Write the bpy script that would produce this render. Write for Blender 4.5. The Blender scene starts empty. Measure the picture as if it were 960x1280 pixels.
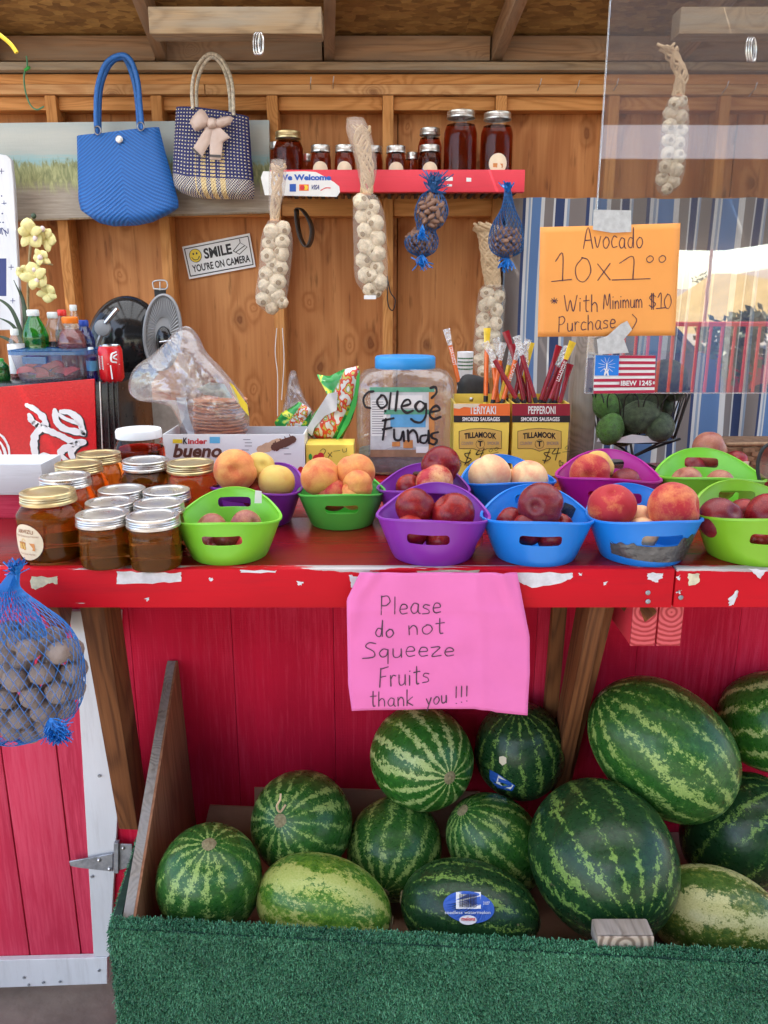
import bpy, bmesh, math, random
from mathutils import Vector, Matrix, noise as mnoise
R = math.radians
PI = math.pi
random.seed(7)
scene = bpy.context.scene
COL = scene.collection

# ---------------------------------------------------------------- camera
PITCH = R(15.1)
FOC = 1000.0
CAMZ = 1.5
cam_d = bpy.data.cameras.new('camera')
cam = bpy.data.objects.new('camera', cam_d)
COL.objects.link(cam)
cam.location = (0, 0, CAMZ)
cam.rotation_euler = (R(90) - PITCH, 0, 0)
cam_d.sensor_fit = 'HORIZONTAL'
cam_d.sensor_width = 36
cam_d.lens = 36 * FOC / 960
cam_d.clip_start = 0.05
cam_d.clip_end = 3000
scene.camera = cam

# ---------------------------------------------------------------- sky, sun, exposure
SUN_EL, SUN_AZ = 50, 205          # degrees; azimuth of the sun, clockwise from +Y
world = bpy.data.worlds.new('World')
scene.world = world
world.use_nodes = True
wn = world.node_tree
for n in list(wn.nodes):
    wn.nodes.remove(n)
wo = wn.nodes.new('ShaderNodeOutputWorld')
wb = wn.nodes.new('ShaderNodeBackground')
sky = wn.nodes.new('ShaderNodeTexSky')
sky.sky_type = 'NISHITA'
sky.sun_disc = False
sky.sun_elevation = R(SUN_EL)
sky.sun_rotation = R(SUN_AZ)
wb.inputs['Strength'].default_value = 0.15
wn.links.new(sky.outputs[0], wb.inputs['Color'])
wn.links.new(wb.outputs[0], wo.inputs['Surface'])
sun_d = bpy.data.lights.new('sun', 'SUN')
sun_d.energy = 4.5
sun_d.angle = R(0.5)
sun_d.color = (1.0, 0.95, 0.87)
sun = bpy.data.objects.new('sun', sun_d)
COL.objects.link(sun)
sd = Vector((math.sin(R(SUN_AZ)) * math.cos(R(SUN_EL)), math.cos(R(SUN_AZ)) * math.cos(R(SUN_EL)), math.sin(R(SUN_EL))))
sun.rotation_euler = sd.to_track_quat('Z', 'Y').to_euler()
sun.location = (0, -4, 8)
vs = scene.view_settings
vs.view_transform = 'Standard'
vs.look = 'None'
vs.exposure = 1.7
vs.gamma = 1
scene.cycles.max_bounces = 10
scene.cycles.diffuse_bounces = 5
scene.cycles.glossy_bounces = 4
scene.cycles.transmission_bounces = 8
scene.cycles.transparent_max_bounces = 16
scene.cycles.caustics_reflective = False
scene.cycles.caustics_refractive = False
scene.cycles.sample_clamp_indirect = 4

# ---------------------------------------------------------------- measuring helpers (photo pixel -> place on a real plane)
CP, SP = math.cos(PITCH), math.sin(PITCH)
def ray(px, py):
    u, v = (px - 480) / FOC, (640 - py) / FOC
    return Vector((u, CP + v * SP, -SP + v * CP))
def at(px, py, Y):
    d = ray(px, py)
    return Vector((0, 0, CAMZ)) + d * (Y / d.y)
def atz(px, py, z):
    d = ray(px, py)
    return Vector((0, 0, CAMZ)) + d * ((z - CAMZ) / d.z)
def mpp(py, Y):
    return Y / ray(480, py).y / FOC

# ---------------------------------------------------------------- object helpers
W = {}
def link(o):
    COL.objects.link(o)
    return o
def tag(o, label=None, cat=None, group=None, kind=None):
    if label: o['label'] = label
    if cat: o['category'] = cat
    if group: o['group'] = group
    if kind: o['kind'] = kind
    return o
def thing(name, label, cat, loc, group=None):
    o = bpy.data.objects.new(name, None)
    o.empty_display_size = 0.02
    link(o)
    o.location = loc
    W[o.name] = Vector(loc)
    return tag(o, label, cat, group)
def setparent(o, parent, wloc):
    wloc = Vector(wloc)
    W[o.name] = wloc
    if parent is not None:
        o.parent = parent
        o.location = wloc - W[parent.name]
    else:
        o.location = wloc
def tomesh(name, bm, m, smooth=None):
    me = bpy.data.meshes.new(name)
    bm.normal_update()
    bm.to_mesh(me)
    bm.free()
    if m:
        for mm in (m if isinstance(m, (list, tuple)) else [m]):
            me.materials.append(mm)
    if smooth is not None:
        for p in me.polygons:
            p.use_smooth = True
        me.set_sharp_from_angle(angle=R(smooth))
    return me
def mesh(name, bm, m, parent=None, smooth=None, label=None, cat=None, group=None, kind=None, origin=None):
    """bm is in world coordinates; the object's origin goes to the middle of its bounds."""
    if origin is None:
        lo = Vector((1e9,) * 3); hi = Vector((-1e9,) * 3)
        for v in bm.verts:
            for i in range(3):
                lo[i] = min(lo[i], v.co[i]); hi[i] = max(hi[i], v.co[i])
        origin = (lo + hi) / 2
    origin = Vector(origin)
    bmesh.ops.translate(bm, verts=bm.verts, vec=-origin)
    me = tomesh(name, bm, m, smooth)
    o = link(bpy.data.objects.new(name, me))
    setparent(o, parent, origin)
    return tag(o, label, cat, group, kind)
def inst(name, me, wloc, parent=None, rot=None, scale=None, label=None, cat=None, group=None):
    o = link(bpy.data.objects.new(name, me))
    setparent(o, parent, wloc)
    if rot is not None:
        if isinstance(rot, Matrix):
            o.rotation_euler = rot.to_euler()
        else:
            o.rotation_euler = rot
    if scale is not None:
        o.scale = (scale,) * 3 if isinstance(scale, (int, float)) else scale
    return tag(o, label, cat, group)
def dup(root, loc, label, rot=None, scale=None, group=None):
    c = root.copy(); link(c)
    c.location = loc; W[c.name] = Vector(loc)
    if rot is not None: c.rotation_euler = rot
    if scale is not None: c.scale = (scale,) * 3 if isinstance(scale, (int, float)) else scale
    if label: c['label'] = label
    if group: c['group'] = group
    def rec(src, dst):
        for ch in list(src.children):
            k = ch.copy(); link(k); k.parent = dst
            rec(ch, k)
    rec(root, c)
    return c
def omat(o, m, i=0):
    o.material_slots[i].link = 'OBJECT'
    o.material_slots[i].material = m

# ---------------------------------------------------------------- shapes (bmesh)
def nb():
    return bmesh.new()
def add_box(bm, lo, hi, bev=0.0):
    lo = Vector(lo); hi = Vector(hi)
    vs_ = [bm.verts.new((x, y, z)) for x in (lo.x, hi.x) for y in (lo.y, hi.y) for z in (lo.z, hi.z)]
    F = [(0, 1, 3, 2), (4, 6, 7, 5), (0, 4, 5, 1), (2, 3, 7, 6), (0, 2, 6, 4), (1, 5, 7, 3)]
    fs = [bm.faces.new([vs_[i] for i in f]) for f in F]
    if bev > 0:
        es = list({e for f in fs for e in f.edges})
        bmesh.ops.bevel(bm, geom=es, offset=bev, segments=2, profile=0.6, affect='EDGES')
    return bm
def board(name, lo, hi, m, parent=None, grain='x', bev=0.0025, **kw):
    """a plank with its length along its own Z so the grain follows it"""
    lo = Vector(lo); hi = Vector(hi); c = (lo + hi) / 2; s = hi - lo
    if grain == 'x': l, rot = (s.z, s.y, s.x), (0, R(90), 0)
    elif grain == 'y': l, rot = (s.x, s.z, s.y), (R(-90), 0, 0)
    else: l, rot = (s.x, s.y, s.z), (0, 0, 0)
    h = Vector(l) / 2
    bm = add_box(nb(), -h, h, min(bev, min(l) * 0.2))
    me = tomesh(name, bm, m, 35)
    o = link(bpy.data.objects.new(name, me))
    setparent(o, parent, c)
    o.rotation_euler = rot
    return tag(o, kw.get('label'), kw.get('cat'), kw.get('group'), kw.get('kind'))
def beam(name, p0, p1, w, d, m, parent=None, side=(1, 0, 0), bev=0.002, **kw):
    """a beam from p0 to p1; w measured along `side`, d across it"""
    p0 = Vector(p0); p1 = Vector(p1); z = (p1 - p0); L = z.length; z.normalize()
    x = Vector(side); x = (x - z * x.dot(z)).normalized(); y = z.cross(x)
    bm = add_box(nb(), (-w / 2, -d / 2, -L / 2), (w / 2, d / 2, L / 2), bev)
    me = tomesh(name, bm, m, 35)
    o = link(bpy.data.objects.new(name, me))
    setparent(o, parent, (p0 + p1) / 2)
    o.rotation_euler = Matrix((x, y, z)).transposed().to_euler()
    return tag(o, kw.get('label'), kw.get('cat'), kw.get('group'), kw.get('kind'))
def smooth_pts(pts, k=6):
    pts = [Vector(p) for p in pts]
    if len(pts) < 3: return pts
    P = [pts[0] * 2 - pts[1]] + pts + [pts[-1] * 2 - pts[-2]]
    out = []
    for i in range(1, len(P) - 2):
        a, b, c, d = P[i - 1], P[i], P[i + 1], P[i + 2]
        for j in range(k):
            t = j / k
            out.append(0.5 * ((2 * b) + (c - a) * t + (2 * a - 5 * b + 4 * c - d) * t * t + (3 * b - a - 3 * c + d) * t ** 3))
    out.append(pts[-1])
    return out
def add_tube(bm, pts, r, n=8, cap=True, closed=False):
    pts = [Vector(p) for p in pts]
    N = len(pts)
    rr = r if isinstance(r, (list, tuple)) else [r] * N
    rings = []
    prev = None
    for i, p in enumerate(pts):
        if closed: t = pts[(i + 1) % N] - pts[i - 1]
        else: t = pts[min(i + 1, N - 1)] - pts[max(i - 1, 0)]
        if t.length < 1e-9: t = Vector((0, 0, 1))
        t.normalize()
        if prev is None:
            a = Vector((0, 0, 1)) if abs(t.z) < 0.9 else Vector((1, 0, 0))
            u = t.cross(a).normalized()
        else:
            u = (prev - t * prev.dot(t))
            u = u.normalized() if u.length > 1e-6 else t.orthogonal().normalized()
        prev = u
        w = t.cross(u)
        rings.append([bm.verts.new(p + (u * math.cos(2 * PI * k / n) + w * math.sin(2 * PI * k / n)) * rr[i]) for k in range(n)])
    M = N if closed else N - 1
    for i in range(M):
        a, b = rings[i], rings[(i + 1) % N]
        for k in range(n):
            bm.faces.new((a[k], a[(k + 1) % n], b[(k + 1) % n], b[k]))
    if cap and not closed:
        bm.faces.new(rings[0][::-1]); bm.faces.new(rings[-1])
    return bm
def add_lathe(bm, prof, n=32, c=(0, 0, 0), cap0=True, cap1=True, sx=1.0, sy=1.0, sq=None):
    c = Vector(c); rings = []
    for (r, z) in prof:
        ring = []
        for k in range(n):
            a = 2 * PI * k / n
            ca, sa = math.cos(a), math.sin(a)
            if sq:
                ca = math.copysign(abs(ca) ** sq, ca); sa = math.copysign(abs(sa) ** sq, sa)
            ring.append(bm.verts.new(c + Vector((r * ca * sx, r * sa * sy, z))))
        rings.append(ring)
    for i in range(len(rings) - 1):
        a, b = rings[i], rings[i + 1]
        for k in range(n):
            bm.faces.new((a[k], a[(k + 1) % n], b[(k + 1) % n], b[k]))
    if cap0: bm.faces.new(rings[0][::-1])
    if cap1: bm.faces.new(rings[-1])
    return bm
def add_ball(bm, c, r, s=(1, 1, 1), u=24, v=14, rot=None, fn=None):
    M = Matrix.Diagonal((s[0], s[1], s[2], 1))
    if rot is not None: M = rot.to_4x4() @ M
    M = Matrix.Translation(c) @ M
    before = set(bm.verts)
    res = bmesh.ops.create_uvsphere(bm, u_segments=u, v_segments=v, radius=r)
    for ve in res['verts']:
        if fn: ve.co = fn(ve.co.copy())
        ve.co = M @ ve.co
    return bm
def add_prism(bm, pts, back, bev=0.0):
    """pts: outline (3-D, facing the viewer); back: vector to the rear outline"""
    pts = [Vector(p) for p in pts]; back = Vector(back)
    a = [bm.verts.new(p) for p in pts]; b = [bm.verts.new(p + back) for p in pts]
    n = len(pts)
    fs = [bm.faces.new(a), bm.faces.new(b[::-1])]
    for i in range(n):
        fs.append(bm.faces.new((a[i], b[i], b[(i + 1) % n], a[(i + 1) % n])))
    bmesh.ops.recalc_face_normals(bm, faces=fs)
    if bev:
        bmesh.ops.bevel(bm, geom=list({e for f in fs for e in f.edges}), offset=bev, segments=1, affect='EDGES')
    return bm
def pxpoly(pts, Y, back, bev=0.0, bm=None):
    return add_prism(bm or nb(), [at(x, y, Y) for x, y in pts], (0, back, 0), bev)
def add_pillow(bm, pts, T, ring=7, wr=0.0, wf=20, seed=0, back=0.6, power=0.5, c=None):
    """inflated closed bag whose outline is pts (3-D, in one plane); bulges towards -Y; UV = place within bounds"""
    pts = [Vector(p) for p in pts]; n = len(pts)
    if c is None: c = sum(pts, Vector()) / n
    lo = [min(p[i] for p in pts) for i in range(3)]; hi = [max(p[i] for p in pts) for i in range(3)]
    uv = bm.loops.layers.uv.verify()
    def mk(side, rim=None):
        rings = []
        for k in range(ring, 0, -1):
            t = k / ring
            if k == ring and rim: rings.append(rim); continue
            rg = []
            for p in pts:
                q = c + (p - c) * t
                off = T * (1 - t * t) ** power if t < 1 else 0
                w = mnoise.noise(Vector((q.x * wf + seed, q.z * wf, side * 3 + seed))) * wr if t < 1 else 0
                w += abs(mnoise.noise(Vector((q.x * wf * 2.3, q.z * wf * 2.1, 7 + seed)))) * wr * 0.6 if t < 1 else 0
                rg.append(bm.verts.new(q + Vector((0, -side * off * (1 if side > 0 else back) - side * w, 0))))
            rings.append(rg)
        mid = bm.verts.new(c + Vector((0, -side * T * (1 if side > 0 else back), 0)))
        for i in range(len(rings) - 1):
            a, b = rings[i], rings[i + 1]
            for j in range(n):
                bm.faces.new((a[j], a[(j + 1) % n], b[(j + 1) % n], b[j]))
        for j in range(n):
            bm.faces.new((rings[-1][j], rings[-1][(j + 1) % n], mid))
        return rings[0]
    rim = mk(1)
    mk(-1, rim)
    bmesh.ops.recalc_face_normals(bm, faces=bm.faces)
    for f in bm.faces:
        for l in f.loops:
            l[uv].uv = ((l.vert.co.x - lo[0]) / max(1e-6, hi[0] - lo[0]), (l.vert.co.z - lo[2]) / max(1e-6, hi[2] - lo[2]))
    return bm
def dense(pts, n=4, curve=True):
    """subdivide a closed outline of (px,py)"""
    P = [Vector((p[0], p[1], 0)) for p in pts]; out = []; L = len(P)
    for i in range(L):
        a, b, c, d = P[i - 1], P[i], P[(i + 1) % L], P[(i + 2) % L]
        for j in range(n):
            t = j / n
            if curve: q = 0.5 * ((2 * b) + (c - a) * t + (2 * a - 5 * b + 4 * c - d) * t * t + (3 * b - a - 3 * c + d) * t ** 3)
            else: q = b.lerp(c, t)
            out.append((q.x, q.y))
    return out

# flat print laid on a quad given by 3-D corners (top-left, top-right, bottom-right, bottom-left)
class Quad:
    def __init__(self, tl, tr, br, bl, lift=0.0006):
        self.c = [Vector(p) for p in (tl, tr, br, bl)]
        self.n = (self.c[3] - self.c[0]).cross(self.c[1] - self.c[0]).normalized()
        self.lift = lift
    def p(self, u, v, k=1.0):      # v measured downward
        tl, tr, br, bl = self.c
        return (tl.lerp(tr, u)).lerp(bl.lerp(br, u), v) + self.n * self.lift * k
class PxPlane:
    """flat print standing at depth Y: u,v run over the photo's width and height"""
    def __init__(self, Y, lift=0.0006):
        self.Y = Y; self.lift = lift; self.n = Vector((0, -1, 0))
        self.c = [at(0, 0, Y), at(960, 0, Y), at(960, 1280, Y), at(0, 1280, Y)]
    def p(self, u, v, k=1.0):
        return at(u * 960, v * 1280, self.Y) + self.n * self.lift * k
def pxquad(Y, lift=0.0006):
    return PxPlane(Y, lift)
FONTCACHE = {}
def text_mesh(s, bold=0.0):
    key = (s, bold)
    if key in FONTCACHE: return FONTCACHE[key]
    cu = bpy.data.curves.new('t', 'FONT'); cu.body = s; cu.size = 1; cu.offset = bold; cu.fill_mode = 'FRONT'
    cu.resolution_u = 3
    o = bpy.data.objects.new('t', cu); link(o)
    dg = bpy.context.evaluated_depsgraph_get()
    me = bpy.data.meshes.new_from_object(o.evaluated_get(dg))
    V = [v.co.copy() for v in me.vertices]; F = [list(p.vertices) for p in me.polygons]
    bpy.data.objects.remove(o); bpy.data.curves.remove(cu); bpy.data.meshes.remove(me)
    FONTCACHE[key] = (V, F)
    return V, F
def add_text(bm, s, q, u0, v0, u1, v1, bold=0.0, skew=0.0, k=1.0, arc=0.0):
    V, F = text_mesh(s, bold)
    x0 = min(v.x for v in V); x1 = max(v.x for v in V); y0 = min(v.y for v in V); y1 = max(v.y for v in V)
    vv = []
    for v in V:
        a = (v.x - x0) / (x1 - x0); b = (v.y - y0) / (y1 - y0)
        u = u0 + (u1 - u0) * (a + skew * b)
        w = v1 + (v0 - v1) * b - arc * (1 - (2 * a - 1) ** 2) * (v1 - v0)
        vv.append(bm.verts.new(q.p(u, w, k)))
    for f in F:
        try: bm.faces.new([vv[i] for i in f])
        except ValueError: pass
    return bm
def add_rect(bm, q, u0, v0, u1, v1, k=1.0):
    bm.faces.new([bm.verts.new(q.p(*c, k)) for c in ((u0, v1), (u1, v1), (u1, v0), (u0, v0))])
    return bm
def add_ell(bm, q, cu, cv, ru, rv, k=1.0, n=28, a0=0, a1=2 * PI):
    bm.faces.new([bm.verts.new(q.p(cu + ru * math.cos(a0 + (a1 - a0) * i / n), cv - rv * math.sin(a0 + (a1 - a0) * i / n), k)) for i in range(n)])
    return bm
def add_stroke(bm, q, pts, w, k=1.0, sm=5, taper=0.0):
    """marker stroke: a flat ribbon w metres wide with round ends"""
    P = smooth_pts([Vector((p[0], p[1], 0)) for p in pts], sm) if len(pts) > 2 and sm else [Vector((p[0], p[1], 0)) for p in pts]
    W3 = [q.p(p.x, p.y, k) for p in P]
    N = len(W3); prev = None
    for i, p in enumerate(W3):
        t = (W3[min(i + 1, N - 1)] - W3[max(i - 1, 0)])
        if t.length < 1e-9: t = q.c[1] - q.c[0]
        t.normalize(); s = q.n.cross(t)
        ww = w / 2 * (1 - taper * abs(2 * i / max(1, N - 1) - 1) ** 2) * (1 + 0.38 * mnoise.noise(p * 90) + .15 * mnoise.noise(p * 350))
        a = bm.verts.new(p + s * ww); b = bm.verts.new(p - s * ww)
        if prev:
            f = bm.faces.new((prev[0], prev[1], b, a))
        prev = (a, b)
    for p in (W3[0], W3[-1]):
        vs2 = []
        x = (q.c[1] - q.c[0]).normalized(); y = q.n.cross(x)
        for i in range(8):
            vs2.append(bm.verts.new(p + (x * math.cos(i * PI / 4) + y * math.sin(i * PI / 4)) * w * 0.48 * (1 - taper) + q.n * 0.00003))
        bm.faces.new(vs2)
    return bm
# one-line hand lettering; unit box, y up, x-height 0.55
G = {
 'A': (.7, [[(0, 0), (.35, 1), (.7, 0)], [(.12, .38), (.6, .4)]]),
 'v': (.45, [[(0, .55), (.2, 0), (.45, .58)]]), 'o': (.5, [[(.25, .55), (.05, .35), (.1, .05), (.3, 0), (.48, .25), (.4, .5), (.22, .56)]]),
 'c': (.42, [[(.42, .5), (.2, .56), (.03, .3), (.12, .03), (.42, .06)]]),
 'a': (.5, [[(.42, .5), (.2, .56), (.03, .28), (.15, .02), (.36, .12), (.43, .5), (.42, .1), (.52, .0)]]),
 'd': (.5, [[(.4, .45), (.18, .5), (.03, .22), (.15, .01), (.36, .1), (.45, 1.0)], [(.45, 1), (.44, 0)]]),
 '1': (.3, [[(0, .72), (.22, 1), (.22, 0)], [(-.12, -.02), (.5, .04)]]), '0': (.5, [[(.25, 1), (.03, .6), (.08, .12), (.3, 0), (.5, .4), (.42, .88), (.22, 1)]]),
 'x': (.5, [[(.02, .6), (.45, .02)], [(.45, .62), (.02, 0)]]), 'W': (.85, [[(0, 1), (.2, 0), (.4, .7), (.6, 0), (.85, 1)]]),
 'i': (.15, [[(.06, .55), (.06, 0)], [(.06, .78), (.09, .8)]]), 't': (.38, [[(.18, .95), (.18, .05), (.32, .0)], [(0, .62), (.38, .66)]]),
 'h': (.45, [[(.03, 1), (.03, 0)], [(.03, .35), (.22, .55), (.38, .4), (.4, 0)]]), 'M': (.8, [[(0, 0), (.12, .95), (.4, .2), (.62, 1), (.7, 0)]]),
 'n': (.45, [[(.03, .55), (.05, 0)], [(.05, .35), (.22, .56), (.38, .4), (.4, 0)]]), 'm': (.7, [[(.03, .55), (.05, 0)], [(.05, .38), (.18, .56), (.32, .35), (.33, 0)], [(.33, .38), (.48, .56), (.62, .35), (.64, 0)]]),
 'u': (.45, [[(.03, .55), (.05, .1), (.2, 0), (.38, .15), (.4, .55), (.42, 0)]]), '$': (.5, [[(.48, .8), (.25, .92), (.05, .72), (.25, .5), (.48, .28), (.25, .06), (.02, .2)], [(.2, 1.05), (.2, -.1)], [(.32, 1.05), (.32, -.1)]]),
 'P': (.55, [[(.05, 1), (.02, 0)], [(.02, .95), (.35, 1.0), (.5, .75), (.3, .5), (.05, .48)]]), 'p': (.5, [[(.05, .55), (.03, -.35)], [(.04, .4), (.25, .56), (.45, .35), (.3, .05), (.06, .1)]]),
 'r': (.35, [[(.03, .55), (.05, 0)], [(.05, .35), (.18, .54), (.35, .5)]]), 's': (.4, [[(.38, .5), (.15, .56), (.05, .4), (.32, .25), (.33, .05), (.0, .02)]]),
 'e': (.45, [[(.03, .28), (.4, .32), (.36, .52), (.15, .54), (.03, .25), (.15, .01), (.42, .06)]]), ')': (.3, [[(.05, 1.0), (.25, .6), (.05, 0)]]), '*': (.35, [[(.05, .5), (.3, .8)], [(.05, .8), (.3, .5)], [(.17, .45), (.17, .88)], [(0, .65), (.34, .66)]]),
 'l': (.15, [[(.06, 1), (.05, 0)]]), 'S': (.5, [[(.5, .95), (.2, 1.0), (.05, .75), (.4, .45), (.42, .1), (-.1, .0)]]), 'q': (.48, [[(.4, .5), (.2, .56), (.03, .3), (.15, .05), (.36, .15), (.42, .52), (.42, -.4)]]),
 'z': (.45, [[(0, .55), (.4, .56), (.02, .02), (.45, .04)]]), 'F': (.5, [[(.1, 1), (.03, 0)], [(.08, .95), (.55, 1.05)], [(.06, .52), (.4, .56)]]), 'k': (.42, [[(.03, 1), (.03, 0)], [(.38, .55), (.06, .25), (.4, 0)]]),
 'y': (.45, [[(.03, .55), (.2, .12)], [(.42, .58), (.1, -.4)]]), '!': (.2, [[(.1, 1), (.08, .35)], [(.08, .05), (.1, .03)]]), 'C': (.6, [[(.55, .85), (.3, 1), (.05, .55), (.15, .08), (.55, .1)]]),
 'g': (.48, [[(.4, .5), (.2, .56), (.03, .3), (.15, .05), (.36, .15), (.42, .5), (.42, -.25), (.2, -.38), (.02, -.25)]]), '2': (.5, [[(.02, .8), (.25, 1), (.45, .75), (.02, 0), (.5, .02)]]), '4': (.5, [[(.3, 1), (.02, .4), (.5, .4)], [(.35, .7), (.3, 0)]]),
 ' ': (.4, []),
}
def hand(bm, q, s, u0, v1, h, width=None, w=0.0012, sp=.14, jit=.03, seed=1, slope=0.0):
    """writes s with its baseline starting at (u0, v1); h = letter height, width = total width (all in the quad's u,v)"""
    rnd = random.Random(seed)
    adv = sum(G[c][0] + sp for c in s) - sp
    sx = (width / adv) if width else h
    x = 0
    for c in s:
        gw, st = G[c]
        dy = rnd.uniform(-jit, jit)
        for pl in st:
            add_stroke(bm, q, [(u0 + (x + px_) * sx, v1 - (py_ + dy) * h + slope * (x + px_) * sx) for px_, py_ in pl], w)
        x += gw + sp
    return bm

# ---------------------------------------------------------------- materials
def ramp(nt, fac, stops, interp='LINEAR'):
    r = nt.nodes.new('ShaderNodeValToRGB'); e = r.color_ramp.elements
    r.color_ramp.interpolation = interp
    while len(e) < len(stops): e.new(0.5)
    for i, (p, c) in enumerate(stops):
        e[i].position = p
        e[i].color = (c, c, c, 1) if isinstance(c, (int, float)) else (*c, 1)
    nt.links.new(fac, r.inputs[0])
    return r.outputs[0]
def nd(nt, t, ins=None, **props):
    n = nt.nodes.new('ShaderNode' + t)
    for k, v in props.items(): setattr(n, k, v)
    for k, v in (ins or {}).items():
        if isinstance(v, bpy.types.NodeSocket): nt.links.new(v, n.inputs[k])
        else: n.inputs[k].default_value = v
    return n
def mth(nt, op, a, b=None, c=None):
    ins = {0: a}
    if b is not None: ins[1] = b
    if c is not None: ins[2] = c
    return nd(nt, 'Math', ins, operation=op).outputs[0]
def mixc(nt, fac, a, b, mode='MIX'):
    n = nt.nodes.new('ShaderNodeMix'); n.data_type = 'RGBA'; n.blend_type = mode
    for i, v in ((0, fac), (6, a), (7, b)):
        if isinstance(v, bpy.types.NodeSocket): nt.links.new(v, n.inputs[i])
        else: n.inputs[i].default_value = (*v, 1) if isinstance(v, tuple) and len(v) == 3 else v
    return n.outputs[2]
def base(name):
    m = bpy.data.materials.new(name); m.use_nodes = True
    nt = m.node_tree; b = nt.nodes['Principled BSDF']
    return m, nt, b
def coords(nt, which='Object', scale=(1, 1, 1), rnd=3.0):
    tc = nd(nt, 'TexCoord')
    mp = nd(nt, 'Mapping', {'Vector': tc.outputs[which], 'Scale': scale})
    if rnd:
        oi = nd(nt, 'ObjectInfo')
        sc_ = mth(nt, 'MULTIPLY', oi.outputs['Random'], rnd * 7.3)
        cb = nd(nt, 'CombineXYZ', {0: sc_, 1: sc_, 2: sc_})
        nt.links.new(cb.outputs[0], mp.inputs['Location'])
    return mp.outputs[0]
def bump(nt, b, h, s=0.3, d=0.002):
    bn = nd(nt, 'Bump', {'Height': h, 'Strength': s, 'Distance': d})
    nt.links.new(bn.outputs[0], b.inputs['Normal'])
def pm(name, col, rough=0.5, metal=0.0, var=0.0, vs_=30, bmp=0.0, bs=80, coat=0.0, trans=0.0, spec=0.5, ior=None, bd=0.001, sss=0.0):
    m, nt, b = base(name)
    b.inputs['Roughness'].default_value = rough
    b.inputs['Metallic'].default_value = metal
    b.inputs['Coat Weight'].default_value = coat
    b.inputs['Coat Roughness'].default_value = 0.1
    b.inputs['Specular IOR Level'].default_value = spec
    b.inputs['Transmission Weight'].default_value = trans
    if sss:
        b.inputs['Subsurface Weight'].default_value = sss
        b.inputs['Subsurface Radius'].default_value = (.01, .005, .003)
    if ior: b.inputs['IOR'].default_value = ior
    b.inputs['Base Color'].default_value = (*col, 1)
    co = coords(nt)
    if var:
        n = nd(nt, 'TexNoise', {'Vector': co, 'Scale': vs_, 'Detail': 5.0, 'Roughness': 0.6})
        a = tuple(max(0, c * (1 - var)) for c in col); c2 = tuple(min(1, c * (1 + var) + var * 0.02) for c in col)
        nt.links.new(ramp(nt, n.outputs[0], [(0.3, a), (0.7, c2)]), b.inputs['Base Color'])
        r = ramp(nt, n.outputs[0], [(0.3, min(1, rough * 1.15)), (0.7, rough * 0.85)])
        nt.links.new(r, b.inputs['Roughness'])
    if bmp:
        n2 = nd(nt, 'TexNoise', {'Vector': co, 'Scale': bs, 'Detail': 4.0})
        bump(nt, b, n2.outputs[0], bmp, bd)
    return m
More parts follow.
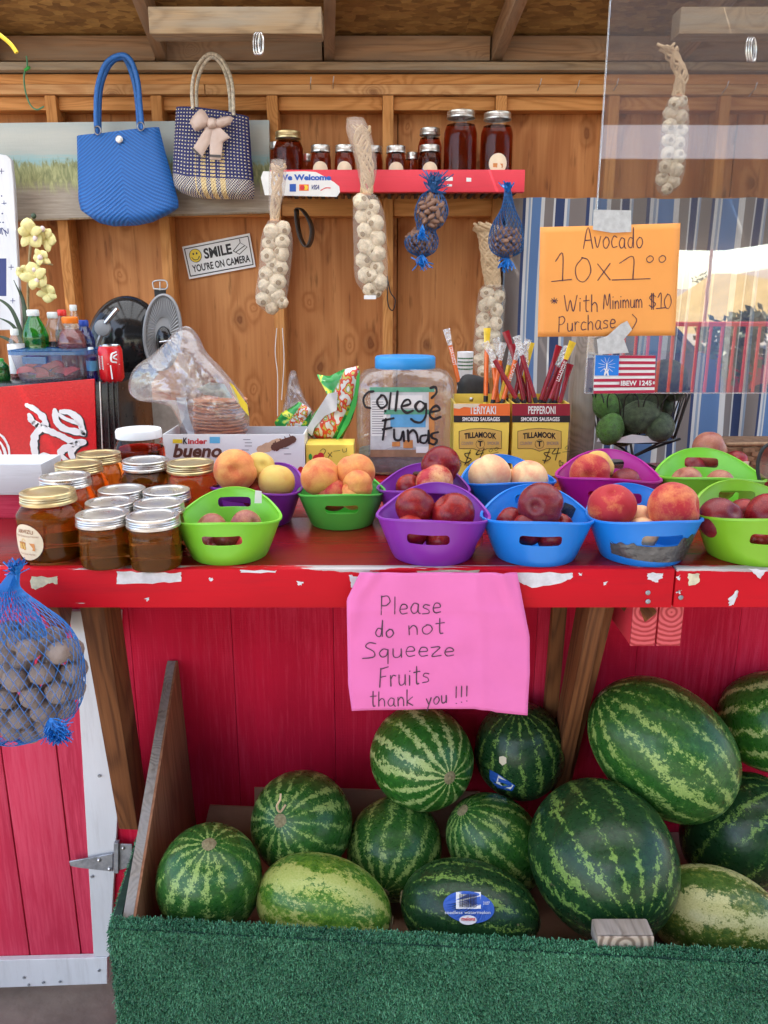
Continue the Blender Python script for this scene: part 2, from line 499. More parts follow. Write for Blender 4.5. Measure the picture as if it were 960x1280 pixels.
def wood(name, c1, c2, rings=14, rough=0.65, knots=True, grey=None, bmp=0.35, fig=1.0, fine=1.0, kscale=4.5, ksize=1.0, fleck=.35):
    """grain along local Z; growth rings swirl round the knots"""
    m, nt, b = base(name)
    co = coords(nt, scale=(1, 1, 0.10))
    raw = coords(nt)
    sp = nd(nt, 'SeparateXYZ', {0: raw})
    xy = nd(nt, 'CombineXYZ', {0: mth(nt, 'ADD', sp.outputs[0], sp.outputs[1]), 1: mth(nt, 'MULTIPLY', sp.outputs[2], .62), 2: 0.0}).outputs[0]
    wn_ = nd(nt, 'TexNoise', {'Vector': raw, 'Scale': 14.0, 'Detail': 3.0})
    wv = nd(nt, 'VectorMath', {0: xy, 1: nd(nt, 'VectorMath', {0: wn_.outputs['Color'], 'Scale': .035}, operation='SCALE').outputs[0]}, operation='ADD').outputs[0]
    vo = nd(nt, 'TexVoronoi', {'Vector': wv, 'Scale': kscale, 'Randomness': 1.0}, feature='F1', voronoi_dimensions='2D')
    kd = vo.outputs['Distance']
    pull = mth(nt, 'POWER', 2.718, mth(nt, 'MULTIPLY', kd, -9.0)) if knots else 0.0
    big = nd(nt, 'TexNoise', {'Vector': co, 'Scale': 9.0 * fig, 'Detail': 2.5, 'Distortion': 0.4})
    base_ = mth(nt, 'ADD', big.outputs[0], mth(nt, 'MULTIPLY', pull, .55)) if knots else big.outputs[0]
    s = mth(nt, 'SINE', mth(nt, 'MULTIPLY', base_, rings * 6.0))
    s = mth(nt, 'MULTIPLY_ADD', s, 0.5, 0.5)
    s = mth(nt, 'POWER', s, 1.8)
    fn = nd(nt, 'TexNoise', {'Vector': coords(nt, scale=(1, 1, 0.03)), 'Scale': 240.0 * fine, 'Detail': 4.0})
    tone = nd(nt, 'TexNoise', {'Vector': co, 'Scale': 4.0, 'Detail': 4.0})
    f = mth(nt, 'ADD', mth(nt, 'MULTIPLY', s, 0.30), mth(nt, 'MULTIPLY', fn.outputs[0], 0.55))
    f = mth(nt, 'ADD', f, mth(nt, 'MULTIPLY', tone.outputs[0], 0.75))
    col = ramp(nt, f, [(0.45, c1), (1.02, c2)])
    fl = nd(nt, 'TexNoise', {'Vector': coords(nt, scale=(1, 1, 0.12)), 'Scale': 60.0, 'Detail': 3.0})
    col = mixc(nt, mth(nt, 'MULTIPLY', ramp(nt, fl.outputs[0], [(.60, 0.0), (.72, 1.0)]), fleck), col, tuple(c * .35 for c in c2))
    if knots:
        use = ramp(nt, nd(nt, 'SeparateColor', {0: vo.outputs['Color']}).outputs[0], [(.55, 0.0), (.58, 1.0)])
        kn = ramp(nt, kd, [(0.0, 1.0), (0.035 * ksize, .9), (0.055 * ksize, 0.45), (0.09 * ksize, .30), (0.14 * ksize, 0.0)])
        col = mixc(nt, mth(nt, 'MULTIPLY', mth(nt, 'MULTIPLY', kn, 0.70), use), col, (c2[0] * .30, c2[1] * .22, c2[2] * .22))
    if grey:
        gn = nd(nt, 'TexNoise', {'Vector': co, 'Scale': 14.0, 'Detail': 6.0, 'Roughness': 0.7})
        col = mixc(nt, ramp(nt, gn.outputs[0], [(0.40, 0.0), (0.62, 0.85)]), col, grey)
    nt.links.new(col, b.inputs['Base Color'])
    b.inputs['Roughness'].default_value = rough
    b.inputs['Specular IOR Level'].default_value = .25
    bump(nt, b, f, bmp, 0.0015)
    return m
def painted(name, paint, under, chip=0.62, rough=0.45, scale=(1, 1, 0.12), weave=0.0, spec=0.5, cs=22.0, dirt=0.25, dirtc=(.08, .05, .04), edge=None, fade=None):
    """paint over timber, worn through in flakes, faint grain under it"""
    m, nt, b = base(name)
    co = coords(nt, scale=scale)
    n = nd(nt, 'TexNoise', {'Vector': co, 'Scale': cs, 'Detail': 8.0, 'Roughness': 0.65})
    nv = n.outputs[0]
    if edge:
        so = nd(nt, 'SeparateXYZ', {0: nd(nt, 'TexCoord').outputs['Object']})
        for pos in edge[0]:
            dd = mth(nt, 'ABSOLUTE', mth(nt, 'SUBTRACT', so.outputs[0], pos))
            nv = mth(nt, 'ADD', nv, mth(nt, 'MULTIPLY', ramp(nt, dd, [(0, 1.0), (edge[1], 0.0)]), edge[2]))
    ch = ramp(nt, nv, [(chip, 0.0), (chip + 0.012, 1.0)])
    t = nd(nt, 'TexNoise', {'Vector': coords(nt, scale=(1, 1, .3)), 'Scale': 7.0, 'Detail': 5.0})
    p = mixc(nt, ramp(nt, t.outputs[0], [(0.35, 0.0), (0.75, 1.0)]), paint, tuple(min(1, c * 0.72) for c in paint))
    d = nd(nt, 'TexNoise', {'Vector': coords(nt, scale=(1, 1, .08)), 'Scale': 60.0, 'Detail': 6.0, 'Roughness': .7})
    p = mixc(nt, ramp(nt, d.outputs[0], [(0.52, 0.0), (0.8, dirt)]), p, dirtc)
    if fade:
        fd = nd(nt, 'TexNoise', {'Vector': coords(nt, scale=(1, 1, .05)), 'Scale': 130.0, 'Detail': 5.0, 'Roughness': .75})
        fb = nd(nt, 'TexNoise', {'Vector': coords(nt, scale=(1, 1, .5)), 'Scale': 4.0, 'Detail': 3.0})
        p = mixc(nt, ramp(nt, mth(nt, 'ADD', mth(nt, 'MULTIPLY', fd.outputs[0], .6), mth(nt, 'MULTIPLY', fb.outputs[0], .45)), [(.50, 0.0), (.66, .75)]), p, fade)
    und = mixc(nt, ramp(nt, nd(nt, 'TexNoise', {'Vector': co, 'Scale': 45.0, 'Detail': 4.0}).outputs[0], [(.4, 0.0), (.62, .75)]), under, tuple(u * .45 for u in under))
    nt.links.new(mixc(nt, ch, p, und), b.inputs['Base Color'])
    b.inputs['Roughness'].default_value = rough
    b.inputs['Specular IOR Level'].default_value = spec
    g = nd(nt, 'TexNoise', {'Vector': coords(nt, scale=(1, 1, 0.04)), 'Scale': 170.0, 'Detail': 4.0})
    h = mth(nt, 'SUBTRACT', g.outputs[0], mth(nt, 'MULTIPLY', ch, 0.7))
    if weave:
        w1 = nd(nt, 'TexWave', {'Vector': coords(nt, rnd=0), 'Scale': 90.0, 'Distortion': 1.2}, bands_direction='Z')
        h = mth(nt, 'ADD', h, mth(nt, 'MULTIPLY', w1.outputs['Fac'], weave))
        w2 = nd(nt, 'TexWave', {'Vector': coords(nt, rnd=0), 'Scale': 60.0, 'Distortion': 1.5}, bands_direction='X')
        h = mth(nt, 'ADD', h, mth(nt, 'MULTIPLY', w2.outputs['Fac'], weave * .6))
    bump(nt, b, h, 0.35, 0.001)
    return m
def film(name, refl=0.15, tint=(1, 1, 1), haze=0.0, hazec=(.8, .8, .8), rough=0.03, wr=0.0, ws=30, fres=True):
    """thin clear sheet: lets light straight through, mirrors a little, may be milky"""
    m = bpy.data.materials.new(name); m.use_nodes = True; nt = m.node_tree
    nt.nodes.remove(nt.nodes['Principled BSDF']); out = nt.nodes['Material Output']
    tr = nd(nt, 'BsdfTransparent', {'Color': (*tint, 1)})
    gl = nd(nt, 'BsdfGlossy', {'Roughness': rough, 'Color': (1, 1, 1, 1)})
    df = nd(nt, 'BsdfDiffuse', {'Color': (*hazec, 1)})
    mx = nd(nt, 'MixShader', {0: haze, 1: tr.outputs[0], 2: df.outputs[0]})
    if fres:
        lw = nd(nt, 'LayerWeight', {'Blend': 0.25})
        fac = mth(nt, 'ADD', mth(nt, 'MULTIPLY', mth(nt, 'POWER', lw.outputs['Facing'], 3.0), 0.6), refl)
        fac = mth(nt, 'MINIMUM', fac, 0.9)
    else: fac = refl
    m2 = nd(nt, 'MixShader', {0: fac, 1: mx.outputs[0], 2: gl.outputs[0]})
    nt.links.new(m2.outputs[0], out.inputs[0])
    if wr:
        n = nd(nt, 'TexNoise', {'Vector': coords(nt), 'Scale': ws, 'Detail': 3.0, 'Distortion': 1.5})
        bn = nd(nt, 'Bump', {'Height': n.outputs[0], 'Strength': wr, 'Distance': 0.01})
        nt.links.new(bn.outputs[0], gl.inputs['Normal']); nt.links.new(bn.outputs[0], df.inputs['Normal'])
    return m

MT = {}
MT['stud'] = wood('stud_fir', (.66, .315, .105), (.46, .19, .052), bmp=.25, kscale=3, ksize=.6)
MT['ply'] = wood('plywood_wall', (.58, .262, .095), (.38, .140, .044), rings=5, fig=.55, fine=.5, bmp=.2, kscale=5.5, ksize=1.4, fleck=.55)
MT['plate'] = wood('top_plate_wood', (.66, .38, .17), (.46, .22, .085))
MT['greybeam'] = wood('grey_ledger_wood', (.40, .28, .16), (.22, .145, .08), grey=(.30, .26, .20))
MT['rafter'] = wood('rafter_wood', (.42, .245, .13), (.24, .125, .06), grey=(.28, .20, .135))
MT['brace'] = wood('brace_wood', (.24, .095, .035), (.10, .036, .014), rings=20, knots=False, bmp=.6)
MT['post'] = wood('weathered_post', (.42, .36, .30), (.24, .20, .165), rings=20, grey=(.36, .34, .32), bmp=.8)
MT['divider'] = wood('plywood_divider', (.36, .165, .085), (.22, .09, .042), rings=16, knots=False)
MT['plyedge'] = wood('plywood_edge', (.36, .31, .26), (.16, .13, .10), rings=30, knots=False, grey=(.3, .28, .26))
MT['tabletop'] = painted('red_counter_top', (.20, .005, .007), (.45, .30, .22), chip=.715, rough=.25, dirt=.85, dirtc=(.035,.008,.006), fade=(.33, .010, .010), spec=.35)
MT['fascia'] = painted('red_fascia_paint', (.60, .004, .016), (.62, .56, .55), chip=.655, rough=.55, cs=30, spec=.18, edge=((-.0315,), .009, .16), dirt=.45, dirtc=(.25,.01,.02))
MT['siding'] = painted('red_siding_paint', (.58, .008, .040), (.5, .10, .14), chip=.72, rough=.8, weave=.6, dirt=.35, dirtc=(.34, .006, .02), spec=.15, fade=(.64, .035, .085))
MT['door'] = painted('pink_red_door_paint', (.60, .035, .085), (.55, .3, .3), chip=.725, rough=.7, dirt=.45, dirtc=(.42, .02, .05), spec=.15, fade=(.66, .08, .14))
MT['whitepaint'] = painted('white_trim_paint', (.70, .72, .76), (.40, .36, .32), chip=.72, rough=.55, dirt=.4, dirtc=(.3, .28, .27))
MT['pinkwood'] = painted('pink_shelf_paint', (.80, .045, .075), (.75, .5, .45), chip=.74, rough=.6, dirt=.4, dirtc=(.5, .04, .05))
MT['endgrain'] = None
m, nt, b = base('pink_end_grain')
w = nd(nt, 'TexWave', {'Vector': coords(nt, rnd=0), 'Scale': 38.0, 'Distortion': 2.5, 'Detail': 2.0}, wave_type='RINGS', rings_direction='Y')
nt.links.new(ramp(nt, w.outputs['Fac'], [(0.1, (.38, .02, .03)), (0.7, (.68, .10, .12))]), b.inputs['Base Color'])
bump(nt, b, w.outputs['Fac'], .5, .001); MT['endgrain'] = m
m, nt, b = base('grey_end_grain')
w = nd(nt, 'TexWave', {'Vector': coords(nt, rnd=0), 'Scale': 26.0, 'Distortion': 1.5, 'Detail': 2.0}, wave_type='RINGS', rings_direction='Y')
nt.links.new(ramp(nt, w.outputs['Fac'], [(0.1, (.16, .12, .09)), (0.7, (.42, .35, .28))]), b.inputs['Base Color'])
bump(nt, b, w.outputs['Fac'], .5, .001); MT['greyend'] = m
# oriented strand board
m, nt, b = base('strand_board')
vo = nd(nt, 'TexVoronoi', {'Vector': coords(nt, scale=(1, 2.2, 1), rnd=0), 'Scale': 26.0, 'Randomness': 1.0})
no = nd(nt, 'TexNoise', {'Vector': coords(nt, rnd=0), 'Scale': 60.0, 'Detail': 6.0})
c = ramp(nt, vo.outputs['Color'], [(0.1, (.20, .095, .026)), (0.5, (.36, .19, .052)), (0.9, (.52, .30, .09))])
nt.links.new(mixc(nt, mth(nt, 'MULTIPLY', no.outputs[0], .5), c, (.10, .05, .018)), b.inputs['Base Color'])
b.inputs['Roughness'].default_value = .7
bump(nt, b, vo.outputs['Distance'], .6, .003); MT['osb'] = m
MT['steel'] = pm('zinc_steel', (.55, .55, .56), .35, 1.0, var=.2, vs_=60)
MT['hinge'] = pm('galvanised_hinge', (.30, .32, .35), .5, .7, var=.3, vs_=60)
MT['lid_silver'] = pm('silver_lid', (.62, .60, .57), .30, .9, var=.12, vs_=50, bmp=.1, bs=60)
MT['lid_gold'] = pm('gold_lid', (.60, .48, .25), .32, .9, var=.12, vs_=50, bmp=.1, bs=60)
MT['black'] = pm('black_plastic', (.012, .012, .013), .25, var=.3)
MT['blackwire'] = pm('black_wire', (.012, .011, .012), .4)
MT['matblack'] = pm('matt_black', (.02, .02, .022), .7, var=.3)
MT['ink'] = pm('black_marker_ink', (.012, .010, .014), .5)
MT['inkgrey'] = pm('grey_print_ink', (.20, .19, .22), .6)
MT['inkpurple'] = pm('dark_violet_ink', (.05, .018, .045), .5)
MT['white'] = pm('white_plastic', (.78, .79, .80), .4)
MT['paper'] = pm('white_paper', (.76, .76, .75), .75, var=.06)
MT['cream'] = pm('cream_label', (.72, .62, .45), .7, var=.06)
MT['labelorange'] = pm('honeycomb_print', (.55, .22, .06), .6, var=.2)
MT['labeltext'] = pm('label_brown_ink', (.30, .12, .06), .6)
MT['pinkpaper'] = pm('pink_poster_paper', (.72, .155, .43), .6, var=.05, vs_=8)
MT['orangepaper'] = pm('orange_poster_paper', (.84, .345, .075), .6, var=.04, vs_=8)
MT['yellow'] = pm('yellow_print', (.85, .62, .03), .5)
MT['red'] = pm('red_print', (.62, .02, .03), .5)
MT['blue'] = pm('blue_print', (.02, .10, .45), .5)
MT['navy'] = pm('navy_print', (.02, .035, .17), .5)
MT['ltblue'] = pm('light_blue_print', (.12, .45, .72), .5)
MT['maroon'] = pm('maroon_print', (.28, .01, .03), .4)
MT['stripe_red'] = pm('flag_stripe_red', (.42, .01, .05), .5)
MT['tape'] = pm('silver_duct_tape', (.55, .58, .60), .38, .35, var=.15, vs_=90, bmp=.4, bs=150)
MT['darktape'] = pm('dark_duct_tape', (.09, .095, .105), .26, .45, var=.4, vs_=40, bmp=.9, bs=35, bd=.006)
MT['cardboard'] = pm('cardboard', (.36, .20, .125), .85, var=.12, vs_=20)
MT['greycard'] = pm('grey_card', (.52, .53, .56), .7, var=.08)
MT['orange'] = pm('orange_print', (.80, .16, .03), .45)
MT['boxyellow'] = pm('yellow_carton', (.86, .64, .10), .45, var=.06, vs_=12)
MT['boxgold'] = pm('gold_emblem', (.66, .42, .10), .45)
MT['green'] = pm('green_print', (.03, .36, .06), .4)
MT['dgreen'] = pm('dark_green_print', (.02, .14, .04), .4)
MT['plexi'] = film('clear_acrylic_sheet', refl=.27, haze=.02, fres=False, rough=.012, wr=.006, ws=3)
MT['glass'] = film('jar_glass', refl=.018, rough=.02)
MT['petplastic'] = film('clear_plastic_jar', refl=.09, tint=(.90, .92, .93), haze=.10, hazec=(.72, .75, .78), rough=.06, wr=.4, ws=18)
MT['bagfilm'] = film('crinkled_bag_film', refl=.12, tint=(.92, .92, .94), haze=.20, hazec=(.50, .50, .52), rough=.14, wr=.8, ws=13)
MT['net_white'] = film('white_garlic_netting', refl=.0, haze=.20, hazec=(.72, .66, .58), rough=.5, fres=False)
MT['net_stem'] = film('netting_over_stems', refl=.02, haze=.28, hazec=(.66, .56, .48), rough=.4, fres=False)
MT['boxclear'] = film('clear_food_box', refl=.06, tint=(.86, .88, .95), haze=.14, hazec=(.5, .5, .6), rough=.15)
MT['ice'] = MT['glass']
def honey(name, col, dens=50.0, surf=.10):
    """clear liquid: refraction at the surface, colour from absorption along the path, plus a diffuse share imitating glow"""
    m = bpy.data.materials.new(name); m.use_nodes = True; nt = m.node_tree
    nt.nodes.remove(nt.nodes['Principled BSDF']); out = nt.nodes['Material Output']
    rf_ = nd(nt, 'BsdfRefraction', {'Roughness': .06, 'IOR': 1.12, 'Color': (1, 1, 1, 1)})
    df = nd(nt, 'BsdfDiffuse', {'Color': (col[0] * .46, col[1] * .22, col[2] * .15, 1)})  # diffuse share puts a lit glow into the liquid's colour
    nt.links.new(nd(nt, 'MixShader', {0: surf, 1: rf_.outputs[0], 2: df.outputs[0]}).outputs[0], out.inputs[0])
    ab = nd(nt, 'VolumeAbsorption', {'Color': (*col, 1), 'Density': dens})
    nt.links.new(ab.outputs[0], out.inputs['Volume'])
    return m
MT['honey'] = honey('amber_honey', (.975, .64, .05), 28.0, .17)
MT['honey_dark'] = honey('dark_honey', (.78, .26, .06), 75.0, .10)
MT['cola'] = honey('cola_liquid', (.25, .12, .08), 120.0, .1)
MT['redjuice'] = honey('red_juice', (.92, .05, .06), 40.0, .35)
MT['soda_clear'] = film('bottle_plastic', refl=.07, tint=(.9, .9, .9), haze=.06, rough=.05)
MT['soda_green'] = film('green_bottle_plastic', refl=.07, tint=(.10, .60, .12), haze=.25, hazec=(.02, .4, .04), rough=.05)
MT['soda_blue'] = film('blue_bottle_plastic', refl=.07, tint=(.15, .25, .6), haze=.25, hazec=(.02, .05, .3), rough=.05)
def plastic(name, col):
    return pm(name, col, .34, var=.05, vs_=12, bmp=.05, bs=60)
MT['b_green'] = plastic('lime_green_plastic', (.19, .56, .035))
MT['b_green2'] = plastic('leaf_green_plastic', (.10, .52, .07))
MT['b_green3'] = plastic('olive_lime_plastic', (.20, .46, .02))
MT['b_purple'] = plastic('purple_plastic', (.22, .028, .36))
MT['b_blue'] = plastic('blue_plastic', (.008, .20, .70))
MT['b_magenta'] = plastic('magenta_plastic', (.42, .010, .26))
# watermelon rind: stripes run pole to pole (local Z), with broken, jagged, mottled edges
def rind(name, dark, mid, light, N=5.0, th=.55, wid=.5, mott=1.0, belly=False):
    m, nt, b = base(name)
    tc = nd(nt, 'TexCoord'); oi = nd(nt, 'ObjectInfo')
    O = tc.outputs['Object']
    sep = nd(nt, 'SeparateXYZ', {0: O})
    lon = mth(nt, 'ARCTAN2', sep.outputs[1], sep.outputs[0])
    W_ = mth(nt, 'MULTIPLY', oi.outputs['Random'], 30.0)
    def nz(sc, det=4.0, ro=.65, co=O):
        return nd(nt, 'TexNoise', {'Vector': co, 'W': W_, 'Scale': sc, 'Detail': det, 'Roughness': ro}, noise_dimensions='4D').outputs[0]
    jag = nd(nt, 'Mapping', {'Vector': O, 'Scale': (1, 1, 2.2)}).outputs[0]
    n1 = nz(2.6, 3.0); nj = nz(7.5, 4.0, .7, jag); n2 = nz(13.0, 5.0, .75); n3 = nz(1.5, 1.0); nf = nz(42.0, 3.0, .7)
    rad = mth(nt, 'SQRT', mth(nt, 'ADD', mth(nt, 'POWER', sep.outputs[0], 2.0), mth(nt, 'POWER', sep.outputs[1], 2.0)))
    wob = mth(nt, 'MULTIPLY', mth(nt, 'SUBTRACT', n1, .5), mth(nt, 'MULTIPLY', rad, 2.6))
    wob = mth(nt, 'ADD', wob, mth(nt, 'MULTIPLY', mth(nt, 'SUBTRACT', nj, .5), mth(nt, 'MULTIPLY', rad, 2.2)))
    NN = mth(nt, 'MULTIPLY', mth(nt, 'FLOOR', mth(nt, 'MULTIPLY_ADD', mth(nt, 'FRACT', mth(nt, 'MULTIPLY', oi.outputs['Random'], 17.0)), 5.0, N - 2.0)), .5)
    ph = mth(nt, 'ADD', mth(nt, 'MULTIPLY', lon, NN), mth(nt, 'ADD', wob, W_))
    tri = mth(nt, 'ABSOLUTE', mth(nt, 'SINE', ph))                 # 0 on the middle of a pale stripe
    core = mth(nt, 'SUBTRACT', 1.0, mth(nt, 'DIVIDE', tri, wid))    # 1 in the middle, 0 at the edge
    mo = mth(nt, 'ADD', mth(nt, 'MULTIPLY', mth(nt, 'SUBTRACT', n2, .5), 2.6 * mott), mth(nt, 'MULTIPLY', mth(nt, 'SUBTRACT', nf, .5), 1.2 * mott))
    big = mth(nt, 'MULTIPLY', mth(nt, 'SUBTRACT', n3, .5), 3.2)
    f = mth(nt, 'ADD', core, mth(nt, 'ADD', mo, big))
    k = ramp(nt, f, [(th, 0.0), (th + .12, .7), (th + .45, 1.0)])
    dk = mixc(nt, ramp(nt, n2, [(.35, 0.0), (.68, 1.0)]), dark, tuple(x * 1.9 for x in dark))
    halo = ramp(nt, mth(nt, 'ADD', core, mo), [(th - .75, 0.0), (th, .55)])
    c = mixc(nt, halo, dk, mid)
    c = mixc(nt, k, c, mixc(nt, ramp(nt, nf, [(.35, 0.0), (.6, 1.0)]), tuple(m_ * .5 + l_ * .5 for m_, l_ in zip(mid, light)), light))
    bel = 0.0 if not belly else mth(nt, 'ADD', mth(nt, 'MULTIPLY', sep.outputs[0], -1.0), mth(nt, 'MULTIPLY', mth(nt, 'SUBTRACT', n1, .5), .8))
    if belly: c = mixc(nt, ramp(nt, bel, [(.86, 0.0), (1.0, .8)]), c, (.50, .46, .20))
    spot = nz(5.0, 2.0)
    c = mixc(nt, ramp(nt, spot, [(.70, 0.0), (.76, .5)]), c, (.33, .27, .14))
    nt.links.new(c, b.inputs['Base Color'])
    nt.links.new(ramp(nt, nj, [(.3, .22), (.7, .38)]), b.inputs['Roughness'])
    b.inputs['Specular IOR Level'].default_value = .35
    bump(nt, b, n1, .15, .01)
    return m
MT['rind_dark'] = rind('dark_green_rind', (.008, .032, .010), (.022, .075, .014), (.18, .30, .065), N=16.0, th=.80, wid=.60, mott=2.8)
MT['rind_mid'] = rind('green_rind', (.016, .070, .012), (.060, .17, .020), (.30, .42, .12), N=15.0, th=.58, wid=.66, mott=2.8)
MT['rind_bright'] = rind('bright_green_rind', (.018, .085, .012), (.11, .28, .022), (.46, .55, .22), N=14.0, th=.40, wid=.60, mott=2.0)
MT['rind_pale'] = rind('pale_green_rind', (.05, .14, .016), (.20, .33, .035), (.46, .50, .15), N=7.0, th=.10, wid=.85, mott=1.7)
MT['rind_yellow'] = rind('yellow_green_rind', (.04, .085, .014), (.22, .24, .045), (.52, .50, .22), N=7.0, th=.15, wid=.8, mott=1.5)
def fruit(name, skin, blush, thr=.5, fuzz=.5, speck=None):
    m, nt, b = base(name)
    tc = nd(nt, 'TexCoord'); oi = nd(nt, 'ObjectInfo')
    W_ = mth(nt, 'MULTIPLY', oi.outputs['Random'], 40.0)
    n1 = nd(nt, 'TexNoise', {'Vector': tc.outputs['Object'], 'W': W_, 'Scale': .95, 'Detail': 4.0, 'Roughness': .55, 'Distortion': .5}, noise_dimensions='4D')
    n2 = nd(nt, 'TexNoise', {'Vector': tc.outputs['Object'], 'W': W_, 'Scale': 14.0, 'Detail': 5.0, 'Roughness': .7}, noise_dimensions='4D')
    f = mth(nt, 'ADD', n1.outputs[0], mth(nt, 'MULTIPLY', mth(nt, 'SUBTRACT', n2.outputs[0], .5), .34))
    c = mixc(nt, ramp(nt, f, [(thr - .17, 0.0), (thr + .14, 1.0)]), skin, blush)
    if speck:
        n3 = nd(nt, 'TexNoise', {'Vector': tc.outputs['Object'], 'W': W_, 'Scale': 55.0, 'Detail': 2.0}, noise_dimensions='4D')
        c = mixc(nt, ramp(nt, n3.outputs[0], [(.60, 0.0), (.72, .6)]), c, speck)
    nt.links.new(c, b.inputs['Base Color'])
    b.inputs['Roughness'].default_value = .55 if fuzz > .3 else .24
    b.inputs['Sheen Weight'].default_value = fuzz * .25
    b.inputs['Specular IOR Level'].default_value = .3
    b.inputs['Sheen Roughness'].default_value = .4
    b.inputs['Subsurface Weight'].default_value = .12
    b.inputs['Subsurface Radius'].default_value = (.02, .008, .004)
    bump(nt, b, n2.outputs[0], .08, .01)
    return m
MT['f_peach'] = fruit('peach_skin', (.78, .36, .10), (.62, .12, .045), .52)
MT['f_pale'] = fruit('pale_peach_skin', (.86, .58, .30), (.78, .25, .15), .60)
MT['f_yellow'] = fruit('yellow_peach_skin', (.68, .50, .12), (.66, .34, .10), .55)
MT['f_red'] = fruit('red_peach_skin', (.74, .30, .09), (.42, .018, .025), .38)
MT['f_nect'] = fruit('nectarine_skin', (.46, .035, .020), (.17, .004, .012), .40, fuzz=.0, speck=(.5, .2, .1))
MT['f_nect2'] = fruit('two_tone_nectarine_skin', (.82, .50, .22), (.42, .015, .03), .47, fuzz=.05)
MT['f_plum'] = fruit('dark_plum_skin', (.26, .028, .03), (.12, .007, .018), .5, fuzz=.1, speck=(.38, .18, .14))
MT['f_plumr'] = fruit('mottled_plum_skin', (.50, .22, .12), (.30, .07, .06), .5, fuzz=.25, speck=(.6, .4, .3))
MT['avocado'] = pm('avocado_skin', (.050, .075, .030), .34, var=.7, vs_=4, bmp=.7, bs=34, bd=.018)
MT['avocado2'] = pm('green_avocado_skin', (.06, .16, .022), .30, var=.5, vs_=4, bmp=.6, bs=34, bd=.018)
MT['garlic'] = pm('garlic_skin', (.72, .60, .43), .5, var=.30, vs_=2.2, sss=.1, bmp=.3, bs=6, bd=.03)
MT['garlicroot'] = pm('garlic_root', (.30, .20, .10), .9, var=.4, vs_=200, bmp=1, bs=300)
MT['stem'] = pm('dry_garlic_stem', (.56, .40, .24), .75, var=.25, vs_=60, bmp=.5, bs=90)
MT['walnut'] = pm('walnut_shell', (.68, .53, .46), .7, var=.35, vs_=60, bmp=1.0, bs=110, bd=.006)
MT['pecan'] = pm('pecan_shell', (.22, .115, .075), .55, var=.45, vs_=60, bmp=.5, bs=90)
MT['bluenet'] = pm('blue_nylon_net', (.01, .17, .55), .45)
MT['bluenet2'] = pm('dusty_blue_net', (.02, .10, .28), .55)
MT['turf_base'] = pm('turf_backing', (.006, .05, .032), .9, var=.3)
m, nt, b = base('turf_blade')
g_ = nd(nt, 'NewGeometry')
n_ = nd(nt, 'TexNoise', {'Vector': coords(nt, rnd=0), 'Scale': 9.0, 'Detail': 5.0})
f_ = mth(nt, 'ADD', mth(nt, 'MULTIPLY', g_.outputs['Random Per Island'], .6), mth(nt, 'MULTIPLY', n_.outputs[0], .6))
nt.links.new(ramp(nt, f_, [(.15, (.006, .055, .030)), (.55, (.020, .130, .060)), (.95, (.09, .31, .16))]), b.inputs['Base Color'])
b.inputs['Roughness'].default_value = .42
MT['turf'] = m
MT['ground'] = pm('dusty_concrete', (.17, .135, .11), .9, var=.25, vs_=8, bmp=.6, bs=40, bd=.004)
MT['apron'] = pm('pale_concrete', (.30, .26, .22), .9, var=.12, vs_=4)
MT['lot'] = pm('pale_gravel_lot', (.32, .27, .21), .95, var=.12, vs_=3)

MT['lidblue'] = pm('sky_blue_lid', (.02, .27, .66), .4)

# ================================================================ SETTING
def zat(py, Y): return at(480, py, Y).z
def xat(px, py, Y): return at(px, py, Y).x
TZ = 1.10                                   # counter top height
bm = nb(); add_box(bm, (-8, -7.5, -.80), (8, .70, -.008)); mesh('bounce_apron', bm, MT['apron'], kind='structure')  # ground split off and kept pale to bounce sunlight up into the stand
bm = nb(); add_box(bm, (-8, .702, -.80), (8, 4.5, 0)); mesh('ground', bm, MT['ground'], kind='structure')
bm = nb(); add_box(bm, (-2.6, 1.55, .004), (2.6, 3.135, .02)); mesh('bounce_floor', bm, MT['apron'], kind='structure')  # pale slab added to bounce daylight up onto the back wall
bm = nb(); add_box(bm, (-900, -900, -.90), (900, 900, -.62)); mesh('gravel_lot', bm, MT['lot'], kind='structure')

# ---- back wall
wall = thing('back_wall', 'bare timber stud wall with plywood sheathing at the back of the stand', 'wall', (0, 3.1, 0))
for a_, b_ in ((-2.45, -1.172), (-1.168, .048), (.052, 1.268), (1.272, 2.5)):
    board('plywood_panel', (a_, 3.140, 0), (b_, 3.155, 2.30), MT['ply'], wall, 'z', bev=.001)
for x in (-1.93, -1.545, -1.158, -.791, -.389, .014, .408, .800, 1.186, 1.575, 1.96):
    board('stud', (x - .019, 3.051, 0), (x + .019, 3.139, zat(119, 3.05)), MT['stud'], wall, 'z')
z0, z1, z2 = zat(118, 3.05), zat(105, 3.05), zat(92, 3.05)
board('top_plate', (-2.45, 3.048, z0), (-.62, 3.15, z1 - .001), MT['plate'], wall, 'x')
board('top_plate', (-.618, 3.050, z0), (2.5, 3.15, z1 - .001), MT['plate'], wall, 'x')
board('top_plate', (-2.45, 3.052, z1), (2.5, 3.15, z2 - .001), MT['stud'], wall, 'x')
board('ledger_beam', (-2.45, 3.020, z2 + .004), (2.5, 3.15, zat(77, 3.02)), MT['greybeam'], wall, 'x')
bm = nb(); add_box(bm, (-2.5, 3.157, 0), (2.5, 3.172, 2.36)); mesh('seam_light_stop', bm, MT['brace'], wall)  # dark board added to stop light leaking through the panel seams
XS = [-1.545, -1.158, -.791, -.389, .014, .408, .800, 1.186, 1.575]
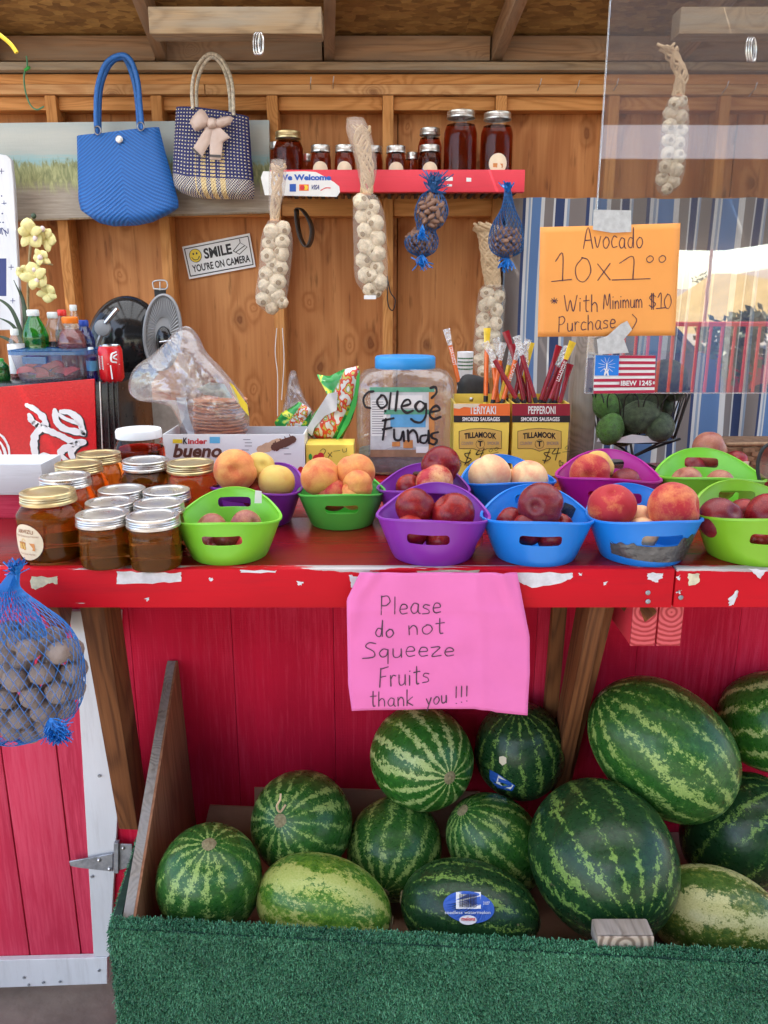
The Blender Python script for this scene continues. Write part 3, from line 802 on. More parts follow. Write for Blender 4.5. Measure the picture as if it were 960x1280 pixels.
for i in range(len(XS) - 1):
    board('upper_blocking', (XS[i] + .02, 3.075, z0 - .045), (XS[i + 1] - .02, 3.138, z0 - .002), MT['stud'], wall, 'x')
    if XS[i] >= -.8:
        board('blocking', (XS[i] + .02, 3.062, zat(270, 3.06)), (XS[i + 1] - .02, 3.138, zat(247, 3.06)), MT['stud'], wall, 'x')

# nails and hooks in the plate
for i, (x, y) in enumerate(((388, 108), (416, 107), (672, 110), (719, 112), (767, 110), (903, 113), (938, 115))):
    p = at(x, y, 3.05)
    bm = nb(); add_tube(bm, [p + Vector((0, .01, -.012)), p + Vector((.003, -.03, .004)), p + Vector((.006, -.034, .022))], .0018, 6)
    mesh('nail', bm, MT['steel'], wall, 40)

# ---- roof
TS = math.tan(R(12.8)); ZR = 2.281
def roofz(Y): return ZR + (3.05 - Y) * TS
roof = thing('stand_roof', 'open timber roof with rafters and strand board sheathing above the stand', 'roof', (0, 1, 2.6))
for xb in (-1.92, -1.34, -.767, -.192, .384, 1.014, 1.59, 2.16):
    p0 = Vector((xb, 3.12, roofz(3.12) + .045)); p1 = Vector((xb + .073 * 5.3, -2.1, roofz(-2.1) + .045))
    beam('rafter', p0, p1, .036, .088, MT['rafter'], roof)
for i, (y0, y1) in enumerate(((-2.15, -.754), (-.75, .30), (2.65, 3.2))):  # front overhang run further forward, out of view, to shade the front
    for j, (x0, x1) in enumerate(((-2.4, .28), (.2803, 2.6))):
        zz0, zz1 = roofz(y0) + .093, roofz(y1) + .093
        bm = nb(); add_prism(bm, [(x0, y0, zz0), (x1, y0, zz0), (x1, y1, zz1), (x0, y1, zz1)], (0, 0, .012))
        mesh('translucent_panel' if i == 2 and False else 'strand_board_panel', bm, MT['osb'], roof)
MT['fill_sheet'] = m = bpy.data.materials.new('milky_fill_sheet'); m.use_nodes = True; nt = m.node_tree; nt.nodes.remove(nt.nodes['Principled BSDF'])
tl_ = nd(nt, 'BsdfTranslucent', {'Color': (.93, .91, .86, 1)}); df_ = nd(nt, 'BsdfDiffuse', {'Color': (.6, .6, .58, 1)})
nt.links.new(nd(nt, 'MixShader', {0: .12, 1: tl_.outputs[0], 2: df_.outputs[0]}).outputs[0], nt.nodes['Material Output'].inputs[0])
for j in range(6):        # unseen milky sheets added so daylight reaches the back wall
    x0 = -2.4 + j * .84; bm = nb(); g0 = []
    for i in range(43):
        x = x0 + .838 * i / 42; dz = .008 * math.sin(i * 2 * PI / 7)
        g0.append((bm.verts.new((x, .304, roofz(.304) + .105 + dz)), bm.verts.new((x, 2.646, roofz(2.646) + .105 + dz))))
    for a_, b_ in zip(g0, g0[1:]): bm.faces.new((a_[0], b_[0], b_[1], a_[1]))
    mesh('added_daylight_sheet', bm, MT['fill_sheet'], roof, 80)
XB = (-1.92, -1.34, -.767, -.192, .384, 1.014, 1.59)
for i in range(len(XB) - 1):
    board('rafter_blocking', (XB[i] + .02, 3.06, ZR + .001), (XB[i + 1] - .02, 3.10, ZR + .078), MT['rafter'], roof, 'x')
for a_, b_ in ((xat(186, 30, 2.7), xat(402, 30, 2.7)), (xat(850, 30, 2.7), 1.75)):
    board('cross_tie', (a_, 2.70, zat(42, 2.7)), (b_, 2.78, zat(8, 2.7)), MT['greybeam'], roof, 'x')

# ---- lower front wall (siding boards), door, trim
front = thing('stall_front_wall', 'red painted board siding below the counter, behind the watermelons', 'wall', (0, 1.46, 0))
gx = [-.60, -.497, -.298, -.099, .100, .299, .4985, .695, .89, 1.09, 1.29]
for i in range(len(gx) - 1):
    board('siding_board', (gx[i] + .0004, 1.450, .02), (gx[i + 1] - .0004, 1.466, 1.078), MT['siding'], front, 'z', bev=.0006)
board('wall_core', (-.6, 1.467, 0), (1.3, 1.50, 1.075), MT['stud'], front, 'z')
door = thing('stall_door', 'faded pink-red board door with white trim at the lower left', 'door', (-.8, 1.45, 0))
Yd = 1.452
def pxpart(name, pts, Y, back, m, parent=None, bev=.001, **kw):
    return mesh(name, pxpoly(pts, Y, back, bev), m, parent, **kw)
board('door_board', (-.668, Yd, .085), (-.55, Yd + .02, 1.07), MT['door'], door, 'z')
board('door_board', (-.7815, Yd, .085), (-.6705, Yd + .02, 1.07), MT['door'], door, 'z')
board('door_board', (-.95, Yd, .085), (-.784, Yd + .02, 1.07), MT['door'], door, 'z')
board('door_board', (-1.15, Yd, .085), (-.953, Yd + .02, 1.07), MT['door'], door, 'z')
pxpart('side_trim', [(86, 764), (151, 764), (148, 1000), (137, 1196), (117, 1196), (97, 850)], 1.440, .011, MT['whitepaint'], door)
pxpart('bottom_rail', [(-60, 1202), (134, 1197), (134, 1230), (-60, 1237)], 1.438, .013, MT['whitepaint'], door)
for x, y in ((30, 1222), (124, 1213), (54, 1228), (36, 1231), (75, 1227), (124, 970), (115, 1096)):
    p = at(x, y, 1.4375 if y < 1200 else 1.4365)
    bm = nb(); add_lathe(bm, [(.0035, 0), (.0028, .0016)], 10); bmesh.ops.rotate(bm, verts=bm.verts, matrix=Matrix.Rotation(R(90), 3, 'X')); bmesh.ops.translate(bm, verts=bm.verts, vec=p)
    mesh('screw', bm, MT['hinge'], door)
# strap hinge
hin = pxpart('hinge', [(142, 1054), (148, 1054), (148, 1092), (142, 1092)], 1.425, .012, MT['hinge'], door)
pxpart('strap', [(98, 1075), (141, 1067), (141, 1090), (98, 1085), (88, 1083), (86, 1077)], 1.432, .004, MT['hinge'], hin)
pxpart('leaf', [(149, 1055), (165, 1056), (165, 1084), (149, 1088)], 1.432, .004, MT['hinge'], hin)
for x, y in ((124, 1075), (137, 1086), (154, 1060)):
    p = at(x, y, 1.4315); bm = nb(); add_ball(bm, p, .0045, u=12, v=8); mesh('rivet', bm, MT['steel'], hin, 40)

half = thing('half_wall', 'short red wall with a white painted cap left of the honey jars', 'wall', (-.9, 1.5, 1.1))
board('cap_board', (-1.4, 1.465, zat(619, 1.465)), (-.640, 1.56, zat(580, 1.465)), MT['whitepaint'], half, 'x')
board('face_board', (-1.4, 1.475, 1.075), (-.642, 1.50, zat(620, 1.465)), MT['door'], half, 'x')

# ---- counter
ctr = thing('counter', 'red painted wooden sales counter with chipped front edge', 'counter', (0, 1.5, 0))
ZF = zat(760, 1.15)
XJ = xat(843, 735, 1.15)
board('fascia', (-.78, 1.150, ZF), (XJ - .0012, 1.170, TZ), MT['fascia'], ctr, 'x', bev=.003)
board('fascia', (XJ + .0012, 1.151, ZF), (1.0, 1.170, TZ), MT['fascia'], ctr, 'x', bev=.003)
board('counter_plank', (-.80, 1.172, TZ - .022), (1.0, 1.4485, TZ - .001), MT['tabletop'], ctr, 'x')
board('counter_plank', (-.59, 1.4515, TZ - .022), (1.0, 1.70, TZ - .001), MT['tabletop'], ctr, 'x')
board('counter_plank', (-.59, 1.703, TZ - .022), (1.0, 1.96, TZ - .001), MT['tabletop'], ctr, 'x')
rnd = random.Random(3)
def chip(pts, Y=1.1495, m='chipwhite'):
    P = []
    for i, (x, y) in enumerate(dense(pts, 5, False)):
        P.append((x + rnd.uniform(-1.2, 1.2), y + rnd.uniform(-1.2, 1.2)))
    q = pxquad(Y); bm = nb()
    bm.faces.new([bm.verts.new(at(x, y, Y)) for x, y in P][::-1])
    mesh('bare_patch', bm, MT[m], ctr)
MT['chipwhite'] = pm('bare_primer', (.62, .62, .66), .7, var=.18, vs_=60)
MT['chipcream'] = pm('bare_cream_primer', (.60, .56, .40), .7, var=.25, vs_=80)
chip([(146, 714), (190, 716), (226, 716), (226, 726), (190, 730), (145, 729)])
chip([(39, 721), (72, 721), (71, 729), (60, 730), (44, 737), (38, 734)], m='chipcream')
chip([(646, 716), (716, 716), (716, 722), (700, 730), (664, 735), (648, 727)])
chip([(436, 719), (452, 720), (448, 733), (440, 734)])
chip([(809, 716), (828, 716), (829, 723), (820, 728), (810, 724)])
chip([(859, 717), (875, 717), (873, 729), (862, 732)], m='chipcream')
chip([(911, 748), (920, 738), (924, 739), (917, 756), (911, 757)])
chip([(936, 711), (960, 712), (951, 723)]); chip([(844, 740), (852, 737), (850, 742)]); chip([(845, 722), (850, 719), (849, 725)])
chip([(300, 713), (345, 713), (344, 716), (301, 716)]); chip([(520, 713), (600, 713), (598, 716), (522, 716)], m='chipcream'); chip([(181, 748), (186, 747), (185, 752)])
chip([(722, 716), (729, 717), (726, 720)]); chip([(754, 729), (761, 727), (757, 732)]); chip([(370, 727), (380, 728), (374, 733)]); chip([(260, 722), (268, 724), (262, 727)])
for x, y in ((810, 741), (810, 752), (851, 747)):
    p = at(x, y, 1.149); bm = nb(); add_ball(bm, p, .004, s=(1, .4, 1), u=12, v=8); mesh('screw', bm, MT['hinge'], ctr, 40)
def brace(p0, p1, w=.038, d=.075, name='brace'):
    beam(name, p0, p1, w, d, MT['brace'], ctr)
brace((-.462, 1.215, 1.045), (-.515, 1.425, .475))
brace((xat(38, 775, 1.3), 1.43, .90), (xat(84, 768, 1.25), 1.19, 1.05), .03, .05)
brace((.340, 1.215, 1.05), (.348, 1.42, .55), .026, .07)
brace((.372, 1.25, 1.05), (.366, 1.438, .56), .024, .05)
brace((.316, 1.34, 1.06), (.330, 1.44, .60), .026, .02)
brace((.352, 1.30, 1.075), (.43, 1.21, .99), .02, .05)
for x0, x1 in ((788, 818.5), (821, 850.5)):
    a_ = at(x0, 808, 1.20); b_ = at(x1, 808, 1.20)
    board('bracket_arm', (a_.x, 1.206, a_.z), (b_.x, 1.449, ZF + .03), MT['pinkwood'], ctr, 'y')
    board('arm_end', (a_.x, 1.202, a_.z), (b_.x, 1.2055, ZF + .03), MT['endgrain'], ctr, 'z')
pxpart('metal_bracket', [(137, 763), (148, 763), (148, 798), (141, 798)], 1.41, .003, MT['whitepaint'], ctr)

# ---- melon bin
bin_ = thing('melon_bin', 'low display bin faced with dark green artificial turf, full of watermelons', 'bin', (.1, 1.2, 0))
BL, BR = Vector((-.418, 1.007, .575)), Vector((.95, .912, .575))
dirf = (BR - BL); dirf.z = 0; dirf.normalize(); nrm = Vector((dirf.y, -dirf.x, 0))
if nrm.y > 0: nrm = -nrm
bm = nb(); add_prism(bm, [BL, BR, (BR.x, BR.y, .0), (BL.x, BL.y, .0)], -nrm * .02); mesh('front_panel', bm, MT['turf_base'], bin_)
SL = Vector((-.500, 1.40, .44))
bm = nb(); add_prism(bm, [SL, BL + Vector((0, .02, 0)), (BL.x, BL.y + .02, 0), (SL.x, SL.y, 0)], (.012, 0, 0)); mesh('side_panel', bm, MT['turf_base'], bin_)
bm = nb(); add_box(bm, (-.40, 1.03, .395), (1.0, 1.445, .415)); mesh('bin_floor', bm, MT['cardboard'], bin_)
def turf(name, quad, n, seed, extra=None):
    rnd = random.Random(seed); V = []; F = []
    tl, tr, bl, nm = quad
    for i in range(n):
        u, v = rnd.random(), rnd.random()
        if u < .002: u = 0
        p = tl.lerp(tr, u) + (bl - tl) * v
        p = p + nm * (.002 * mnoise.noise(p * 30))
        t = Vector((rnd.gauss(0, 1), rnd.gauss(0, 1), rnd.gauss(0, 1) - .3)); t -= nm * t.dot(nm); t.normalize()
        L = rnd.uniform(.003, .0062); w = nm.cross(t) * rnd.uniform(.0006, .0011)
        c = rnd.uniform(.15, .8)
        q = p + t * L * c + nm * L * rnd.uniform(.5, 1)
        e = q + t * L * .5 * rnd.uniform(-.4, 1) + nm * L * rnd.uniform(-.3, .2)
        k = len(V)
        V += [p - w, p + w, q + w * .8, q - w * .8, e]
        F += [(k, k + 1, k + 2, k + 3), (k + 3, k + 2, k + 4)]
    me = bpy.data.meshes.new(name); me.from_pydata([tuple(v) for v in V], [], F); me.materials.append(MT['turf']); me.update()
    o = link(bpy.data.objects.new(name, me)); setparent(o, bin_, (0, 0, 0)); o['kind'] = 'stuff'; return o
zb = .36
turf('turf_covering', (BL, BL.lerp(BR, .75), Vector((BL.x, BL.y, zb)), nrm), 120000, 1)
top_n = Vector((0, 0, 1))
turf('turf_lip', (BL + Vector((0, .022, 0)), BL.lerp(BR, .75) + Vector((0, .022, 0)), BL, top_n), 11000, 2)
sdn = Vector((-.98, -.2, 0)).normalized()
turf('turf_side', (SL, BL + Vector((0, .015, 0)), SL - Vector((0, 0, .3)), sdn), 20000, 3)
# plywood divider
dv = thing('plywood_divider', 'tall triangular plywood sheet standing at the left side of the melon bin', 'board', (-.40, 1.25, .2))
top = Vector((-.414, 1.445, zat(826, 1.445))); lowf = Vector((-.396, 1.032, .555))
pts = [top, top + Vector((0, -.010, -.004)), lowf, (-.396, 1.032, .416), (-.40, 1.445, .416)]
pts = [Vector(p) for p in pts]
bm = nb(); add_prism(bm, [p + Vector((.008, 0, 0)) for p in pts], (-.004, 0, 0))
mesh('veneer_face', bm, MT['divider'], dv)
bm = nb(); add_prism(bm, [p + Vector((.0038, 0.0, 0)) for p in pts], (-.016, 0, 0))
mesh('plywood_core', bm, MT['plyedge'], dv)
# cardboard liner
def card(pts, Y, label, m='cardboard'):
    o = mesh('cardboard_sheet', pxpoly(pts, Y, .004), MT[m], label=label, cat='cardboard')
    return o
card([(262, 1007), (332, 1010), (330, 1120), (235, 1120)], 1.405, 'brown cardboard sheet standing behind the two leftmost watermelons')
card([(318, 985), (420, 986), (520, 990), (600, 990), (600, 1100), (318, 1120)], 1.43, 'wide brown cardboard liner against the red wall behind the middle melons')
bk = thing('timber_block', 'cut timber block end under the big dark watermelon', 'block', at(784, 1200, .985))
a_ = at(747, 1206, .957); b_ = at(822, 1178, .957); a_.z = .566; b_.z = .595
board('block_body', (a_.x, .972, a_.z), (b_.x, 1.005, b_.z), MT['plyedge'], bk, 'y', bev=.004)
board('sawn_end', (a_.x + .001, .968, a_.z + .001), (b_.x - .001, .9715, b_.z - .001), MT['greyend'], bk, 'z', bev=.003)

# ---- watermelons
MEL = []
def melon(cx, cy, long_px, short_px, axis, Y, m, label, scar=True, egg=0.0):
    """axis: (right, up, towards viewer) of the blossom pole in the photo's frame"""
    s = mpp(cy, Y)
    c = at(cx, cy, Y)
    a = Vector(axis).normalized()
    Rv = Vector((1, 0, 0)); Uv = Vector((0, SP, CP)); Tv = Vector((0, -CP, SP))
    wax = Rv * a.x + Uv * a.y + Tv * a.z
    sh = short_px * s / 2; lo = long_px * s / 2
    bm = nb()
    bmesh.ops.create_uvsphere(bm, u_segments=56, v_segments=36, radius=1)
    sd_ = random.uniform(0, 50)
    for v in bm.verts:
        p = v.co.copy()
        v.co = p * (1 + .018 * mnoise.noise(p * 1.3 + Vector((sd_, 0, 0)))) * (1 - .03 * abs(p.z) ** 6)
        if egg: v.co.x *= 1 + egg * p.z; v.co.y *= 1 + egg * p.z
    me = tomesh('watermelon', bm, MT[m], 80)
    root = thing('watermelon', label, 'watermelon', c, 'watermelons heaped in the turf bin')
    o = link(bpy.data.objects.new('rind', me)); o.parent = root; o.scale = (sh, sh, lo)
    if scar:
        bm = nb(); add_lathe(bm, [(.012, 0), (.0085, .0022), (.0035, .0012), (.0018, .003)], 14)
        for v in bm.verts: v.co += Vector((mnoise.noise(v.co * 300) * .0012, mnoise.noise(v.co * 300 + Vector((5, 0, 0))) * .0012, lo * .968))
        k = link(bpy.data.objects.new('blossom_scar', tomesh('blossom_scar', bm, MT['scar'], 60))); k.parent = root
        k2 = link(bpy.data.objects.new('stem_scar', k.data)); k2.parent = root; k2.rotation_euler = (PI, 0, 0)
    root.rotation_euler = (wax.to_track_quat('Z', 'Y')).to_euler()
    MEL.append(root); return root, c, s
MT['scar'] = pm('dry_scar', (.24, .20, .10), .8, var=.3, vs_=200)
melon(262, 1100, 142, 131, (.10, .86, .5), 1.14, 'rind_mid', 'dark and pale striped green watermelon at the left end beside the plywood sheet')
melon(377, 1028, 132, 126, (-.30, .36, .85), 1.27, 'rind_mid', 'round dark watermelon with a curly stem, in front of the left cardboard')
melon(405, 1131, 178, 116, (.97, -.2, .12), 1.12, 'rind_pale', 'pale lime green watermelon lying on its side in the front row', egg=-.05)
melon(493, 1060, 130, 118, (-.22, -.45, .80), 1.27, 'rind_mid', 'striped watermelon resting behind the pale lime one and the stickered one')
melon(527, 947, 138, 126, (.45, -.08, .88), 1.34, 'rind_bright', 'bright green melon with pale rays, highest in the middle under the pink sign')
melon(650, 938, 126, 112, (-.1, .9, .35), 1.375, 'rind_dark', 'dark watermelon with a torn blue sticker beside the diagonal braces')
melon(620, 1056, 146, 112, (-.62, .72, .3), 1.26, 'rind_mid', 'slanting green watermelon between the stickered one and the biggest one')
melon(587, 1138, 178, 118, (.98, -.15, .1), 1.12, 'rind_dark', 'dark watermelon with an oval blue barcode sticker in the front row', egg=-.04)
melon(753, 1072, 208, 178, (.18, -.40, .90), 1.16, 'rind_dark', 'biggest dark watermelon, resting on the timber block')
melon(829, 935, 206, 156, (.74, -.66, .1), 1.28, 'rind_mid', 'large mottled watermelon lying on top of the heap at the right')
melon(893, 1146, 165, 120, (.95, -.12, .3), 1.12, 'rind_yellow', 'yellowish green watermelon in the lower right corner')
melon(925, 1040, 160, 134, (.5, .75, .3), 1.29, 'rind_dark', 'dark striped watermelon between the yellowish one and the mottled one')
melon(968, 902, 140, 126, (.75, .2, .6), 1.37, 'rind_bright', 'light green watermelon cut off by the right edge, against the red wall')
# curly stem on the second melon
p = at(357, 1006, 1.18)
bm = nb(); add_tube(bm, smooth_pts([at(357, 1006, 1.182), at(350, 1015, 1.172), at(346, 1008, 1.168), at(350, 1000, 1.172), at(351, 992, 1.178)], 5), .0018, 6)
cs = mesh('stem_curl', bm, MT['stem']); root = MEL[1]
bpy.context.view_layer.update()
def reparent(o, root):
    bpy.context.view_layer.update()
    mw = o.matrix_world.copy(); o.parent = root
    bpy.context.view_layer.update()
    o.matrix_parent_inverse = root.matrix_world.inverted(); o.matrix_world = mw
reparent(cs, root)
# oval sticker lying on the curved rind: project flat shapes onto the ellipsoid
def on_melon(root, bm, k):
    """pull verts (placed in front of the melon) back along the view ray to the rind"""
    rind_ = [c for c in root.children if c.name.startswith('rind')][0]
    Mw = rind_.matrix_world; Mx = Mw.inverted(); o0 = Vector((0, 0, CAMZ))
    miss = []
    for v in bm.verts:
        d = (v.co - o0).normalized(); a = Mx @ o0; b_ = (Mx.to_3x3() @ d).normalized()
        hit, loc, nn, idx = rind_.ray_cast(a, b_)
        if hit: v.co = Mw @ loc - d * (.0012 + .0007 * k)
        else: miss.append(v)
    bmesh.ops.delete(bm, geom=miss, context='VERTS')
def decal(root, name, fn, m, k):
    bm = nb(); fn(bm, pxquad(1.0, lift=0)); 
    bmesh.ops.triangulate(bm, faces=bm.faces)
    for _ in range(2 if k == 1 else 0): bmesh.ops.subdivide_edges(bm, edges=bm.edges, cuts=1)
    on_melon(root, bm, k)
    o = mesh(name, bm, MT[m]); reparent(o, root); return o
def U(x): return x / 960
def V_(y): return y / 1280
rt = MEL[7]
bpy.context.view_layer.update()
def s_oval(bm, q): 
    bm.faces.new([bm.verts.new(q.p(U(586 + 32 * math.cos(a)), V_(1134 + 20 * math.sin(a) + 3 * math.cos(a)))) for a in [i * 2 * PI / 40 for i in range(40)]])
decal(rt, 'oval_sticker', s_oval, 'blue', 1)
def s_bar(bm, q): add_rect(bm, q, U(570), V_(1115), U(601), V_(1136))
decal(rt, 'barcode_panel', s_bar, 'paper', 2)
def s_bars(bm, q):
    r_ = random.Random(2); x = 574.5
    while x < 596:
        w_ = r_.uniform(.35, 1.1); add_rect(bm, q, U(x), V_(1117.5), U(x + w_), V_(1134)); x += w_ + r_.uniform(.5, 1.1)
decal(rt, 'barcode', s_bars, 'ink', 3)
def s_wh(bm, q):
    add_ell(bm, q, U(585), V_(1150), U(11), V_(6)); add_text(bm, '3107', q, U(604), V_(1127), U(612), V_(1131)); add_text(bm, 'seedless watermelon', q, U(556), V_(1138.5), U(613), V_(1142.5))
decal(rt, 'sticker_print', s_wh, 'white', 2)
def s_rd(bm, q): add_text(bm, 'melons', q, U(577), V_(1146), U(594), V_(1151), bold=.02)
decal(rt, 'sticker_logo', s_rd, 'red', 3)
rt = MEL[5]
def s_b2(bm, q): bm.faces.new([bm.verts.new(q.p(U(x), V_(y))) for x, y in ((612, 962), (622, 967), (644, 982), (640, 989), (622, 985), (612, 974))])
decal(rt, 'torn_sticker', s_b2, 'blue', 1)
def s_b3(bm, q): bm.faces.new([bm.verts.new(q.p(U(x), V_(y))) for x, y in ((623, 969), (642, 982), (638, 987), (620, 979))])
decal(rt, 'sticker_barcode', s_b3, 'paper', 2)
def s_b4(bm, q): bm.faces.new([bm.verts.new(q.p(U(x), V_(y))) for x, y in ((624, 946), (629, 945), (633, 947), (633, 954), (628, 957), (624, 953))])
decal(rt, 'paper_scrap', s_b4, 'cream', 1)

# ================================================================ THINGS ON THE COUNTER
class CylQuad:
    """u,v over a patch wrapped round a standing cylinder"""
    def __init__(self, c, r, a0, w, z0, z1, lift=.0006):
        self.cc = Vector(c); self.r = r; self.a0 = a0; self.w = w; self.z0 = z0; self.z1 = z1; self.lift = lift
        self.n = Vector((0, -1, 0)); self.c = [self.p(0, 0), self.p(1, 0), self.p(1, 1), self.p(0, 1)]
    def p(self, u, v, k=1.0):
        a = self.a0 + (u - .5) * self.w / self.r
        r = self.r + self.lift * k
        return self.cc + Vector((math.sin(a) * r, -math.cos(a) * r, self.z1 + (self.z0 - self.z1) * v))
def cyl_disc(bm, q, cu, cv, ru, rv, k, n=28, a0=0, a1=2 * PI):
    mid = bm.verts.new(q.p(cu, cv, k)); rings = []
    for t in (.5, 1):
        rings.append([bm.verts.new(q.p(cu + ru * t * math.cos(a0 + (a1 - a0) * i / (n - 1)), cv - rv * t * math.sin(a0 + (a1 - a0) * i / (n - 1)), k)) for i in range(n)])
    for i in range(n - 1):
        bm.faces.new((mid, rings[0][i], rings[0][i + 1])); bm.faces.new((rings[0][i], rings[1][i], rings[1][i + 1], rings[0][i + 1]))
    return bm
def jar(c, r, h, lr, lid, hon, label, group, lab=None, cat='honey jar', fill=.80, square=None, lidh=None):
    """mason jar standing at c"""
    c = Vector(c); root = thing('honey_jar', label, cat, c, group)
    lh = lidh or min(.018, h * .2); g = h - lh * .8
    pr = [(r * .86, .0015), (r * .95, .004), (r, .012), (r, g * .70), (r * .97, g * .80), (lr * 1.02, g * .92), (lr * .97, g * .95), (lr * .97, g)]
    pr = [(p.x, p.y) for p in smooth_pts([Vector((a, b, 0)) for a, b in pr], 3)]
    bm = nb(); add_lathe(bm, pr, 40, c, True, False, sq=square)
    mesh('glass', bm, MT['glass'], root, 60)
    hp = [(a - .0022, max(b, .004)) for a, b in pr if b < h * fill]
    bm = nb(); add_lathe(bm, hp, 40, c, True, True, sq=square)
    mesh('honey', bm, MT[hon], root, 60)
    if lid == 'white':
        bm = nb(); add_lathe(bm, [(lr * 1.04, h - lh), (lr * 1.07, h - lh + .001), (lr * 1.07, h - .003), (lr * 1.03, h), (lr * .9, h - .0005)], 40, c)
        for i in range(0): pass
        mesh('lid', bm, MT['white'], root, 40)
    else:
        b0 = h - lh
        bp = [(lr * 1.0, b0), (lr * 1.045, b0 + .0005), (lr * 1.045, b0 + lh * .22), (lr * 1.01, b0 + lh * .32), (lr * 1.03, b0 + lh * .42), (lr * 1.01, b0 + lh * .52),
              (lr * 1.03, b0 + lh * .62), (lr * 1.01, b0 + lh * .72), (lr * 1.02, b0 + lh * .93), (lr * .985, h), (lr * .86, h), (lr * .85, h - .0012)]
        bm = nb(); add_lathe(bm, bp, 48, c, False, False); mesh('lid_band', bm, MT[lid], root, 25)
        bm = nb(); add_lathe(bm, [(lr * .86, h - .0016), (lr * .84, h - .0006), (lr * .80, h - .0006), (lr * .77, h - .0016), (lr * .74, h - .0012)], 40, c, False, True)
        mesh('lid_disc', bm, MT[lid], root, 25)
    if lab:
        lrad, ang, zc, full = lab
        q = CylQuad(c, r, ang, lrad * 2, zc - lrad, zc + lrad)
        bm = nb(); cyl_disc(bm, q, .5, .5, .5, .5, 1); lb = mesh('label', bm, MT['cream'], root)
        if full:
            bm = nb(); add_text(bm, 'ARVIZU', q, .24, .16, .76, .27, k=2, bold=.01, arc=.2); mesh('lettering', bm, MT['labeltext'], lb)
            bm = nb(); add_text(bm, 'Pure & Delicious Honey', q, .1, .30, .9, .37, k=2); add_text(bm, 'Raw Local Honey', q, .25, .80, .75, .86, k=2); mesh('lettering', bm, MT['labeltext'], lb)
        bm = nb()
        for a_, b_, c_, d_ in ((.24, .50, .46, .70), (.40, .52, .76, .72)): add_rect(bm, q, a_, b_, c_, d_, 2)
        mesh('honeycomb_picture', bm, MT['labelorange'], lb)
        if full:
            bm = nb(); add_stroke(bm, q, [(.36, .52), (.42, .40), (.50, .45)], .0008, 3); add_stroke(bm, q, [(.3, .55), (.35, .68)], .003, 3); add_stroke(bm, q, [(.42, .55), (.46, .68)], .003, 3); mesh('dipper_picture', bm, MT['boxgold'], lb)
    return root
# (lid centre px, py), radius, height, lid radius
def jar_at(px, py, r, h, lr, lid, hon, label, lab=None, **kw):
    p = atz(px, py, TZ + h)
    return jar((p.x, p.y, TZ), r, h, lr, lid, hon, label, 'honey jars standing on the counter', lab, **kw)
jar_at(59.5, 613, .0515, .108, .0405, 'lid_gold', 'honey', 'large gold lidded honey jar with round cream label, front left corner of the counter', (.0285, -.42, .038, True), fill=.78)
jar_at(81, 594, .0505, .108, .0402, 'lid_silver', 'honey', 'large silver lidded honey jar right behind the labelled one')
jar_at(98, 578, .0505, .108, .0402, 'lid_gold', 'honey', 'third large honey jar back in the left diagonal row, brass coloured lid')
jar_at(123, 566, .0505, .108, .0402, 'lid_gold', 'honey', 'large honey jar at the rear end of the left diagonal row')
jar_at(182, 574, .0515, .108, .0415, 'lid_silver', 'honey', 'large silver lidded honey jar in front of the white lidded one')
jar_at(238, 577, .0515, .108, .0415, 'lid_gold', 'honey', 'large gold lidded honey jar in front of the chocolate bar box')
jar_at(128, 641, .0395, .084, .0385, 'lid_silver', 'honey', 'small honey jar at the front edge, left one of the front pair')
jar_at(191, 643, .0395, .084, .0385, 'lid_silver', 'honey', 'small honey jar at the front edge beside the lime green bucket')
jar_at(138, 626, .0395, .084, .0385, 'lid_silver', 'honey', 'small honey jar, left one of the middle pair')
jar_at(198.5, 627, .0395, .084, .0385, 'lid_silver', 'honey', 'small honey jar, right one of the middle pair')
jar_at(152, 610.5, .0395, .084, .0385, 'lid_silver', 'honey', 'small honey jar, left one of the rear pair')
jar_at(208, 612, .0395, .084, .0385, 'lid_silver', 'honey', 'small honey jar, right one of the rear pair')
jar_at(173, 536, .052, .135, .0435, 'white', 'honey_dark', 'dark honey jar with a white plastic lid, at the back of the group', fill=.74)

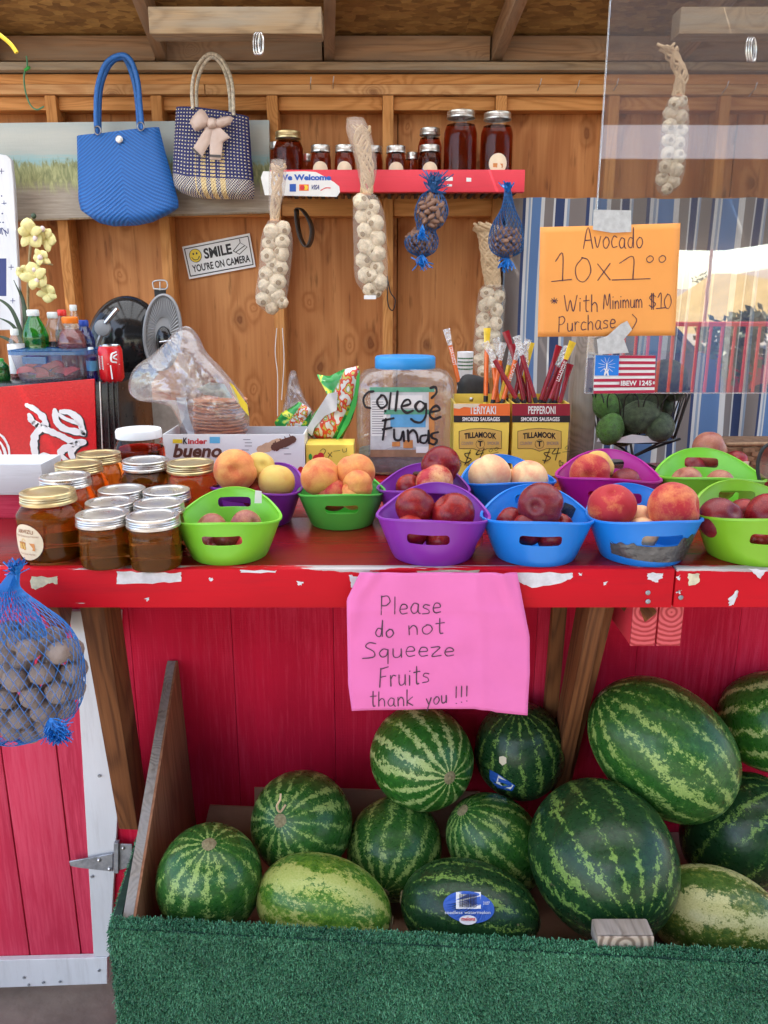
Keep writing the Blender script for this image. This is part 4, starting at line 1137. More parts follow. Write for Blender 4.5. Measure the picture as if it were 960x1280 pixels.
# ---- buckets
def bucket_data():
    n = 96; NH = 14; rt, rb = .078, .0585
    def zr(a):      # a: 0 = back, pi = front
        c = math.cos(a)
        return .0575 + (.030 * c ** 2 if c > 0 else .014 * c ** 2)
    def rad(a, t):
        k = t ** .85
        pinch = 1 + .055 * abs(math.sin(a)) ** 14 * t
        c = math.cos(a)
        flare = .004 * max(0, abs(c)) * t ** 2
        return (rb + (rt - rb) * k + flare) * pinch
    bm = nb()
    def grid(off, zoff):
        rings = []
        for j in range(NH + 1):
            t = j / NH; ring = []
            for i in range(n):
                a = 2 * PI * i / n
                z = zoff + (zr(a) - zoff) * t
                r = rad(a, z / zr(a)) - off
                if off == 0 and (abs(z / zr(a) - .52) < .02 or abs(z / zr(a) - .60) < .02): r -= .0006
                ring.append(bm.verts.new((math.sin(a) * r, math.cos(a) * r, z)))
            rings.append(ring)
        return rings
    O = grid(0, 0.0); I = grid(.0022, .003)
    for Rg, fl in ((O, False), (I, True)):
        for j in range(NH):
            for i in range(n):
                f = (Rg[j][i], Rg[j][(i + 1) % n], Rg[j + 1][(i + 1) % n], Rg[j + 1][i])
                bm.faces.new(f if fl else f[::-1])
    # rolled rim
    lip = []
    for i in range(n):
        a = 2 * PI * i / n; d = Vector((math.sin(a), math.cos(a), 0))
        lip.append((bm.verts.new(O[NH][i].co + d * .0022 + Vector((0, 0, .0003))), bm.verts.new(O[NH][i].co + d * .0018 + Vector((0, 0, .0028))), bm.verts.new(I[NH][i].co + Vector((0, 0, .0028)))))
    for i in range(n):
        k = (i + 1) % n
        for s in ((O[NH][i], O[NH][k], lip[k][0], lip[i][0]), (lip[i][0], lip[k][0], lip[k][1], lip[i][1]), (lip[i][1], lip[k][1], lip[k][2], lip[i][2]), (lip[i][2], lip[k][2], I[NH][k], I[NH][i])):
            bm.faces.new(s[::-1])
    bm.faces.new([O[0][i] for i in range(n)]); bm.faces.new([I[0][i] for i in range(n)][::-1])
    bmesh.ops.recalc_face_normals(bm, faces=bm.faces)
    me = tomesh('bucket', bm, MT['b_green'])
    o = link(bpy.data.objects.new('tmp', me)); cut = []
    for (z0, z1, y0, y1, hw) in ((.0345, .0505, -.12, -.03, .030), (.0585, .0745, .03, .12, .027)):
        bm = nb(); pts = []
        rr = .0055
        for cx, cz, s in ((hw - rr, z1 - rr, 0), (-hw + rr, z1 - rr, 1), (-hw + rr, z0 + rr, 2), (hw - rr, z0 + rr, 3)):
            for k in range(5):
                a = s * PI / 2 + k * PI / 8; pts.append((cx + rr * math.cos(a), y0, cz + rr * math.sin(a)))
        add_prism(bm, pts, (0, y1 - y0, 0)); c = link(bpy.data.objects.new('cut', tomesh('cut', bm, None))); cut.append(c)
        mo = o.modifiers.new('b', 'BOOLEAN'); mo.object = c; mo.operation = 'DIFFERENCE'; mo.solver = 'EXACT'
    dg = bpy.context.evaluated_depsgraph_get(); res = bpy.data.meshes.new_from_object(o.evaluated_get(dg))
    for c in cut + [o]: bpy.data.objects.remove(c)
    for p in res.polygons: p.use_smooth = True
    res.set_sharp_from_angle(angle=R(32))
    return res
BUCKET = bucket_data()
FRD = []
for k in range(4):
    bm = nb(); bmesh.ops.create_uvsphere(bm, u_segments=32, v_segments=20, radius=1)
    for v in bm.verts:
        p = v.co.copy(); lon = math.atan2(p.y, p.x)
        cr = .10 * math.exp(-(abs(lon) / .20) ** 1.3) * (1 - abs(p.z) ** 4)
        dim = .22 * math.exp(-((p.x ** 2 + p.y ** 2) / .05)) if p.z > 0 else -.03 * math.exp(-((p.x ** 2 + p.y ** 2) / .01))
        v.co = Vector((p.x, p.y, p.z * .93 - dim * (1 if p.z > 0 else 1))) * (1 - cr + .03 * mnoise.noise(p * 1.2 + Vector((k * 9, 0, 0))))
    FRD.append(tomesh('fruit', bm, MT['f_peach'], 80))
rf = random.Random(11)
def fruit_at(px, py, rpx, Y, m, label, cat='peach', group='fruit piled in the buckets', rot=None):
    rr = rpx * mpp(py, Y)
    o = inst(cat.replace(' ', '_'), FRD[rf.randrange(4)], at(px, py, Y), None, rot or ((R(62) + rf.uniform(-.5, .5), rf.uniform(-.7, .7), rf.uniform(-1.2, 1.2)) if rf.random() < .6 else (rf.uniform(-1, 1), rf.uniform(-1, 1), rf.uniform(-2.6, -.6))), rr, label, cat, group)
    omat(o, MT[m]); return o
def bucket(cx, by, w, m, rot, label, fruits, tilt=0):
    Yf = atz(cx, by, TZ).y
    s = w * mpp(by - 45, Yf + .06) / .158
    Yc = Yf + .0585 * s
    p = Vector((xat(cx, by - 45, Yc), Yc, TZ))
    root = thing('fruit_bucket', label, 'bucket', p, 'small plastic fruit buckets on the counter')
    o = inst('tub', BUCKET, p, root, (0, 0, R(rot)), s); omat(o, MT[m])
    for f in fruits:
        px, py, rpx, dy, fm, lab = f[:6]
        fruit_at(px, py, rpx, Yc + dy * .05, fm, lab, f[6] if len(f) > 6 else 'peach')
    return root, p, s
bucket(286, 707, 125, 'b_green', 2, 'lime green bucket at the front edge beside the small honey jars', [
    (264, 661, 20, .2, 'f_plumr', 'dusty mottled plum at the left in the front lime bucket', 'plum'),
    (308, 658, 21, .3, 'f_plumr', 'rosy mottled plum at the right in the front lime bucket', 'plum'),
    (285, 672, 20, -.4, 'f_plum', 'dark plum seen through the front handle hole of the lime bucket', 'plum'),
    (262, 683, 18, -.5, 'f_plum', 'plum low at the front left inside the lime bucket', 'plum'), (309, 683, 18, -.5, 'f_red', 'red plum low at the front right inside the lime bucket', 'plum')])
bucket(322, 661, 110, 'b_purple', -24, 'purple bucket behind the lime green one, heaped with three peaches', [
    (294, 588, 27, -.4, 'f_peach', 'large orange and red peach on the left of the purple bucket', 'peach'),
    (325, 585, 20, .2, 'f_yellow', 'golden peach at the back of the left purple bucket', 'peach'),
    (346, 602, 23, -.3, 'f_yellow', 'yellow green peach at the right of the left purple bucket', 'peach'),
    (322, 618, 22, .1, 'f_red', 'red peach underneath, glimpsed through the lime bucket handle', 'peach')])
bucket(427, 663, 104, 'b_green2', 3, 'leaf green bucket in the second row below the snack bags', [
    (400, 596, 25, -.1, 'f_peach', 'orange red peach at the left in the leaf green bucket', 'peach'),
    (444, 591, 25, .2, 'f_peach', 'tall peach at the right in the leaf green bucket', 'peach'),
    (447, 607, 20, -.4, 'f_peach', 'lower peach at the right front of the leaf green bucket', 'peach'),
    (416, 618, 22, -.3, 'f_red', 'peach behind the handle hole of the leaf green bucket', 'peach'), (440, 620, 18, -.5, 'f_peach', 'orange peach right behind the handle hole of the leaf green bucket', 'peach')])
bucket(529, 662, 110, 'b_purple', -8, 'purple bucket in the second row in front of the big plastic jar', [
    (551, 582, 25, .5, 'f_nect', 'deep red nectarine at the back of the rear purple bucket', 'nectarine'),
    (543, 603, 24, -.4, 'f_nect2', 'red and cream nectarine at the front of the rear purple bucket', 'nectarine'),
    (512, 610, 18, -.1, 'f_nect', 'small red nectarine low at the left of the rear purple bucket', 'nectarine')])
bucket(541, 708, 134, 'b_purple', -9, 'purple bucket at the front edge above the pink sign', [
    (519, 634, 25, .0, 'f_nect', 'dark red nectarine with a pale mark, left in the front purple bucket', 'nectarine'),
    (566, 643, 28, -.2, 'f_nect', 'shiny red nectarine with a cream crease, right in the front purple bucket', 'nectarine'),
    (514, 664, 22, -.6, 'f_nect', 'red nectarine at the front left rim of the purple bucket', 'nectarine'),
    (553, 674, 22, -.5, 'f_nect', 'nectarine at the front rim under the shiny one', 'nectarine'), (588, 672, 16, -.3, 'f_red', 'orange nectarine seen through the handle hole of the front purple bucket', 'nectarine')])
bucket(635, 652, 112, 'b_blue', 6, 'blue bucket in the second row in front of the yellow sausage boxes', [
    (612, 594, 27, -.2, 'f_pale', 'big pale cream peach at the left of the rear blue bucket', 'peach'),
    (661, 598, 24, -.1, 'f_pale', 'pale pinkish peach at the right of the rear blue bucket', 'peach'), (636, 606, 20, .2, 'f_pale', 'pale peach wedged between the two big pale peaches', 'peach')])
bucket(670, 709, 132, 'b_blue', -5, 'plain blue bucket at the front edge with dark fruit', [
    (676, 632, 29, -.2, 'f_plum', 'very large dark red nectarine on top of the blue bucket', 'nectarine'),
    (638, 652, 19, .2, 'f_nect', 'dark nectarine at the left in the front blue bucket', 'nectarine'),
    (659, 662, 21, -.4, 'f_nect', 'dark nectarine at the front rim of the blue bucket', 'nectarine'),
    (692, 672, 21, -.5, 'f_nect', 'red nectarine seen through the front handle hole of the blue bucket', 'nectarine'), (700, 658, 17, .0, 'f_nect', 'nectarine at the right rim of the front blue bucket', 'nectarine')])
bucket(759, 652, 122, 'b_magenta', -14, 'magenta bucket in the second row beside the wooden post', [
    (738, 593, 26, -.3, 'f_red', 'glossy red peach with golden patches in the magenta bucket', 'peach'),
    (748, 583, 20, .5, 'f_yellow', 'golden peach at the back of the magenta bucket', 'peach'), (782, 606, 21, -.1, 'f_plum', 'dark plum at the right in the magenta bucket', 'plum')])
BT, BP, BS = bucket(803, 709, 134, 'b_blue', 6, 'blue bucket wrapped with silver grey duct tape at the front edge', [
    (765, 634, 30, .0, 'f_red', 'large half yellow half red peach at the left of the taped bucket', 'peach'),
    (842, 636, 34, -.3, 'f_red', 'largest deep red peach at the right of the taped bucket', 'peach'),
    (801, 650, 19, .3, 'f_pale', 'pale peach between the two big ones in the taped bucket', 'peach'),
    (802, 668, 22, -.5, 'f_pale', 'cream coloured peach seen through the handle hole of the taped bucket', 'peach')])
bucket(886, 652, 124, 'b_green', -10, 'lime green bucket in the second row at the right', [
    (858, 603, 20, -.1, 'f_plumr', 'rosy plum at the left in the right rear green bucket', 'plum'),
    (900, 607, 20, -.1, 'f_plumr', 'rosy plum at the right in the right rear green bucket', 'plum')])
bucket(941, 709, 140, 'b_green3', -3, 'olive lime bucket cut by the right edge, at the front of the counter', [
    (901, 649, 28, -.2, 'f_plum', 'dusky red nectarine at the left in the rightmost bucket', 'nectarine'),
    (930, 645, 22, .4, 'f_nect', 'small red nectarine in the middle of the rightmost bucket', 'nectarine'),
    (962, 646, 30, -.1, 'f_nect', 'red nectarine cut by the picture edge in the rightmost bucket', 'nectarine'),
    (945, 672, 22, -.5, 'f_nect', 'red nectarine behind the front handle hole of the rightmost bucket', 'nectarine')])
# tape band round the blue bucket
bm = nb(); n = 40; rows = 8; g = []
for j in range(rows + 1):
    rg = []
    for i in range(n + 1):
        a = PI + R(-62) + R(118) * i / n
        lo_, hi_ = .004 + .010 * (i / n), (.048 - .016 * (i / n)) + .002 * math.sin(i * 1.3)
        hi_ = min(hi_, .034 if .3 < i / n < .75 else hi_)
        z = lo_ + (hi_ - lo_) * j / rows
        t = z / .066; r = (.0585 + .0195 * t ** .85 + .0018) + .0012 * mnoise.noise(Vector((i * .5 + j * .9, j * .4, 0)))
        rg.append(bm.verts.new(BP + Vector((-math.sin(-a) * r, math.cos(a) * r, z)) * 1.0 * Vector((BS, BS, BS)).x if False else BP + Vector((math.sin(a) * r, math.cos(a) * r, z)) * BS))
    g.append(rg)
for j in range(rows):
    for i in range(n): bm.faces.new((g[j][i], g[j][i + 1], g[j + 1][i + 1], g[j + 1][i]))
mesh('duct_tape', bm, MT['darktape'], BT, 60)
# duct tape flap inside the plain blue bucket, price sticker on the lime bucket
o = mesh('tape_flap', pxpoly([(706, 628), (716, 632), (737, 655), (728, 660), (708, 650), (700, 640)], 1.26, .0012), MT['darktape'], label='grey duct tape flap sticking up at the right rim of the front blue bucket', cat='tape')
pst = mesh('price_sticker', pxpoly([(319, 613), (327, 614), (327, 629), (318, 629)], 1.268, .0006), MT['paper'], label='small white barcode sticker on the back rim of the lime bucket', cat='sticker')

# ---- printed boxes
def rectpx(q, bm, x0, y0, x1, y1, k=1): return add_rect(bm, q, x0 / 960, y0 / 1280, x1 / 960, y1 / 1280, k)
def textpx(q, bm, s, x0, y0, x1, y1, **kw): return add_text(bm, s, q, x0 / 960, y0 / 1280, x1 / 960, y1 / 1280, **kw)
def strokepx(q, bm, pts, w, **kw): return add_stroke(bm, q, [(x / 960, y / 1280) for x, y in pts], w, **kw)
def prn(name, m, parent, fn):
    bm = nb(); fn(bm); return mesh(name, bm, MT[m], parent)
# chocolate bar display box
Yk = 1.752
kb = thing('chocolate_box', 'white chocolate bar display box with bueno lettering', 'box', (xat(292, 600, Yk), Yk + .07, TZ))
zt, ztb = zat(543, Yk), zat(533, Yk + .14)
xa, xb_ = xat(205, 570, Yk), xat(381, 570, Yk)
bm = nb(); add_box(bm, (xa, Yk, TZ), (xb_, Yk + .003, zt)); mesh('front_panel', bm, MT['white'], kb)
bm = nb(); add_box(bm, (xa, Yk + .0035, TZ), (xa + .003, Yk + .138, zt)); mesh('side_panel', bm, MT['white'], kb)
bm = nb(); add_box(bm, (xb_ - .003, Yk + .0035, TZ), (xb_, Yk + .138, zt)); mesh('side_panel', bm, MT['white'], kb)
bm = nb(); add_box(bm, (xa + .004, Yk + .139, TZ), (xb_ - .004, Yk + .142, ztb)); mesh('back_panel', bm, MT['greycard'], kb)
q = pxquad(Yk)
prn('lettering', 'red', kb, lambda bm: (textpx(q, bm, 'inder', 235, 548, 259, 555, bold=.03), textpx(q, bm, '2', 199, 547, 204, 553)))
prn('lettering', 'ink', kb, lambda bm: textpx(q, bm, 'K', 229, 547, 234.5, 555, bold=.03))
MT['choco'] = pm('chocolate_brown', (.12, .045, .03), .5); MT['wafer'] = pm('wafer_tan', (.62, .40, .25), .6, var=.2)
prn('lettering', 'choco', kb, lambda bm: textpx(q, bm, 'bueno', 216, 555, 276, 572, bold=.035, skew=.06))
prn('new_flash', 'yellow', kb, lambda bm: rectpx(q, bm, 216, 549, 228, 554))
prn('flash', 'ltblue', kb, lambda bm: rectpx(q, bm, 262, 546, 275, 554))
def barpic(bm):
    for i in range(5):
        x = 326 + i * 8; y = 563 - i * 5.5
        add_ell(bm, q, x / 960, y / 1280, 7 / 960, 5.5 / 1280, 1 + .3 * i, 16)
prn('bar_picture', 'wafer', kb, lambda bm: strokepx(q, bm, [(326, 562), (340, 557), (350, 553)], .020, k=1))
prn('bar_picture', 'choco', kb, lambda bm: (strokepx(q, bm, [(343, 559), (355, 554), (366, 549)], .017, k=2), [strokepx(q, bm, [(348 + i * 6, 561 - i * 2.6), (344 + i * 6, 551 - i * 2.6)], .0022, k=3, sm=0) for i in range(4)]))
prn('small_print', 'inkgrey', kb, lambda bm: [rectpx(q, bm, a, b, a + 9, b + .8) for a, b in ((304, 549), (306, 553), (306, 557), (302, 562), (303, 567), (352, 560), (355, 567))])
prn('red_fruit', 'red', kb, lambda bm: [add_ell(bm, q, x / 960, y / 1280, 4 / 960, 5 / 1280, 1, 14) for x, y in ((265, 590), (376, 588), (316, 586), (268, 594))])
# yellow box with cherries
yb = thing('yellow_box', 'yellow snack box with cherries and handwritten 2 x price beside the plastic jar', 'box', (xat(412, 600, 1.76), 1.80, TZ))
pa, pb = at(383, 590, 1.76), at(442, 556, 1.76)
bm = nb(); add_box(bm, (pa.x, 1.76, TZ), (pb.x, 1.84, pb.z), .001); mesh('carton', bm, MT['boxyellow'], yb)
q2 = pxquad(1.76)
prn('cherry_picture', 'red', yb, lambda bm: (add_ell(bm, q2, 396 / 960, 573 / 1280, 5 / 960, 5 / 1280), add_ell(bm, q2, 401 / 960, 570 / 1280, 4 / 960, 4.5 / 1280, 1.5)))
prn('leaf_picture', 'green', yb, lambda bm: add_ell(bm, q2, 388 / 960, 571 / 1280, 2.2 / 960, 4 / 1280))
prn('price', 'ink', yb, lambda bm: (strokepx(q2, bm, [(400, 564), (404, 561), (407, 564), (402, 572), (408, 572)], .0012), strokepx(q2, bm, [(410, 566), (415, 571)], .0012), strokepx(q2, bm, [(415, 565), (410, 572)], .0012), strokepx(q2, bm, [(428, 561), (429, 565), (433, 564), (433, 560)], .001), strokepx(q2, bm, [(417, 564), (425, 563)], .001)))

# sausage stick boxes
def sausage_box(x0, x1, title, tm, label, tore):
    Yb = 1.80
    root = thing('sausage_box', label, 'box', (xat((x0 + x1) / 2, 595, Yb), Yb + .05, TZ))
    a, b = at(x0, 560, Yb), at(x1, 504.5, Yb)
    bm = nb(); add_box(bm, (a.x, Yb, TZ), (b.x, Yb + .003, b.z)); mesh('front_panel', bm, MT['boxyellow'], root)
    for xx in (a.x, b.x - .003):
        bm = nb(); add_box(bm, (xx, Yb + .0035, TZ), (xx + .003, Yb + .105, b.z)); mesh('side_panel', bm, MT['boxyellow'], root)
    bm = nb(); add_box(bm, (a.x + .0035, Yb + .102, TZ), (b.x - .0035, Yb + .105, b.z + .01)); mesh('back_panel', bm, MT['boxyellow'], root)
    q = pxquad(Yb); w = (x1 - x0) / 72
    X = lambda t: x0 + t * w
    prn('title_band', tm, root, lambda bm: rectpx(q, bm, x0, 504.5, x1, 519.5))
    prn('title', 'paper', root, lambda bm: textpx(q, bm, title, X(20), 507.5, X(54), 517.5, bold=.02, k=2))
    prn('black_band', 'ink', root, lambda bm: rectpx(q, bm, x0, 519.5, x1, 528))
    prn('subtitle', 'paper', root, lambda bm: textpx(q, bm, 'SMOKED SAUSAGES', X(11), 521.3, X(59), 526.3, bold=.03, k=2))
    def emb(bm):
        P = [(X(7), 539), (X(20), 536.2), (X(34), 535.2), (X(48), 536.2), (X(61), 539), (X(61), 560.5), (X(43), 560.5), (X(34), 564), (X(25), 560.5), (X(7), 560.5)]
        bm.faces.new([bm.verts.new(q.p(x / 960, y / 1280, 1)) for x, y in P][::-1])
    prn('emblem', 'boxgold', root, emb)
    P = [(X(7), 539), (X(20), 536.2), (X(34), 535.2), (X(48), 536.2), (X(61), 539), (X(61), 560.5), (X(43), 560.5), (X(34), 564), (X(25), 560.5), (X(7), 560.5), (X(7), 539)]
    prn('emblem_outline', 'ink', root, lambda bm: [strokepx(q, bm, [P[i], P[i + 1]], .0009, k=2, sm=0) for i in range(len(P) - 1)])
    prn('brand_name', 'ink', root, lambda bm: (textpx(q, bm, 'TILLAMOOK', X(13.5), 541.5, X(54.5), 549, bold=.035, k=2, arc=.25)))
    prn('emblem_text', 'inkgrey', root, lambda bm: (textpx(q, bm, 'COUNTRY', X(10), 552, X(25), 556, k=2), textpx(q, bm, 'SMOKER', X(43), 552, X(58), 556, k=2)))
    prn('emblem_letter', 'ink', root, lambda bm: (textpx(q, bm, 'T', X(31), 551, X(37), 558, bold=.04, k=2), strokepx(q, bm, [(X(34) + 5.5 * w * math.cos(a), 555 + 5.5 * math.sin(a)) for a in [i * PI / 8 for i in range(17)]], .0008, k=2)))
    prn('weight_text', 'ink', root, lambda bm: (textpx(q, bm, '13', X(5), 575, X(10), 583, k=2), textpx(q, bm, '0z', X(58), 575, X(64), 583, k=2), textpx(q, bm, 'PLEASE', X(14), 578, X(26), 582, k=2)))
    return root, q
tb, qb = sausage_box(567, 637.5, 'TERIYAKI', 'orange', 'yellow smoked sausage box with an orange teriyaki band', True)
prn('torn_edge', 'cream', tb, lambda bm: bm.faces.new([bm.verts.new(qb.p(x / 960, y / 1280, 2.5)) for x, y in [(567, 504.6), (600, 504.6), (598, 507), (590, 509.5), (580, 508.5), (574, 511), (567, 510)]][::-1]))
prn('price', 'ink', tb, lambda bm: (strokepx(qb, bm, [(588, 566), (581, 567), (583, 571), (589, 574), (583, 578), (577, 577)], .0020, k=3), strokepx(qb, bm, [(588, 562), (581, 581)], .0017, k=3), strokepx(qb, bm, [(599, 562), (595, 568), (604, 566)], .0020, k=3), strokepx(qb, bm, [(605, 560), (600, 572)], .0020, k=3),
    strokepx(qb, bm, [(614, 561), (611, 563), (613, 565), (616, 562), (613, 561)], .001, k=3), strokepx(qb, bm, [(621, 559), (618, 561), (620, 563), (623, 560), (620, 559)], .001, k=3), strokepx(qb, bm, [(611, 568), (623, 565)], .001, k=3)))
pb_, qb2 = sausage_box(640, 712.5, 'PEPPERONI', 'maroon', 'yellow smoked sausage box with a maroon pepperoni band', False)
prn('price', 'ink', pb_, lambda bm: (strokepx(qb2, bm, [(687, 565), (680, 566), (682, 569), (688, 572), (683, 576), (678, 575)], .0020, k=3), strokepx(qb2, bm, [(687, 561), (680, 579)], .0017, k=3), strokepx(qb2, bm, [(694, 561), (690, 567), (700, 566)], .0020, k=3), strokepx(qb2, bm, [(698, 560), (694, 575)], .0020, k=3),
    strokepx(qb2, bm, [(706, 560), (709, 557), (710, 561), (706, 561)], .001, k=3), strokepx(qb2, bm, [(703, 565), (712, 564)], .001, k=3)))
MT['st_maroon'] = pm('maroon_stick_wrapper', (.26, .006, .018), .25, var=.2, vs_=60, bmp=.5, bs=60)
MT['st_orange'] = pm('orange_stick_wrapper', (.72, .14, .02), .25, var=.2, vs_=60, bmp=.5, bs=60)
MT['st_yellow'] = pm('yellow_stick_wrapper', (.78, .55, .04), .25, var=.2, vs_=60, bmp=.5, bs=60)
MT['st_clear'] = film('stick_clear_tip', refl=.16, haze=.35, hazec=(.62, .6, .58), rough=.1, wr=.8, ws=60)
def stick(b, t, Y, m, tip, label, txt=None, foot=True):
    p0, p1 = at(b[0], b[1], Y), at(t[0], t[1], Y + .02)
    p0 = p0 + (p0 - p1).normalized() * .05
    d = (p1 - p0); L = d.length; d.normalize()
    root = thing('sausage_stick', label, 'sausage stick', p0, 'wrapped sausage sticks standing in the boxes')
    side = d.cross(Vector((0, 1, 0))).normalized()
    def seg(a, b_, w0, w1, th, mm, name):
        A, B = p0 + d * L * a, p0 + d * L * b_; bm = nb(); rings = []
        for i in range(7):
            t_ = i / 6; P = A.lerp(B, t_); w_ = w0 + (w1 - w0) * t_
            rings.append([bm.verts.new(P + side * w_ * math.cos(k * PI / 4) + d.cross(side) * th * math.sin(k * PI / 4)) for k in range(8)])
        for i in range(6):
            for k in range(8): bm.faces.new((rings[i][k], rings[i][(k + 1) % 8], rings[i + 1][(k + 1) % 8], rings[i + 1][k]))
        bm.faces.new(rings[0][::-1]); bm.faces.new(rings[-1]); bmesh.ops.recalc_face_normals(bm, faces=bm.faces)
        return mesh(name, bm, MT[mm], root, 50)
    f = .30 if foot else 0
    if foot: seg(0, f - .07, .0054, .0054, .005, 'st_yellow', 'wrapper_foot'); seg(f - .068, f - .002, .0054, .0054, .005, 'ink', 'wrapper_band')
    seg(f, .78, .0054, .0054, .005, m, 'wrapper'); seg(.782, 1, .0054, .0085, .0014, tip, 'crimped_tip')
    if txt:
        q = Quad(p0 + d * L * .52 + side * -.004 - Vector((0, .0054, 0)), p0 + d * L * .76 + side * -.004 - Vector((0, .0054, 0)), p0 + d * L * .76 + side * .004 - Vector((0, .0054, 0)), p0 + d * L * .52 + side * .004 - Vector((0, .0054, 0)))
        bm = nb(); add_text(bm, txt, q, 0, 0, 1, 1, bold=.02); mesh('lettering', bm, MT['paper'], root)
SL_ = [((607, 503), (609, 410), 1.87, 'st_orange', 'st_yellow', 'orange stick with a yellow tip, nearly upright at the left of the teriyaki box'),
 ((616, 503), (629, 428), 1.85, 'st_orange', 'st_clear', 'orange stick leaning slightly right in the middle of the teriyaki box'),
 ((648, 503), (606, 428), 1.825, 'st_maroon', 'st_clear', 'maroon stick leaning far left across the teriyaki box'),
 ((628, 503), (651, 428), 1.845, 'st_orange', 'st_clear', 'orange stick leaning right behind the crossed maroon sticks', 'JERKY'),
 ((670, 503), (645, 420), 1.83, 'st_maroon', 'st_clear', 'maroon stick with broad clear tip leaning left between the two boxes'),
 ((661, 503), (632, 414), 1.87, 'st_maroon', 'st_maroon', 'maroon stick with a crimped maroon tip at the back of the teriyaki box'),
 ((634, 503), (620, 422), 1.89, 'st_maroon', 'st_clear', 'maroon stick with pale tip at the very back of the teriyaki box'),
 ((650, 503), (664, 428), 1.88, 'st_yellow', 'st_yellow', 'all yellow stick behind the middle of the two boxes'),
 ((662, 503), (656, 440), 1.86, 'st_maroon', 'st_clear', 'short maroon stick low between the boxes'),
 ((625, 503), (641, 436), 1.88, 'st_yellow', 'st_clear', 'yellow footed stick half hidden behind orange ones in the teriyaki box'),
 ((675, 503), (699, 432), 1.86, 'st_maroon', 'st_maroon', 'plain dark maroon stick at the left of the pepperoni box'),
 ((686, 503), (716, 427), 1.83, 'st_maroon', 'st_yellow', 'maroon pepperoni stick with white lettering and bright yellow tip', 'PEPPERONI'),
 ((694, 503), (709, 432), 1.87, 'st_maroon', 'st_clear', 'maroon stick with silvery tip beside the lettered pepperoni stick'),
 ((700, 503), (713, 455), 1.85, 'st_maroon', 'st_maroon', 'short maroon stick at the right end of the pepperoni box'),
 ((642, 503), (660, 424), 1.86, 'st_maroon', 'st_clear', 'maroon stick leaning right between the orange ones and the yellow one'),
 ((655, 503), (640, 430), 1.85, 'st_maroon', 'st_maroon', 'slim dark maroon stick crossing left behind the broad clear tipped one'),
 ((622, 503), (615, 440), 1.86, 'st_orange', 'st_clear', 'short orange stick low at the left of the teriyaki box'),
 ((680, 503), (706, 440), 1.88, 'st_maroon', 'st_clear', 'maroon stick behind the lettered pepperoni stick'),
 ((690, 503), (700, 436), 1.885, 'st_maroon', 'st_clear', 'steep maroon stick at the back of the pepperoni box'),
 ((574, 480), (558, 411), 1.93, 'st_orange', 'st_clear', 'orange stick with long white tip behind the black wallet', 'TERIYAKI')]
for s in SL_: stick(*s)
# black wallet pouch, roll cup
o = thing('black_pouch', 'black leather pouch with a silver snap behind the teriyaki box', 'pouch', at(590, 490, 1.93))
bm = nb(); add_pillow(bm, [at(x, y, 1.92) for x, y in dense([(574, 503), (572, 484), (578, 470), (590, 468), (609, 475), (612, 490), (611, 504)], 3)], .012, 5, .004); mesh('leather_body', bm, MT['matblack'], o, 60)
bm = nb(); add_ball(bm, at(589, 499, 1.905), .006, u=14, v=8); mesh('snap', bm, MT['steel'], o, 60)
o = thing('paper_cup', 'white paper cup with green printed lines behind the teriyaki box', 'cup', at(580, 504, 1.99))
zb_, ztp = TZ, zat(439, 1.99); rr = 10 * mpp(450, 1.99)
cc = at(580.5, 450, 1.99)
bm = nb(); add_lathe(bm, [(rr * .8, TZ), (rr, ztp), (rr * .93, ztp), (rr * .9, ztp - .006)], 28, (cc.x, 1.97, 0)); mesh('cup_body', bm, MT['white'], o, 40)
cq = CylQuad((cc.x, 1.97, 0), rr * .985, 0, rr * 2.4, ztp - .06, ztp)
bm = nb()
for k_ in (.22, .36, .50, .64):
    for i in range(8): add_rect(bm, cq, i / 8, k_, (i + 1) / 8 - .01, k_ + .05)
mesh('printed_lines', bm, MT['dgreen'], o)
# big plastic jar for the college fund
cj = thing('donation_jar', 'large clear plastic jar with blue lid, hand lettered College Funds', 'jar', (xat(506, 590, 1.88), 1.88, TZ))
jc = Vector((xat(506, 520, 1.88), 1.88, TZ)); hw = 61 * mpp(520, 1.88); H = zat(459, 1.88) - TZ
def loft(prof, n=44, sq=.55, dy=.66):
    bm = nb(); rings = []
    for r, z, e in prof:
        rg = []
        for k in range(n):
            a = 2 * PI * (k + .5) / n; ca, sa = math.cos(a), math.sin(a)
            rg.append(bm.verts.new(jc + Vector((math.copysign(abs(ca) ** e, ca) * r, math.copysign(abs(sa) ** e, sa) * (r * dy if e < .9 else r * .85), z))))
        rings.append(rg)
    for i in range(len(rings) - 1):
        for k in range(n): bm.faces.new((rings[i][k], rings[i][(k + 1) % n], rings[i + 1][(k + 1) % n], rings[i + 1][k]))
    return bm, rings
pf = [(hw * .86, .0, .5), (hw * .97, .006, .5), (hw, .02, .45), (hw, .06, .45), (hw * .985, .075, .45), (hw * .985, H * .72, .45), (hw * .99, H * .82, .45), (hw * .95, H * .90, .5), (hw * .84, H * .965, .6), (hw * .62, H, 1)]
bm, rg = loft(pf); bm.faces.new(rg[0][::-1]); mesh('clear_body', bm, MT['petplastic'], cj, 50)
bm = nb(); add_lathe(bm, [(hw * .60, H - .002), (hw * .61, H), (hw * .61, H + .022), (hw * .58, H + .026), (hw * .3, H + .026)], 40, jc, sy=.85); mesh('blue_lid', bm, MT['lidblue'], cj, 40)
MT['cash'] = pm('folded_notes', (.16, .17, .16), .8, var=.5, vs_=25, bmp=1, bs=30)
bm, rg = loft([(hw * .9, .006, .5), (hw * .95, .02, .45), (hw * .94, .045, .45), (hw * .8, .05, .5)]); bm.faces.new(rg[0][::-1]); bm.faces.new(rg[-1]); mesh('notes_inside', bm, MT['cash'], cj, 30)
yj = jc.y - hw * .66 * .985
